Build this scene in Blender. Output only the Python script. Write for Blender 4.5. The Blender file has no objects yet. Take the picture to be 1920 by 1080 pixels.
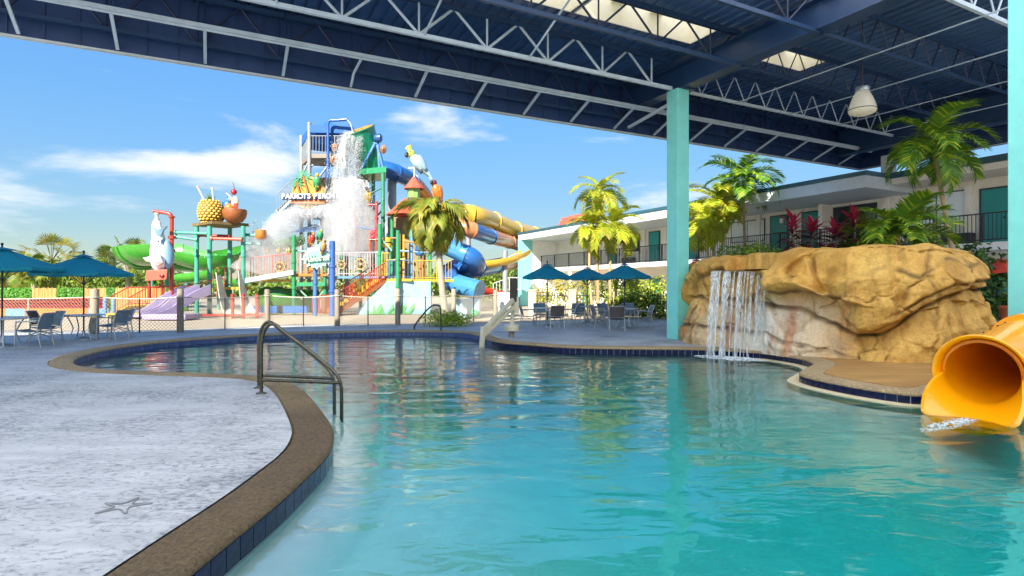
import bpy, bmesh, math, random
import numpy as np
from mathutils import Vector, Matrix, Euler
from mathutils.geometry import tessellate_polygon
R = math.radians
rnd = random.Random(7)
C = bpy.context.scene.collection
scene = bpy.context.scene

# ------------------------------------------------------------------ camera, sky, sun, exposure
cam_d = bpy.data.cameras.new('camera')
cam = bpy.data.objects.new('camera', cam_d); C.objects.link(cam)
CAM_H = 1.5
cam.location = (0, 0, CAM_H); cam.rotation_euler = (R(90), 0, 0)
cam_d.sensor_width = 36; cam_d.lens = 36 * 1080 / 1920; cam_d.clip_start = .05; cam_d.clip_end = 6000
scene.camera = cam
scene.render.resolution_x, scene.render.resolution_y = 1024, 576

SUN_EL = 35.0
SUN_DIR = Vector((-.348, -.937, 0)).normalized()            # towards the sun, on the ground
world = bpy.data.worlds.new("World"); scene.world = world; world.use_nodes = True
wn, wl = world.node_tree.nodes, world.node_tree.links
wn.clear()
wo = wn.new('ShaderNodeOutputWorld'); bg = wn.new('ShaderNodeBackground')
sky = wn.new('ShaderNodeTexSky'); sky.sky_type = 'NISHITA'; sky.sun_disc = False
sky.sun_elevation = R(SUN_EL); sky.sun_rotation = math.atan2(SUN_DIR.x, SUN_DIR.y)
sky.air_density = 1.0; sky.dust_density = .1; sky.ozone_density = 2.4
bg.inputs['Strength'].default_value = .15
# clouds: broken white banks low over the horizon, thin veils higher up
tc = wn.new('ShaderNodeTexCoord'); mp = wn.new('ShaderNodeMapping'); mp.inputs['Scale'].default_value = (1.6, 1.6, 6.5)
mp.inputs['Location'].default_value = (.35, .2, .12)
wl.new(tc.outputs['Generated'], mp.inputs['Vector'])
n1 = wn.new('ShaderNodeTexNoise'); n1.inputs['Scale'].default_value = 1.9; n1.inputs['Detail'].default_value = 9; n1.inputs['Roughness'].default_value = .58
n1.inputs['Distortion'].default_value = .25
wl.new(mp.outputs['Vector'], n1.inputs['Vector'])
sx = wn.new('ShaderNodeSeparateXYZ'); wl.new(tc.outputs['Generated'], sx.inputs[0])
el = wn.new('ShaderNodeMapRange'); el.inputs['From Min'].default_value = .02; el.inputs['From Max'].default_value = .55
el.inputs['To Min'].default_value = .035; el.inputs['To Max'].default_value = -.07
wl.new(sx.outputs['Z'], el.inputs['Value'])
def bank(az, elv, wa, we, gain):                                # one cloud bank: a soft lump of sky directions
    d = Vector((math.sin(R(az)) * math.cos(R(elv)), math.cos(R(az)) * math.cos(R(elv)), math.sin(R(elv))))
    q = wn.new('ShaderNodeMapping'); q.vector_type = 'POINT'; s_ = (1 / R(wa), 1 / R(wa), 1 / R(we)); q.inputs['Scale'].default_value = s_
    q.inputs['Location'].default_value = (-d.x * s_[0], -d.y * s_[1], -d.z * s_[2]); wl.new(tc.outputs['Generated'], q.inputs['Vector'])
    ln_ = wn.new('ShaderNodeVectorMath'); ln_.operation = 'LENGTH'; wl.new(q.outputs[0], ln_.inputs[0])
    r_ = wn.new('ShaderNodeMapRange'); r_.interpolation_type = 'SMOOTHSTEP'; r_.inputs['From Min'].default_value = 1.3; r_.inputs['From Max'].default_value = .2
    r_.inputs['To Max'].default_value = gain; wl.new(ln_.outputs['Value'], r_.inputs['Value']); return r_.outputs[0]
acc = el.outputs[0]
for bk_ in ((-31, 10.0, 11, 1.7, .17), (-25, 11.0, 6, 1.8, .10), (-4, 15.5, 9, 2.4, .11), (-42, 6.5, 14, 2.4, .14), (9, 14, 7, 1.8, .10), (60, 12, 16, 4, .2), (-90, 14, 20, 4, .2), (120, 16, 22, 5, .2), (-150, 13, 20, 4, .2)):
    a_ = wn.new('ShaderNodeMath'); a_.operation = 'ADD'; wl.new(acc, a_.inputs[0]); wl.new(bank(*bk_), a_.inputs[1]); acc = a_.outputs[0]
ad = wn.new('ShaderNodeMath'); ad.operation = 'ADD'; wl.new(n1.outputs['Fac'], ad.inputs[0]); wl.new(acc, ad.inputs[1])
cr = wn.new('ShaderNodeMapRange'); cr.interpolation_type = 'SMOOTHSTEP'
cr.inputs['From Min'].default_value = .55; cr.inputs['From Max'].default_value = .76; cr.inputs['To Max'].default_value = .85
wl.new(ad.outputs[0], cr.inputs['Value'])
mx = wn.new('ShaderNodeMix'); mx.data_type = 'RGBA'
lum = wn.new('ShaderNodeRGBToBW'); wl.new(sky.outputs[0], lum.inputs[0])
dv = wn.new('ShaderNodeMath'); dv.operation = 'MULTIPLY_ADD'; dv.inputs[1].default_value = 1.05; dv.inputs[2].default_value = 1.3; wl.new(lum.outputs[0], dv.inputs[0])
iv = wn.new('ShaderNodeMath'); iv.operation = 'DIVIDE'; iv.inputs[0].default_value = 1; wl.new(dv.outputs[0], iv.inputs[1])
sv = wn.new('ShaderNodeVectorMath'); sv.operation = 'SCALE'; wl.new(sky.outputs[0], sv.inputs[0]); wl.new(iv.outputs[0], sv.inputs['Scale'])
hsv = wn.new('ShaderNodeHueSaturation'); hsv.inputs['Saturation'].default_value = 1.25; wl.new(sv.outputs[0], hsv.inputs['Color'])
wl.new(cr.outputs[0], mx.inputs['Factor']); wl.new(hsv.outputs[0], mx.inputs['A'])
mx.inputs['B'].default_value = (1.3, 1.32, 1.36, 1)
wl.new(mx.outputs['Result'], bg.inputs['Color']); wl.new(bg.outputs[0], wo.inputs['Surface'])

sun_d = bpy.data.lights.new('sun', 'SUN'); sun = bpy.data.objects.new('sun', sun_d); C.objects.link(sun)
sun_d.energy = 2.4; sun_d.angle = R(.5); sun_d.color = (1, .94, .84)
sdir = Vector((SUN_DIR.x * math.cos(R(SUN_EL)), SUN_DIR.y * math.cos(R(SUN_EL)), math.sin(R(SUN_EL))))
sun.rotation_euler = sdir.to_track_quat('Z', 'Y').to_euler(); sun.location = sdir * 60
scene.view_settings.view_transform = 'Standard'; scene.view_settings.look = 'None'
scene.view_settings.exposure = 2.55; scene.view_settings.gamma = 1; scene.view_settings.use_curve_mapping = False
scene.cycles.use_denoising = True
scene.cycles.max_bounces = 10; scene.cycles.diffuse_bounces = 5; scene.cycles.transparent_max_bounces = 24
scene.cycles.sample_clamp_indirect = 6; scene.cycles.volume_bounces = 1

# ------------------------------------------------------------------ small geometry kit
F = 1080.0
def W(px, py, Y): return Vector(((px - 960) / F * Y, Y, CAM_H - (py - 540) / F * Y))      # a point seen at px, py at depth Y
def G(px, py, z=0.0):
    Y = (CAM_H - z) * F / (py - 540); return Vector(((px - 960) / F * Y, Y, z))
UU, VV = Vector((.8857, .4643, 0)), Vector((-.4643, .8857, 0))                              # axes of the pavilion and the hotel
def QP(q, p, z=0.0): return UU * q + VV * p + Vector((0, 0, z))
def p_at(px, q):
    k = (px - 960) / F; Y = q / (.8857 * k + .4643); return (.8857 - .4643 * k) * Y
def q_at(px, p):
    k = (px - 960) / F; Y = p / (.8857 - .4643 * k); return (.8857 * k + .4643) * Y
UVROT = math.atan2(UU.y, UU.x)

class MB:
    def __init__(s): s.v, s.f, s.m = [], [], []
    def add(s, vs, fs, m=0):
        o = len(s.v); s.v += [tuple(x) for x in vs]; s.f += [tuple(i + o for i in f) for f in fs]; s.m += [m] * len(fs); return s
    def hexa(s, p, m=0): return s.add(p, [(3, 2, 1, 0), (4, 5, 6, 7), (0, 1, 5, 4), (1, 2, 6, 5), (2, 3, 7, 6), (3, 0, 4, 7)], m)
    def box(s, c, d, rz=0.0, m=0, rot=None):
        M = rot if rot is not None else Matrix.Rotation(rz, 3, 'Z'); c = Vector(c); h = Vector(d) / 2
        return s.hexa([c + M @ Vector((a * h.x, b * h.y, e * h.z)) for e in (-1, 1) for a, b in ((-1, -1), (1, -1), (1, 1), (-1, 1))], m)
    def qbox(s, q0, q1, p0, p1, z0, z1, m=0):
        return s.hexa([QP(a, b, e) for e in (z0, z1) for a, b in ((q0, p0), (q1, p0), (q1, p1), (q0, p1))], m)
    def bar(s, a, b, w, h=None, m=0):
        a, b = Vector(a), Vector(b); h = h or w; t = (b - a).normalized()
        sd = t.cross(Vector((0, 0, 1)))
        sd = sd.normalized() if sd.length > 1e-3 else Vector((1, 0, 0)); up = sd.cross(t)
        return s.hexa([p + sd * (x * w / 2) + up * (y * h / 2) for p in (a, b) for x, y in ((-1, -1), (1, -1), (1, 1), (-1, 1))], m)
    def tube(s, path, r, n=8, m=0, caps=True, flat=1.0, closed=False):
        P = [Vector(p) for p in path]; k = len(P); rs = r if hasattr(r, '__len__') else [r] * k
        T = []
        for i in range(k):
            a, b = (P[i - 1], P[(i + 1) % k]) if closed else (P[max(i - 1, 0)], P[min(i + 1, k - 1)])
            T.append((b - a).normalized())
        N = T[0].orthogonal().normalized()
        if abs(T[0].z) < .9: N = T[0].cross(Vector((0, 0, 1))).normalized()
        vs = []
        for i in range(k):
            N = (N - T[i] * N.dot(T[i])); N = N.normalized() if N.length > 1e-6 else T[i].orthogonal().normalized()
            B = T[i].cross(N)
            for j in range(n):
                a = 2 * math.pi * j / n; vs.append(P[i] + (N * math.cos(a) + B * (math.sin(a) * flat)) * rs[i])
        fs = []
        for i in range(k if closed else k - 1):
            for j in range(n):
                a, b = i * n + j, i * n + (j + 1) % n; c, d = ((i + 1) % k) * n + (j + 1) % n, ((i + 1) % k) * n + j
                fs.append((a, b, c, d))
        if caps and not closed: fs += [tuple(range(n))[::-1], tuple((k - 1) * n + j for j in range(n))]
        return s.add(vs, fs, m)
    def cyl(s, a, b, r, r2=None, n=12, m=0): return s.tube([a, b], [r, r if r2 is None else r2], n, m)
    def lathe(s, prof, c=(0, 0, 0), n=20, m=0, M=None, cap=True):
        c = Vector(c); M = M or Matrix.Identity(3)
        vs = [c + M @ Vector((r * math.cos(2 * math.pi * j / n), r * math.sin(2 * math.pi * j / n), z)) for r, z in prof for j in range(n)]
        fs = [(i * n + j, i * n + (j + 1) % n, (i + 1) * n + (j + 1) % n, (i + 1) * n + j) for i in range(len(prof) - 1) for j in range(n)]
        if cap: fs += [tuple(range(n))[::-1], tuple((len(prof) - 1) * n + j for j in range(n))]
        return s.add(vs, fs, m)
    def ell(s, c, r, M=None, nu=14, nv=8, m=0):
        c = Vector(c); M = M or Matrix.Identity(3); r = (r, r, r) if not hasattr(r, '__len__') else r
        vs = [c + M @ Vector((0, 0, -r[2]))]
        for i in range(1, nv):
            t = -math.pi / 2 + math.pi * i / nv
            vs += [c + M @ Vector((r[0] * math.cos(t) * math.cos(2 * math.pi * j / nu), r[1] * math.cos(t) * math.sin(2 * math.pi * j / nu), r[2] * math.sin(t))) for j in range(nu)]
        vs.append(c + M @ Vector((0, 0, r[2])))
        fs = [(0, 1 + (j + 1) % nu, 1 + j) for j in range(nu)]
        for i in range(nv - 2):
            o = 1 + i * nu
            fs += [(o + j, o + (j + 1) % nu, o + nu + (j + 1) % nu, o + nu + j) for j in range(nu)]
        o = 1 + (nv - 2) * nu; t = len(vs) - 1
        fs += [(o + j, o + (j + 1) % nu, t) for j in range(nu)]
        return s.add(vs, fs, m)
    def prism(s, poly, z0, z1, m=0, M=None):
        n = len(poly); g = [Vector((x, y, z0)) for x, y in poly] + [Vector((x, y, z1)) for x, y in poly]
        if M: g = [M @ x for x in g]
        tri = tessellate_polygon([[Vector((x, y, 0)) for x, y in poly]])
        fs = [tuple(t) for t in tri] + [tuple(i + n for i in t) for t in tri] + [(i, (i + 1) % n, n + (i + 1) % n, n + i) for i in range(n)]
        return s.add(g, fs, m)
    def build(s, name, mat, parent=None, smooth=None, bevel=0.0, fix=True, loc=None):
        me = bpy.data.meshes.new(name); me.from_pydata(s.v, [], s.f)
        for k in (mat if isinstance(mat, (list, tuple)) else [mat]): me.materials.append(k)
        if any(s.m): me.polygons.foreach_set('material_index', s.m)
        if fix:
            bm = bmesh.new(); bm.from_mesh(me); bmesh.ops.recalc_face_normals(bm, faces=bm.faces); bm.to_mesh(me); bm.free()
        if smooth is not None:
            me.polygons.foreach_set('use_smooth', [True] * len(me.polygons))
            if smooth < 180: me.set_sharp_from_angle(angle=R(smooth))
        me.update()
        return link(name, me, parent, bevel, loc)

def link(name, me, parent=None, bevel=0.0, loc=None):
    o = bpy.data.objects.new(name, me); C.objects.link(o)
    if bevel:
        b = o.modifiers.new('bevel', 'BEVEL'); b.width = bevel; b.segments = 2; b.limit_method = 'ANGLE'
    if loc is not None: o.location = loc
    if parent is not None:
        o.parent = parent; o.matrix_parent_inverse = Matrix.Translation(-Vector(parent.get('_at', (0, 0, 0))))
    return o
def tag(o, label=None, cat=None, group=None, kind=None):
    if label: o['label'] = label
    if cat: o['category'] = cat
    if group: o['group'] = group
    if kind: o['kind'] = kind
    return o
def thing(name, label, cat, at=(0, 0, 0), group=None):
    o = bpy.data.objects.new(name, None); C.objects.link(o); o.location = at; o['_at'] = tuple(at); o.empty_display_size = .2
    return tag(o, label, cat, group)
def dup(root, loc, rz=0.0, label=None, group=None, sc=1.0):
    r = root.copy(); C.objects.link(r); r.location = loc; r.rotation_euler = (0, 0, rz); r.scale = (sc, sc, sc)
    if label: r['label'] = label
    if group: r['group'] = group
    for ch in list(root.children):
        c = ch.copy(); C.objects.link(c); c.parent = r
        for g in list(ch.children):
            d = g.copy(); C.objects.link(d); d.parent = c
    return r
def piece(name, src, parent, M):
    o = bpy.data.objects.new(name, src); C.objects.link(o); o.parent = parent
    o.matrix_parent_inverse = Matrix.Translation(-Vector(parent.get('_at', (0, 0, 0)))); o.matrix_basis = M
    return o
def strut_mesh(name, mat, n=6, r=1.0):
    m = MB(); m.tube([(0, 0, 0), (0, 0, 1)], r, n); o = m.build(name, mat, smooth=40); me = o.data; bpy.data.objects.remove(o); return me
def strut_m(a, b, r):
    a, b = Vector(a), Vector(b); d = b - a
    return Matrix.Translation(a) @ d.to_track_quat('Z', 'Y').to_matrix().to_4x4() @ Matrix.Diagonal((r, r, d.length, 1))
def catmull(P, sub=8, closed=False):
    P = [Vector(p) for p in P]; n = len(P); out = []
    for i in range(n if closed else n - 1):
        if closed: a, b, c, d = P[i - 1], P[i], P[(i + 1) % n], P[(i + 2) % n]
        else: a, b, c, d = P[max(i - 1, 0)], P[i], P[i + 1], P[min(i + 2, n - 1)]
        for k in range(sub):
            t = k / sub
            out.append(.5 * (2 * b + (c - a) * t + (2 * a - 5 * b + 4 * c - d) * t * t + (3 * b - a - 3 * c + d) * t ** 3))
    if not closed: out.append(P[-1])
    return out

# ------------------------------------------------------------------ materials
def lin(h):
    h = h.lstrip('#'); v = [int(h[i:i + 2], 16) / 255 for i in (0, 2, 4)]
    return tuple(x / 12.92 if x <= .04045 else ((x + .055) / 1.055) ** 2.4 for x in v)
MATS = {}
def pm(name, col, rough=.5, var=.12, scale=4.0, metal=0.0, bump=0.0, bscale=None, spec=.5, coat=0.0, stretch=None, col2=None, trans=0.0, detail=5, dirt=0.0, coord='Object'):
    """Painted or natural surface: base colour broken up by noise, optional relief, dirt streaks and leaf translucency."""
    if name in MATS: return MATS[name]
    col = lin(col) if isinstance(col, str) else col
    m = bpy.data.materials.new(name); m.use_nodes = True; nt = m.node_tree; N, L = nt.nodes, nt.links
    b = N['Principled BSDF']; b.inputs['Metallic'].default_value = metal
    b.inputs['Specular IOR Level'].default_value = spec; b.inputs['Coat Weight'].default_value = coat; b.inputs['Coat Roughness'].default_value = .08
    t = N.new('ShaderNodeTexCoord'); vec = t.outputs[coord]
    if stretch:
        q = N.new('ShaderNodeMapping'); q.inputs['Scale'].default_value = stretch; L.new(vec, q.inputs['Vector']); vec = q.outputs[0]
    oi = N.new('ShaderNodeObjectInfo')
    no = N.new('ShaderNodeTexNoise'); no.inputs['Scale'].default_value = scale; no.inputs['Detail'].default_value = detail; no.inputs['Roughness'].default_value = .62
    L.new(vec, no.inputs['Vector'])
    mr = N.new('ShaderNodeMapRange'); mr.inputs['From Min'].default_value = .3; mr.inputs['From Max'].default_value = .7
    L.new(no.outputs['Fac'], mr.inputs['Value'])
    mx = N.new('ShaderNodeMix'); mx.data_type = 'RGBA'; L.new(mr.outputs[0], mx.inputs['Factor'])
    c2 = (lin(col2) if isinstance(col2, str) else col2) if col2 else tuple(min(1, x * (1 + var)) for x in col)
    c1 = col if col2 else tuple(x * (1 - var) for x in col)
    mx.inputs['A'].default_value = (*c1, 1); mx.inputs['B'].default_value = (*c2, 1)
    out = mx.outputs['Result']
    hs = N.new('ShaderNodeHueSaturation'); rv = N.new('ShaderNodeMapRange'); rv.inputs['To Min'].default_value = 1 - var * .6; rv.inputs['To Max'].default_value = 1 + var * .6
    L.new(oi.outputs['Random'], rv.inputs['Value']); L.new(rv.outputs[0], hs.inputs['Value']); L.new(out, hs.inputs['Color']); out = hs.outputs['Color']
    if dirt:
        dn = N.new('ShaderNodeTexNoise'); dn.inputs['Scale'].default_value = 1.3; dn.inputs['Detail'].default_value = 8; dn.inputs['Roughness'].default_value = .7
        L.new(t.outputs[coord], dn.inputs['Vector'])
        dr = N.new('ShaderNodeMapRange'); dr.inputs['From Min'].default_value = .5; dr.inputs['From Max'].default_value = .75; dr.inputs['To Max'].default_value = dirt
        L.new(dn.outputs['Fac'], dr.inputs['Value'])
        d2 = N.new('ShaderNodeMix'); d2.data_type = 'RGBA'; L.new(dr.outputs[0], d2.inputs['Factor']); L.new(out, d2.inputs['A'])
        d2.inputs['B'].default_value = (*[x * .35 + .02 for x in col], 1); out = d2.outputs['Result']
    L.new(out, b.inputs['Base Color'])
    rr = N.new('ShaderNodeMapRange'); rr.inputs['To Min'].default_value = max(.02, rough - .12); rr.inputs['To Max'].default_value = min(1, rough + .12)
    L.new(no.outputs['Fac'], rr.inputs['Value']); L.new(rr.outputs[0], b.inputs['Roughness'])
    if bump:
        bn = N.new('ShaderNodeTexNoise'); bn.inputs['Scale'].default_value = bscale or scale * 3; bn.inputs['Detail'].default_value = 6
        L.new(vec, bn.inputs['Vector'])
        bp = N.new('ShaderNodeBump'); bp.inputs['Strength'].default_value = min(1, bump); bp.inputs['Distance'].default_value = .03
        L.new(bn.outputs['Fac'], bp.inputs['Height']); L.new(bp.outputs[0], b.inputs['Normal'])
    if trans:
        tr = N.new('ShaderNodeBsdfTranslucent'); L.new(out, tr.inputs['Color']); ms = N.new('ShaderNodeMixShader'); ms.inputs['Fac'].default_value = trans
        L.new(b.outputs[0], ms.inputs[1]); L.new(tr.outputs[0], ms.inputs[2]); L.new(ms.outputs[0], N['Material Output'].inputs['Surface'])
    MATS[name] = m
    return m
def paint(hexc, rough=.35, coat=.2): return pm('paint_' + hexc.strip('#'), tuple(x * .62 for x in lin(hexc)), rough, .1, 2.5, coat=coat, dirt=.22)
def alpha_mix(name, col, lo, hi, scale, stretch, rough=.3, trans=.4, amin=0.0, amax=.9, emit=None):
    """Broken water: white body showing through a noise cut."""
    m = bpy.data.materials.new(name); m.use_nodes = True; N, L = m.node_tree.nodes, m.node_tree.links
    b = N['Principled BSDF']; b.inputs['Base Color'].default_value = (*col, 1); b.inputs['Roughness'].default_value = rough
    tr = N.new('ShaderNodeBsdfTranslucent'); tr.inputs['Color'].default_value = (*col, 1)
    m1 = N.new('ShaderNodeMixShader'); m1.inputs['Fac'].default_value = trans; L.new(b.outputs[0], m1.inputs[1]); L.new(tr.outputs[0], m1.inputs[2])
    tp = N.new('ShaderNodeBsdfTransparent'); m2 = N.new('ShaderNodeMixShader')
    t = N.new('ShaderNodeTexCoord'); q = N.new('ShaderNodeMapping'); q.inputs['Scale'].default_value = stretch; L.new(t.outputs['Object'], q.inputs['Vector'])
    no = N.new('ShaderNodeTexNoise'); no.inputs['Scale'].default_value = scale; no.inputs['Detail'].default_value = 6; L.new(q.outputs[0], no.inputs['Vector'])
    mr = N.new('ShaderNodeMapRange'); mr.inputs['From Min'].default_value = lo; mr.inputs['From Max'].default_value = hi
    mr.inputs['To Min'].default_value = amin; mr.inputs['To Max'].default_value = amax; L.new(no.outputs['Fac'], mr.inputs['Value'])
    L.new(mr.outputs[0], m2.inputs['Fac']); L.new(tp.outputs[0], m2.inputs[1]); L.new(m1.outputs[0], m2.inputs[2])
    L.new(m2.outputs[0], N['Material Output'].inputs['Surface']); return m

TEAL = pm('aqua_column_paint', '#7fd6cd', .45, .06, 3, dirt=.06)
NAVY = pm('navy_steel_paint', '#213c5e', .4, .15, 2)
STEEL_LIGHT = pm('sky_lit_steel_paint', '#b9c7d2', .4, .12, 3)
STEEL_DARK = pm('dark_steel', '#20262b', .4, .1, 4)
ALU = pm('brushed_aluminium', '#aab0b2', .35, .08, 6, metal=.7)
WHITE = pm('white_paint', '#efeee9', .55, .05, 2, dirt=.1)
CREAM = pm('cream_stucco', '#ebe6dc', .8, .06, 3, bump=.15, bscale=60, dirt=.12)
CONC = pm('pale_concrete', '#b7b1a4', .85, .12, 3, bump=.2, bscale=30)
WOOD = pm('weathered_post_wood', '#8a7d6b', .8, .25, 3, bump=.4, bscale=12, stretch=(6, 6, .7))
# ------------------------------------------------------------------ setting: pool outline (metres, seen from above), ground, deck, coping, tiles, water
POOL = [(-1.95, -4), (-1.88, -1), (-1.80, 1.2), (-1.75, 2.3), (-1.735, 3.0), (-1.71, 3.53), (-1.68, 4.04), (-1.676, 4.63), (-1.705, 5.29), (-1.825, 5.85), (-2.05, 6.45), (-2.73, 7.83),
        (-3.25, 8.75), (-3.75, 9.42), (-4.35, 9.86), (-5.2, 10.12), (-6.1, 10.3), (-6.95, 10.48), (-7.7, 10.75), (-8.5, 11.25), (-9.15, 12.0), (-9.6, 12.8), (-9.85, 13.5), (-10.05, 14.7),
        (-9.75, 16.5), (-8.25, 18.55), (-6.5, 19.6), (-4.1, 20.25), (-1.95, 19.95), (-1.15, 18.7), (-.75, 17.2), (-.24, 16.1), (.6, 15.4), (1.5, 14.8), (3.0, 14.5), (3.86, 14.45), (4.77, 14.3),
        (5.6, 13.85), (6.0, 13.35), (6.2, 12.7), (6.22, 12.1), (6.0, 11.45), (5.5, 10.8), (5.12, 10.25), (5.06, 9.85), (5.12, 9.45), (5.27, 8.95), (5.5, 8.5), (5.78, 8.22), (6.2, 8.3), (6.9, 8.75), (7.6, 8.7), (8.05, 7.9), (8.2, 6),
        (8.4, 3.5), (8.6, 0), (8.6, -4)]
def resample(pts, step):
    P = [np.array(p[:2], float) for p in pts]; P.append(P[0]); d = [0.0]
    for a, b in zip(P, P[1:]): d.append(d[-1] + np.linalg.norm(b - a))
    n = int(d[-1] / step); s = np.linspace(0, d[-1], n, endpoint=False); A = np.array(P)
    return np.stack([np.interp(s, d, A[:, k]) for k in (0, 1)], 1)
def catp(p): return catmull([(x, y, 0) for x, y in p], 10, True)
RIM = resample(catp(POOL), .08)                                   # pool-side edge of the coping
_t = np.roll(RIM, -1, 0) - np.roll(RIM, 1, 0); _t /= np.linalg.norm(_t, axis=1)[:, None]
NRM = np.stack([_t[:, 1], -_t[:, 0]], 1)                          # the outline is clockwise seen from above: this points into the pool
area = .5 * np.sum(RIM[:, 0] * np.roll(RIM[:, 1], -1) - np.roll(RIM[:, 0], -1) * RIM[:, 1])
if area > 0: NRM = -NRM
def offs(d):
    Q = RIM - NRM * d; out = []
    D = np.sqrt(((Q[:, None, :] - RIM[None, :, :]) ** 2).sum(2)).min(1)
    keep = Q[D > abs(d) * .985]
    return keep
WATER_Z = -.172
COPE_W = .40
OUT = offs(COPE_W)

deck_m = pm('stamped_deck', '#a9a9a8', .6, .18, 2.2, bump=.4, bscale=9, stretch=(.55, 1.9, 1), detail=9)
def deck_detail(m):
    N, L = m.node_tree.nodes, m.node_tree.links; b = N['Principled BSDF']; src = b.inputs['Base Color'].links[0].from_socket
    t = N.new('ShaderNodeTexCoord'); q = N.new('ShaderNodeMapping'); q.inputs['Scale'].default_value = (1.1, 2.1, 1); L.new(t.outputs['Object'], q.inputs['Vector'])
    no = N.new('ShaderNodeTexNoise'); no.inputs['Scale'].default_value = 11; no.inputs['Detail'].default_value = 10; no.inputs['Roughness'].default_value = .76; no.inputs['Distortion'].default_value = .9
    L.new(q.outputs[0], no.inputs['Vector'])
    big = N.new('ShaderNodeTexNoise'); big.inputs['Scale'].default_value = .8; big.inputs['Detail'].default_value = 4; L.new(t.outputs['Object'], big.inputs['Vector'])
    ad = N.new('ShaderNodeMath'); ad.operation = 'MULTIPLY_ADD'; ad.inputs[1].default_value = .45; L.new(big.outputs['Fac'], ad.inputs[0]); L.new(no.outputs['Fac'], ad.inputs[2])
    mr = N.new('ShaderNodeMapRange'); mr.inputs['From Min'].default_value = .72; mr.inputs['From Max'].default_value = .90; mr.inputs['To Max'].default_value = .95; L.new(ad.outputs[0], mr.inputs['Value'])
    mx = N.new('ShaderNodeMix'); mx.data_type = 'RGBA'; L.new(mr.outputs[0], mx.inputs['Factor']); L.new(src, mx.inputs['A']); mx.inputs['B'].default_value = (*lin('#4e565f'), 1)
    L.new(mx.outputs['Result'], b.inputs['Base Color'])
    bp = [n for n in N if n.type == 'BUMP'][0]; hm = N.new('ShaderNodeMath'); hm.operation = 'SUBTRACT'
    old = bp.inputs['Height'].links[0].from_socket; L.new(old, hm.inputs[0]); L.new(mr.outputs[0], hm.inputs[1]); L.new(hm.outputs[0], bp.inputs['Height']); bp.inputs['Distance'].default_value = .02
deck_detail(deck_m)
sand_m = pm('play_area_concrete', '#a1927a', .85, .12, 1.2, bump=.25, bscale=14, detail=8, dirt=.15)
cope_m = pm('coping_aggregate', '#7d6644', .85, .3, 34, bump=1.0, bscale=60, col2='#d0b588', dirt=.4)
def near_edge_shade(m):                                           # same stone all round; the darker brown at the near left is painted shade
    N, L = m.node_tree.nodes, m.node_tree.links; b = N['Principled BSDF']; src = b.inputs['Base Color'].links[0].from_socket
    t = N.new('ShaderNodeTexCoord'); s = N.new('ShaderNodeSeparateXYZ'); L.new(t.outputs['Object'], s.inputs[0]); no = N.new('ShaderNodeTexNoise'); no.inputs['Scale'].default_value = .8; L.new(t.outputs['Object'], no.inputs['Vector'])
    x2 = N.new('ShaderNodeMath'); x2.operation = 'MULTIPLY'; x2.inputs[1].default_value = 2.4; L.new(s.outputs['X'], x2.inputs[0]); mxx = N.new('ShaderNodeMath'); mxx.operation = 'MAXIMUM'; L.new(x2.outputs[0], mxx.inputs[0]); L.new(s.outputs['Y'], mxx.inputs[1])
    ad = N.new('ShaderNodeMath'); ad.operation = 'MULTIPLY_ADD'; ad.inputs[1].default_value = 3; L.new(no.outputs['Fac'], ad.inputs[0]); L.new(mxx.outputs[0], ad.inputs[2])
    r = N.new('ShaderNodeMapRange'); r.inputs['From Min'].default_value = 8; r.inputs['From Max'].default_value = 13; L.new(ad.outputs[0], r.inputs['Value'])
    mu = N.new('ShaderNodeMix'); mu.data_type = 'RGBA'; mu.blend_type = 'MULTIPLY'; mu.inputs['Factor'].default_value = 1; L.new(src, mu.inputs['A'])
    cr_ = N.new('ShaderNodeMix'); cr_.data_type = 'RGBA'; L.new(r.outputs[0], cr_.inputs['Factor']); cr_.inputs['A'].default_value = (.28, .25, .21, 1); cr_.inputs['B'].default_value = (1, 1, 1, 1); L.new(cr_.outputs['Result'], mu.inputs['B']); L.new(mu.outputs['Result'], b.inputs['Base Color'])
near_edge_shade(cope_m)
grout_m = pm('pool_grout', '#b8c0c4', .7, .1, 8)
tile_m = pm('navy_glazed_tile', '#11163a', .2, .35, 12, spec=.35, bump=.1, bscale=20)
plaster_m = pm('pool_plaster', '#e2ebe8', .7, .06, 3)
ledge_m = pm('ledge_stone', '#cdbd98', .7, .1, 8, bump=.2, bscale=30)

def sheet(name, outer, holes, z, mat):
    polys = [[Vector((x, y, 0)) for x, y in outer]] + [[Vector((x, y, 0)) for x, y in h] for h in holes]
    flat = [p for q in polys for p in q]; tri = tessellate_polygon(polys)
    me = bpy.data.meshes.new(name); me.from_pydata([(p.x, p.y, z) for p in flat], [], [tuple(t) for t in tri]); me.materials.append(mat)
    bm = bmesh.new(); bm.from_mesh(me)
    for f in bm.faces:
        f.normal_update()
        if f.normal.z < 0: f.normal_flip()
    bm.to_mesh(me); bm.free()
    return tag(link(name, me), kind='structure')
DECK = [(-60, -14), (40, -14), (40, 24), (24, 30), (8, 29), (3.2, 27.2), (.9, 25.0), (-1.2, 24.1), (-4, 23.9), (-8, 23.9), (-10.4, 22.2), (-12.3, 20.2), (-15, 20.0), (-20, 19.9), (-60, 20)]
OUT2 = resample([tuple(p) for p in OUT], .16)
sheet('ground', [(-2500, -600), (2500, -600), (2500, 3000), (-2500, 3000)], [DECK], -.02, sand_m)
deck = sheet('pool_deck', DECK, [[tuple(p) for p in OUT2]], 0.0, deck_m)
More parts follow.
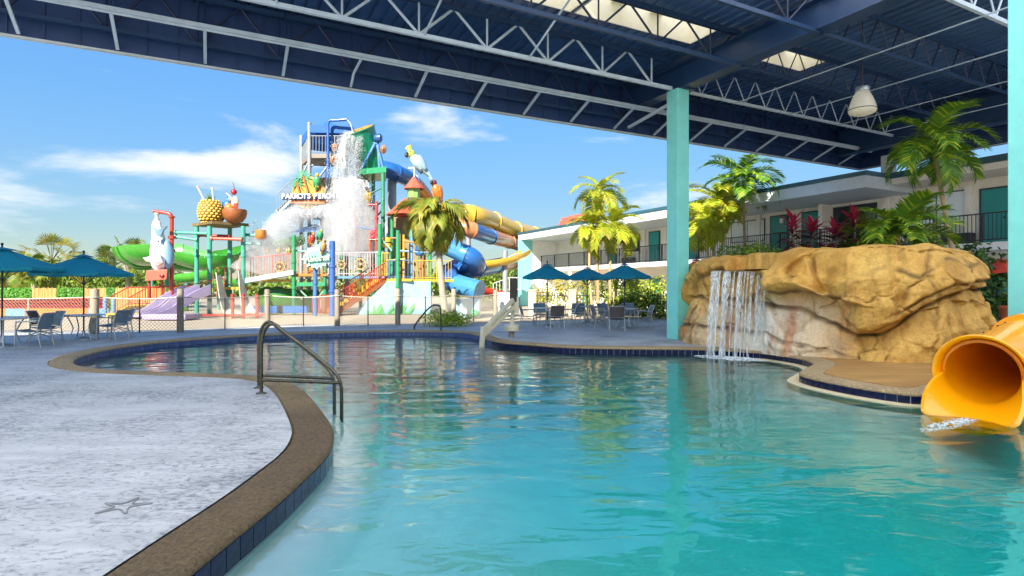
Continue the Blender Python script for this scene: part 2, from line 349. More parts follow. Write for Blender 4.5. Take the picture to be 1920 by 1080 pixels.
# coping: a poured band with rounded nose, a thin dark joint against the deck
cm = MB(); n = len(RIM)
prof = [(COPE_W + .03, -.03), (COPE_W - .016, -.02), (COPE_W - .03, .006), (.05, .008), (.015, .002), (-.012, -.016), (-.018, -.034), (-.008, -.05), (.06, -.052)]
OUTM = None
rows = []
nr = len(RIM)
_D = None
def safe_off(d):
    Q = RIM - NRM * d
    if d > .05:
        D = np.sqrt(((Q[:, None, :] - RIM[None, :, :]) ** 2).sum(2)); j = D.argmin(1); mn = D.min(1)
        bad = mn < d * .985
        for i in np.nonzero(bad)[0]:                                # tight inside corners: push the point back out to the full width
            v = Q[i] - RIM[j[i]]; l = np.linalg.norm(v)
            if l > 1e-6: Q[i] = RIM[j[i]] + v / l * d
    return Q
vs = []
for d, z in prof:
    Q = safe_off(d); vs += [(x, y, z) for x, y in Q]
fs = [(i * nr + j, i * nr + (j + 1) % nr, (i + 1) * nr + (j + 1) % nr, (i + 1) * nr + j) for i in range(len(prof) - 1) for j in range(nr)]
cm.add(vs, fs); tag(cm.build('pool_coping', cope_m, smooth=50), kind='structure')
# wall of the pool with a grout band that carries the tiles one by one
wm = MB()
A0 = RIM + NRM * -.004
vs = [(x, y, z) for z in (-.045, -.235, -2.2) for x, y in A0]
wm.add(vs, [(j, (j + 1) % nr, nr + (j + 1) % nr, nr + j) for j in range(nr)], 0)
wm.f += [(nr + j, nr + (j + 1) % nr, 2 * nr + (j + 1) % nr, 2 * nr + j) for j in range(nr)]; wm.m += [1] * nr
pool_wall = tag(wm.build('pool_wall', [grout_m, plaster_m]), kind='structure')
tb = MB(); tb.box((0, 0, 0), (.151, .016, .152)); tile_o = tb.build('tile', tile_m, bevel=0); tile_me = tile_o.data; tile_old = tile_me.copy(); tile_old.materials[0] = pm('limescaled_tile', '#46567c', .4, .3, 12); bpy.data.objects.remove(tile_o)
per = np.linalg.norm(np.roll(RIM, -1, 0) - RIM, axis=1); acc = 0.0; tiles = 0
for i in range(nr):
    acc += per[i]
    if acc < .16: continue
    acc -= .16
    x, y = RIM[i]; nx, ny = NRM[i]
    if y < 2.2 or abs(x / max(y, .1)) > .97 or nx * -x + ny * -y < 0: continue
    if x > 4.7 and y < 10.2 and 9.3 < y: pass
    M = Matrix.Translation((x + nx * .002, y + ny * .002, -.128 + rnd.uniform(-.0015, .0015))) @ Matrix.Rotation(math.atan2(ny, nx) - math.pi / 2 + rnd.uniform(-.012, .012), 4, 'Z')
    piece('tile', tile_old if (x < -.6 and y > 11.5) else tile_me, pool_wall, M); tiles += 1
print('tiles', tiles)
# stone ledge along the waterline on the waterfall side
idx = [i for i in range(nr) if RIM[i][0] > 5.0 and 7.95 < RIM[i][1] < 13.6]
lm = MB(); k = len(idx); inner, outer = RIM[idx], RIM[idx] + NRM[idx] * .2
vs = [(x, y, z) for A, z in ((inner, -.158), (outer, -.158), (outer, -.26), (inner, -.26)) for x, y in A]
lm.add(vs, [(r * k + j, r * k + j + 1, ((r + 1) % 4) * k + j + 1, ((r + 1) % 4) * k + j) for r in range(4) for j in range(k - 1)] + [(0, k, 2 * k, 3 * k), (k - 1, 2 * k - 1, 3 * k - 1, 4 * k - 1)])
tag(lm.build('pool_ledge', ledge_m, smooth=40), kind='structure')
# floor of the pool: a bench along the wall, shallow to the left, deep to the right
gx = np.arange(-10.6, 8.3, .14); gy = np.arange(-4.4, 20.8, .14); GX, GY = np.meshgrid(gx, gy); pts = np.stack([GX.ravel(), GY.ravel()], 1)
R4 = RIM[::4]; dist = np.concatenate([np.sqrt(((c[:, None, :] - R4[None]) ** 2).sum(2)).min(1) for c in np.array_split(pts, 12)])
deep = np.clip(.45 + (pts[:, 0] + 2) * .17, .38, 1.7)
s1 = np.clip((dist - .38) / .06, 0, 1); s2 = np.clip((dist - .45) / 2.4, 0, 1); s2 = s2 * s2 * (3 - 2 * s2)
zz = WATER_Z - .10 - s1 * .22 - s2 * (deep - .32)
w = len(gx); hgt = len(gy)
me = bpy.data.meshes.new('pool_floor'); me.from_pydata([(a, b, c) for (a, b), c in zip(pts, zz)], [], [(j * w + i, j * w + i + 1, (j + 1) * w + i + 1, (j + 1) * w + i) for j in range(hgt - 1) for i in range(w - 1)])
me.materials.append(plaster_m); me.polygons.foreach_set('use_smooth', [True] * len(me.polygons)); tag(link('pool_floor', me), kind='structure')
ib = [i for i in range(nr) if RIM[i][0] < -1.4 and .5 < RIM[i][1] < 10.2]
bmh = MB(); k = len(ib); vs = [(x, y, z) for A, z in ((RIM[ib] + NRM[ib] * .0, -.345), (RIM[ib] + NRM[ib] * .30, -.35), (RIM[ib] + NRM[ib] * .36, -.40), (RIM[ib] + NRM[ib] * .36, -1.2)) for x, y in A]
bmh.add(vs, [(r * k + j, r * k + j + 1, (r + 1) * k + j + 1, (r + 1) * k + j) for r in range(3) for j in range(k - 1)]); tag(bmh.build('pool_bench', pm('tan_bench_plaster', '#b5a577', .8, .15, 6), smooth=40), kind='structure')
# water: a closed body, rippled surface over blue-green water
wt = bpy.data.materials.new('pool_water'); wt.use_nodes = True; N, L = wt.node_tree.nodes, wt.node_tree.links; N.remove(N['Principled BSDF'])
tcw = N.new('ShaderNodeTexCoord')
def wnoise(sc, st, det, rough=.5, rot=0.0, dist=0.0):
    q = N.new('ShaderNodeMapping'); q.inputs['Scale'].default_value = st; q.inputs['Rotation'].default_value = (0, 0, R(rot)); L.new(tcw.outputs['Object'], q.inputs['Vector'])
    a = N.new('ShaderNodeTexNoise'); a.inputs['Scale'].default_value = sc; a.inputs['Detail'].default_value = det; a.inputs['Roughness'].default_value = rough; a.inputs['Distortion'].default_value = dist
    L.new(q.outputs[0], a.inputs['Vector']); return a.outputs['Fac']
a1 = wnoise(.95, (1, 1.8, 1), 0, .4, 14, .9); a2 = wnoise(2.7, (1, 2.2, 1), 1, .4, -10, 1.2)
sm = N.new('ShaderNodeMath'); sm.operation = 'MULTIPLY_ADD'; sm.inputs[1].default_value = .24; L.new(a2, sm.inputs[0]); L.new(a1, sm.inputs[2])
a3 = wnoise(8.5, (1, 1.7, 1), 2, .5, 10, .5); s3 = N.new('ShaderNodeMath'); s3.operation = 'MULTIPLY_ADD'; s3.inputs[1].default_value = .045; L.new(a3, s3.inputs[0]); L.new(sm.outputs[0], s3.inputs[2]); sm = s3
bpw = N.new('ShaderNodeBump'); bpw.inputs['Strength'].default_value = 1; bpw.inputs['Distance'].default_value = .022; L.new(sm.outputs[0], bpw.inputs['Height'])
fr = N.new('ShaderNodeFresnel'); fr.inputs['IOR'].default_value = 2.2; L.new(bpw.outputs[0], fr.inputs['Normal'])
gl = N.new('ShaderNodeBsdfGlossy'); gl.inputs['Roughness'].default_value = .0; L.new(bpw.outputs[0], gl.inputs['Normal'])
tp = N.new('ShaderNodeBsdfTransparent'); ms = N.new('ShaderNodeMixShader')
L.new(fr.outputs[0], ms.inputs[0]); L.new(tp.outputs[0], ms.inputs[1]); L.new(gl.outputs[0], ms.inputs[2])
L.new(ms.outputs[0], N['Material Output'].inputs['Surface'])
va = N.new('ShaderNodeVolumeAbsorption'); va.inputs['Color'].default_value = (.0, .955, .945, 1); va.inputs['Density'].default_value = .62
L.new(va.outputs[0], N['Material Output'].inputs['Volume'])
AW = RIM - NRM * .02; kk = len(AW)
tri = tessellate_polygon([[Vector((x, y, 0)) for x, y in AW]])
me = bpy.data.meshes.new('water')
me.from_pydata([(x, y, WATER_Z) for x, y in AW] + [(x, y, -2.6) for x, y in AW], [], [tuple(t) for t in tri] + [tuple(i + kk for i in t) for t in tri] + [(j, (j + 1) % kk, kk + (j + 1) % kk, kk + j) for j in range(kk)])
bm = bmesh.new(); bm.from_mesh(me); bmesh.ops.recalc_face_normals(bm, faces=bm.faces); bm.to_mesh(me); bm.free()
me.materials.append(wt); tag(link('water', me), kind='structure')
# stamped starfish in the deck
st = MB(); c0 = G(232, 950); pts5 = []
for i in range(10):
    a = 2 * math.pi * i / 10 + .32; r = .17 if i % 2 == 0 else .058
    pts5.append(Vector((c0.x + math.cos(a) * r, c0.y + math.sin(a) * r * .95, .006)))
loop = catmull(pts5, 6, True)
st.tube(loop, .006, 6, closed=True)
tag(st.build('starfish_imprint', pm('dark_groove', '#8b8c8c', .8, .15, 20, bump=.3), parent=deck, smooth=60), label='five armed starfish outline pressed into the pale deck')

# ------------------------------------------------------------------ pavilion: teal columns, navy steel roof with open joists
pav = thing('pavilion', 'large open pavilion with navy steel roof on teal columns beside the pool', 'pavilion', tuple(QP(12.23, 12.8)))
def column(q, p, w, z1, name='column'):
    m = MB(); m.qbox(q - w / 2, q + w / 2, p - w / 2, p + w / 2, 0, z1)
    return m.build(name, TEAL, pav, bevel=.012)
column(12.24, 12.8, .45, 7.32); column(12.72, 4.75, .42, 7.32); m = MB(); m.qbox(24.8, 25.2, 13.75, 14.15, 6.2, 7.0); m.build('column_stub', pm('pale_column_paint', '#cfd8d8', .5, .05, 3), pav, bevel=.01)
m = MB(); m.qbox(12.05, 12.65, 12.5, 13.1, 7.32, 7.345); m.build('column_cap', NAVY, pav)
ROOF_Q0, ROOF_Q1, ROOF_P0, ROOF_P1, ROOF_Z = -15.0, 25.25, 4.6, 15.3, 8.3
SKY = [(8.0, 10.98), (13.2, 16.6)]                                 # skylight wells along q, between the joists at p 10.6 and 12.8
SKP = (10.85, 11.75); SKP2 = (11.0, 11.9)
# ribbed roof sheets, laid along v, one part per bay
def roof_bay(q0, q1, p0, p1):
    m = MB(); nrib = max(1, int((q1 - q0) / .3)); st = (q1 - q0) / nrib; prof = []
    for i in range(nrib):
        a = q0 + i * st; prof += [(a, 0), (a + st * .62, 0), (a + st * .7, .05), (a + st * .92, .05)]
    prof.append((q1, 0)); vs = [QP(q, p, ROOF_Z + z) for p in (p0, p1) for q, z in prof]; k = len(prof)
    m.add(vs, [(i, i + 1, k + i + 1, k + i) for i in range(k - 1)]); m.add([v + Vector((0, 0, .12)) for v in vs], [(i, i + 1, k + i + 1, k + i) for i in range(k - 1)])
    return m.build('roof_sheet', roof_m, pav, fix=False)
roof_m = pm('navy_roof_sheet', '#385680', .32, .25, .9, stretch=(1, 1, 1), spec=.6)
bays = [(-15, -10.5), (-10.5, -6), (-6, -1.5), (-1.5, 3), (3, 7.9), (7.9, 12.35), (12.35, 16.8), (16.8, 21), (21, 25.2)]
SKYL = [(7.98, 11.8, 10.9, 11.85), (13.6, 16.3, 10.95, 11.75), (3.4, 7.82, 10.9, 11.85)]
def added_fill_edge(b): return 15.1 if b <= -6 else (9.4 if b <= 7.9 else 8.9 if b <= 12.4 else 6.5 if b <= 17 else ROOF_P0)   # how far the added fill-light sheets reach in each bay
for a, b in bays:
    P0_ = added_fill_edge(b)
    cut = [s for s in SKYL if a < s[0] < b]
    if not cut: roof_bay(a, b, P0_, ROOF_P1); continue
    s = cut[0]; roof_bay(a, b, P0_, s[2]); roof_bay(a, b, s[3], ROOF_P1); roof_bay(a, s[0], s[2], s[3]); roof_bay(s[1], b, s[2], s[3])
# translucent sheets added over the unseen roof half to spread soft fill light
fill_m = bpy.data.materials.new('added_translucent_fill'); fill_m.use_nodes = True
_n, _l = fill_m.node_tree.nodes, fill_m.node_tree.links; _b = _n['Principled BSDF']; _b.inputs['Base Color'].default_value = (.86, .88, .9, 1); _b.inputs['Roughness'].default_value = .5
_t = _n.new('ShaderNodeBsdfTranslucent'); _t.inputs['Color'].default_value = (.95, .97, 1.0, 1); _x = _n.new('ShaderNodeMixShader'); _x.inputs['Fac'].default_value = .9
_l.new(_b.outputs[0], _x.inputs[1]); _l.new(_t.outputs[0], _x.inputs[2]); _l.new(_x.outputs[0], _n['Material Output'].inputs['Surface'])
for a, b in bays:
    m = MB(); nrib = int((b - a) / .3); st_ = (b - a) / nrib; prof_ = []
    for i in range(nrib): c_ = a + i * st_; prof_ += [(c_, 0), (c_ + st_ * .62, 0), (c_ + st_ * .7, .05), (c_ + st_ * .92, .05)]
    prof_.append((b, 0)); m.add([QP(q, p, ROOF_Z + z) for p in (-9, added_fill_edge(b) - .004) for q, z in prof_], [(i, i + 1, len(prof_) + i + 1, len(prof_) + i) for i in range(len(prof_) - 1)]); m.build('added_fill_sheet', fill_m, pav, fix=False)
well_m = pm('skylight_well', '#f5ebd0', .6, .06, 3); 
pane_m = bpy.data.materials.new('skylight_pane'); pane_m.use_nodes = True
_n, _l = pane_m.node_tree.nodes, pane_m.node_tree.links; _b = _n['Principled BSDF']; _b.inputs['Base Color'].default_value = (.9, .93, .95, 1); _b.inputs['Roughness'].default_value = .3
_t = _n.new('ShaderNodeBsdfTranslucent'); _t.inputs['Color'].default_value = (.95, .96, .97, 1); _x = _n.new('ShaderNodeMixShader'); _x.inputs['Fac'].default_value = .8
_l.new(_b.outputs[0], _x.inputs[1]); _l.new(_t.outputs[0], _x.inputs[2]); _l.new(_x.outputs[0], _n['Material Output'].inputs['Surface'])
for q0, q1, p0, p1 in SKYL:
    m = MB(); z0, z1, t = ROOF_Z - .02, ROOF_Z + .55, .03
    m.qbox(q0 - t, q0, p0 - t, p1 + t, z0, z1); m.qbox(q1, q1 + t, p0 - t, p1 + t, z0, z1); m.qbox(q0, q1, p0 - t, p0, z0, z1); m.qbox(q0, q1, p1, p1 + t, z0, z1)
    npn = 3; w = (q1 - q0) / npn
    for i in range(1, npn): m.qbox(q0 + i * w - .2, q0 + i * w + .2, p0, p1, z1 - .06, z1)
    sk = m.build('skylight', well_m, pav)
    for i in range(npn):
        m = MB(); m.qbox(q0 + i * w + .01, q0 + (i + 1) * w - .01, p0 + .003, p1 - .003, z1 + .003, z1 + .03); m.build('pane', pane_m, sk)
# girders along v over the columns
def girder(q, p0, p1, z0=7.35, h=.72, fl=.44):
    m = MB(); m.qbox(q - fl / 2, q + fl / 2, p0, p1, z0, z0 + .03); m.qbox(q - fl / 2, q + fl / 2, p0, p1, z0 + h - .03, z0 + h); m.qbox(q - .01, q + .01, p0, p1, z0 + .03, z0 + h - .03)
    m.build('girder', NAVY, pav, bevel=.004)
girder(12.35, -9, 15.05); girder(23.4, -9, 15.05, 7.02, 1.0)
rod_l = strut_mesh('web', STEEL_LIGHT); rod_d = strut_mesh('web', NAVY); rod_k = strut_mesh('web', pm('dark_navy_steel', '#16233f', .4, .15, 3))
def joist(p, q0, q1, zb, zt, first, step, r, src, cw, mat, post=True, name='joist', skip=()):
    m = MB()
    for s in (-1, 1):
        m.qbox(q0, q1, p - .012 + s * (cw * .32), p + .012 + s * (cw * .32), zb, zb + cw)
    m.qbox(q0, q1, p - cw * .5, p + cw * .5, zb - .012, zb - .001)
    j = m.build(name, mat, pav); q = first; m = MB()
    for s in (-1, 1): m.qbox(q0, q1, p - .012 + s * (cw * .45), p + .012 + s * (cw * .45), zt - cw * 1.3, zt)
    m.qbox(q0, q1, p - cw * .8, p + cw * .8, zt + .001, zt + .014); m.build('top_chord', NAVY, j)
    while q > q0: q -= step
    q += step
    while q < q1 - step * .4:
        for dq in ((-.5, 0, .5) if post else (-.5, .5)):
            a, b = QP(q, p, zb + cw * .5), QP(q + dq * step, p, zt - cw * .5)
            if q0 < q + dq * step < q1: piece('web', src, j, strut_m(a, b, r * (.8 if dq == 0 else 1)))
        q += step
    return j
joist(12.8, -9.5, 12.0, 7.32, 8.2, 9.5, 1.74, .034, rod_l, .085, STEEL_LIGHT)  # sky light on lower chord and webs is painted in as pale steel
joist(12.8, 12.7, 23.2, 7.32, 8.2, 13.2, .95, .017, rod_l, .07, STEEL_LIGHT, post=False)
joist(10.6, .5, 12.3, 7.32, 8.2, 9.5, 1.74, .026, rod_k, .08, NAVY); joist(10.6, 12.4, 23.2, 7.32, 8.2, 13.2, .95, .017, rod_k, .07, NAVY, post=False)
joist(8.4, 6, 12.3, 7.32, 8.2, 9.5, 1.74, .026, rod_k, .08, NAVY); joist(8.4, 12.4, 23.2, 7.32, 8.2, 13.2, .95, .017, rod_k, .07, NAVY, post=False)
joist(6.2, 12.4, 23.2, 7.32, 8.2, 13.2, .95, .022, rod_l, .08, STEEL_LIGHT, post=False); joist(4.0, 12.4, 23.2, 7.32, 8.2, 13.2, .95, .02, rod_k, .08, NAVY, post=False)
joist(15.08, -9.5, 25.1, 7.06, 8.2, 10.2, 1.74, .026, rod_k, .08, NAVY)
# bridging rods between the joists
for q in (14.6, 17.2, 19.8, 22.2):
    m = MB(); m.tube([QP(q, 4.0, 7.3), QP(q, 12.8, 7.3)], .016, 6); m.build('bridging_rod', STEEL_LIGHT, pav)
for q, p in ((4.4, 12.8), (7.2, 12.8), (1.2, 12.8)):
    m = MB(); m.tube([QP(q, p, 7.36), QP(q + .15, p - 1.9, 8.25)], .028, 6); m.build('sway_brace', STEEL_LIGHT, pav)
# fascia hung outside the last joist, its inner rail and braces
fas_m = pm('navy_fascia', '#1f3a66', .5, .15, 1.5, stretch=(1, 1, 1)); dk = pm('fascia_edge_trim', '#b9c2c4', .5, .08, 4)
m = MB(); m.qbox(ROOF_Q0, 25.3, 15.3, 15.36, 6.72, 8.55); m.build('fascia', fas_m, pav)
m = MB(); m.qbox(ROOF_Q0, 25.36, 15.27, 15.40, 6.68, 6.718); m.build('fascia_trim', dk, pav)
m = MB(); m.qbox(25.3, 25.36, ROOF_P0, 15.36, 6.72, 8.55); m.build('fascia', fas_m, pav)
m = MB(); m.qbox(25.27, 25.40, ROOF_P0, 15.27, 6.68, 6.718); m.build('fascia_trim', dk, pav)
for a in np.arange(ROOF_Q0 + .3, 25.2, .61):                      # sheet ribs on the inner face of the fascia
    m = MB(); m.qbox(a, a + .035, 15.275, 15.299, 6.74, 8.25); m.build('fascia_rib', fas_m, pav)
m = MB(); m.qbox(-10, 24.3, 14.17, 14.22, 7.15, 7.24); m.qbox(-10, 24.3, 14.22, 14.225, 7.10, 7.24); m.build('fascia_rail', STEEL_LIGHT, pav)
m = MB(); m.qbox(24.17, 24.22, -2, 14.1, 7.15, 7.24); m.build('fascia_rail', STEEL_LIGHT, pav)
q = -.1 - 1.7 * 5; i = 0
while q < 24.2:
    m = MB()
    if i == 7: m.tube([QP(q, 14.25, 7.15), QP(q - .05, 14.9, 6.98), QP(q - .05, 15.15, 6.8), QP(q - .05, 15.24, 6.75)], .035, 8)
    else: m.bar(QP(q, 14.25, 7.16), QP(q, 15.26, 6.76), .065, .05)
    m.build('fascia_brace', STEEL_LIGHT, pav)
    m = MB(); m.bar(QP(q, 14.2, 7.24), QP(q, 14.9, 8.15), .03, .03, 0); m.build('rail_hanger', NAVY, pav)
    q += 1.7; i += 1
p = 1.0
while p < 14:
    m = MB(); m.bar(QP(24.25, p, 7.16), QP(25.26, p, 6.76), .065, .05); m.build('fascia_brace', STEEL_LIGHT, pav); p += 1.7
m = MB(); m.bar(QP(12.35, 13.05, 7.1), QP(12.35, 15.2, 6.85), .09, .07); m.build('column_outrigger', STEEL_LIGHT, pav)
# hanging bell lamp
Lp = W(1617, 190, 14.6)
lamp = thing('pendant_lamp', 'clear ribbed bell lamp hanging on a rod from the navy roof', 'lamp', tuple(Lp))
m = MB(); m.tube([Lp + Vector((0, 0, .36)), Vector((Lp.x, Lp.y, 8.28))], .014, 6); m.build('rod', STEEL_DARK, lamp)
m = MB(); m.lathe([(.14, .24), (.16, .25), (.165, .34), (.15, .36), (.05, .37)], Lp, 24); m.build('collar', ALU, lamp, smooth=40)
lamp_glass = pm('lamp_prismatic_acrylic', '#fbf6e8', .25, .05, 40, trans=.6, spec=.6)
m = MB(); pr = [(.15, .235), (.2, .14), (.265, -.02), (.315, -.2), (.32, -.24)]
vs = []; nn = 48
for r, z in pr: vs += [Lp + Vector(((r + (.006 if j % 2 else 0)) * math.cos(2 * math.pi * j / nn), (r + (.006 if j % 2 else 0)) * math.sin(2 * math.pi * j / nn), z)) for j in range(nn)]
m.add(vs, [(i * nn + j, i * nn + (j + 1) % nn, (i + 1) * nn + (j + 1) % nn, (i + 1) * nn + j) for i in range(len(pr) - 1) for j in range(nn)]); m.build('lamp_shade', lamp_glass, lamp, smooth=60)
m = MB(); m.tube([Lp + Vector((.322 * math.cos(a), .322 * math.sin(a), -.215)) for a in np.linspace(0, 6.283, 32, endpoint=False)], .01, 6, closed=True); m.build('rim', STEEL_DARK, lamp)
m = MB(); m.lathe([(.318, -.235), (.30, -.29), (.2, -.34), (.02, -.36)], Lp, 32); m.build('diffuser', lamp_glass, lamp, smooth=60)
# ------------------------------------------------------------------ noise helpers for sculpting
_perm = np.random.RandomState(5).rand(64, 64, 64)
def vnoise(P):
    i = np.floor(P).astype(int); f = P - i; f = f * f * (3 - 2 * f); i &= 63; j = (i + 1) & 63
    g = lambda a, b, c: _perm[a, b, c]
    x0, y0, z0 = i.T; x1, y1, z1 = j.T; fx, fy, fz = f.T
    a = g(x0, y0, z0) * (1 - fx) + g(x1, y0, z0) * fx; b = g(x0, y1, z0) * (1 - fx) + g(x1, y1, z0) * fx
    c = g(x0, y0, z1) * (1 - fx) + g(x1, y0, z1) * fx; d = g(x0, y1, z1) * (1 - fx) + g(x1, y1, z1) * fx
    return (a * (1 - fy) + b * fy) * (1 - fz) + (c * (1 - fy) + d * fy) * fz
def fbm(P, o=4, lac=2.1, g=.5):
    s, a, t = 0, 1, 0
    for k in range(o): s = s + a * vnoise(P + 17.3 * k); t += a; P = P * lac; a *= g
    return s / t
def ridged(P, o=3):
    s, a, t = 0, 1, 0
    for k in range(o): s = s + a * (1 - np.abs(2 * vnoise(P + 9.1 * k) - 1)); t += a; P = P * 2.1; a *= .5
    return s / t

# ------------------------------------------------------------------ the waterfall rock
FOOT = [(5.05, 16.4), (5.02, 15.6), (5.22, 14.98), (5.68, 14.35), (6.15, 13.55), (6.75, 12.75), (7.25, 12.05), (7.75, 11.62), (8.4, 11.45), (9.2, 11.7), (10.1, 12.25), (10.65, 13.1), (10.7, 14.2), (9.9, 15.8), (8.6, 17.2), (7, 18.2), (5.7, 18.2), (5.15, 17.3)]
rock = thing('waterfall_rock', 'big golden artificial boulder with a waterfall spilling into the pool', 'rock waterfall', (7.5, 14.5, 0))
fp = resample(catp(FOOT), .030); NB = len(fp); NT = 170
spA, spB = np.array([5.7, 16.6]), np.array([9.3, 13.7]); ab = spB - spA
tt = np.clip(((fp - spA) @ ab) / (ab @ ab), 0, 1); SPI = spA + tt[:, None] * ab
V = np.zeros((NT, NB, 3))
ex = .30; a_sh = math.acos(.93 ** (1 / ex))
for k in range(NT):                                                # rows up the wall, then rows across the top
    if k < 105: a = a_sh * (k / 105) ** 1.3; c = math.cos(a) ** ex
    else: c = .93 * (1 - (k - 105) / (NT - 106)); a = math.acos(min(1, max(c, 0) ** (1 / ex)))
    s = math.sin(a) ** .62
    Hh = np.interp(SPI[:, 0] + (fp[:, 0] - SPI[:, 0]) * c, [4.7, 5.1, 5.7, 6.4, 7.2, 8.4, 9.2, 10.1, 10.7], [2.05, 2.2, 2.36, 2.42, 2.46, 2.5, 2.46, 2.4, 2.3])
    V[k, :, :2] = SPI + (fp - SPI) * c; V[k, :, 2] = Hh * s - .04
V = V.reshape(-1, 3)
outd = np.tile((fp - SPI) / np.linalg.norm(fp - SPI, axis=1)[:, None], (NT, 1)); O3 = np.concatenate([outd, np.zeros((len(V), 1))], 1)
PX = 960 + V[:, 0] / V[:, 1] * F; PY = 540 - (V[:, 2] - CAM_H) / V[:, 1] * F
front = (np.tile((fp - SPI)[:, 1] < .25 * np.abs((fp - SPI)[:, 0]) + .0, NT))
wob = (fbm(V * 1.7, 3) - .5) * 22; X_, Y_ = PX + (fbm(V * 1.3 + 40, 3) - .5) * 26, PY + wob
def ln(pts): return np.interp(X_, [p[0] for p in pts], [p[1] for p in pts])
c2 = ln([(1270, 560), (1330, 560), (1440, 568), (1509, 590), (1552, 609), (1606, 631), (1649, 628), (1688, 610), (1727, 580), (1773, 560), (1850, 536)])
c2b = ln([(1640, 604), (1696, 584), (1730, 561), (1773, 543), (1850, 520)])
c1 = ln([(1270, 540), (1320, 524), (1340, 513), (1435, 520), (1436, 546), (1524, 550), (1545, 557), (1598, 571), (1630, 577)])
c3 = ln([(1270, 606), (1338, 612), (1431, 622), (1509, 644), (1560, 662), (1600, 676)])
c0 = ln([(1560, 500), (1602, 513), (1660, 500), (1720, 520), (1770, 490), (1830, 492)])
def groove(d, w): return np.exp(-(d / w) ** 2)
def side(d, w): return 1 / (1 + np.exp(-np.clip(d / w, -30, 30)))
left = side(1610 - X_, 14)
disp = np.zeros(len(V)); crack = np.zeros(len(V))
hz = V[:, 2]
# blocks: overhanging cap left of centre, recess beneath it, a big belly to the right, a foot that flares out
cap = side(c1 - Y_, 2.0) * left * side(X_ - 1432, 3); disp += .34 * cap * (1 - .3 * groove(Y_ - 500, 14))
belly = side(Y_ - c1, 4) * side(c2 - Y_, 2.5) * left; disp += -.22 * belly * side(1590 - X_, 20)
bel2 = side(c2 - Y_, 2.2) * side(X_ - 1585, 12) * side(1705 - X_, 18); disp += .26 * bel2 * np.clip(np.sin(np.clip((Y_ - 470) / 165, 0, 1) * math.pi), 0, 1) ** .6
r2 = side(c2b - Y_, 2.2) * side(X_ - 1700, 10); disp += .2 * r2
band = side(Y_ - c2b, 2) * side(c2 - Y_, 2) * side(X_ - 1690, 10); disp += .05 * band
foot = side(Y_ - c2, 2.0); disp += foot * (-.14 + .30 * np.clip((Y_ - c2) / 70, 0, 1))
foot3 = side(Y_ - c3, 2.0) * left; disp += .10 * foot3
for c, w, dpt, msk in ((c1, 2.6, .12, left), (c2, 3.0, .17, 1), (c3, 2.4, .10, left), (c2b, 2.2, .12, side(X_ - 1690, 10)), (c0, 3, .03, side(X_ - 1560, 8))):
    g = groove(Y_ - c, w) * msk; disp -= dpt * g; crack = np.maximum(crack, groove(Y_ - c - 1, w * 1.5) * msk)
for px, y0, y1, wd, dp in ((1528, 470, 548, 6, .16), (1672, 480, 590, 9, .12), (1592, 560, 625, 5, .07), (1480, 590, 640, 3, .05), (1405, 560, 620, 3, .06), (1560, 612, 660, 3.5, .07), (1340, 520, 600, 5, .1), (1308, 505, 560, 4, .08),
                           (1640, 512, 570, 3, .05), (1735, 470, 560, 7, .08), (1700, 620, 676, 4, .06), (1612, 636, 676, 4, .06), (1515, 560, 600, 3, .06), (1780, 590, 650, 5, .06), (1500, 640, 662, 3, .06), (1455, 622, 655, 3, .06)):
    w_ = X_ - px - (Y_ - y0) * .12 + 6 * np.sin(Y_ / 19); g = groove(w_, wd) * side(Y_ - y0, 4) * side(y1 - Y_, 4); disp -= dp * g
    crack = np.maximum(crack, .7 * groove(w_, wd * .55) * side(Y_ - y0, 4) * side(y1 - Y_, 4))
# the spill basin: a notch in the rim and a hollow behind the falling water
fall = side(X_ - 1334, 4) * side(1440 - X_, 3); disp -= .34 * fall * side(Y_ - 517, 3) * side(640 - Y_, 12)
lip = fall * groove(Y_ - 508, 7); disp += .20 * lip
V2 = V.copy()
rs_ = np.random.RandomState(12); SD = V[rs_.choice(np.nonzero(V[:, 1] < 17)[0], 95)] + rs_.randn(95, 3) * .05
An = np.array([1.0, 1.0, 1.35]); Vd = (V + (np.stack([fbm(V * 1.9 + k * 31, 3) for k in range(3)], 1) - .5) * .55) * An
D1 = np.full(len(V), 9.0); D2 = D1.copy(); ID = np.zeros(len(V), int)
for k in range(95):
    d_ = np.linalg.norm(Vd - SD[k] * An, axis=1); nw = d_ < D1; D2 = np.where(nw, D1, np.minimum(D2, d_)); ID = np.where(nw, k, ID); D1 = np.where(nw, d_, D1)
tilt = rs_.randn(95, 3) * .26; lev = rs_.uniform(-.09, .09, 95)
cell = lev[ID] + ((V - SD[ID]) * tilt[ID]).sum(1); edge_ = D2 - D1
soft = np.clip(edge_ / .16, 0, 1); cell = cell * (.35 + .65 * soft)
small = cell * .85 + (fbm(V * 6.5, 4) - .5) * .10 + (fbm(V * np.array([2.0, 2.0, 1.2]) + 8, 3) - .5) * .20
ck_ = np.exp(-(edge_ / .022) ** 2) * np.clip((fbm(V * 1.6 + 91, 3) - .38) * 5, 0, 1); small -= ck_ * .07; crack = np.maximum(crack, ck_ * .85)
crack *= np.clip((fbm(V * 2.2 + 55, 3) - .30) * 3.2, .12, 1)
lower = np.clip((Y_ - 575) / 60, 0, 1) * left
small += lower * (ridged(V * np.array([4.5, 4.5, 2.2]), 3) - .6) * .12
disp = np.where(front, disp, 0) + small
edge = np.clip(np.linspace(1.0, 0, NT) * 2.2, 0, 1).repeat(NB)
V2 += O3 * (disp * edge)[:, None]
V2[:, 2] += (fbm(V * 1.4 + 70, 3) - .5) * .34 * np.clip(hz / 2, 0, 1) ** 2
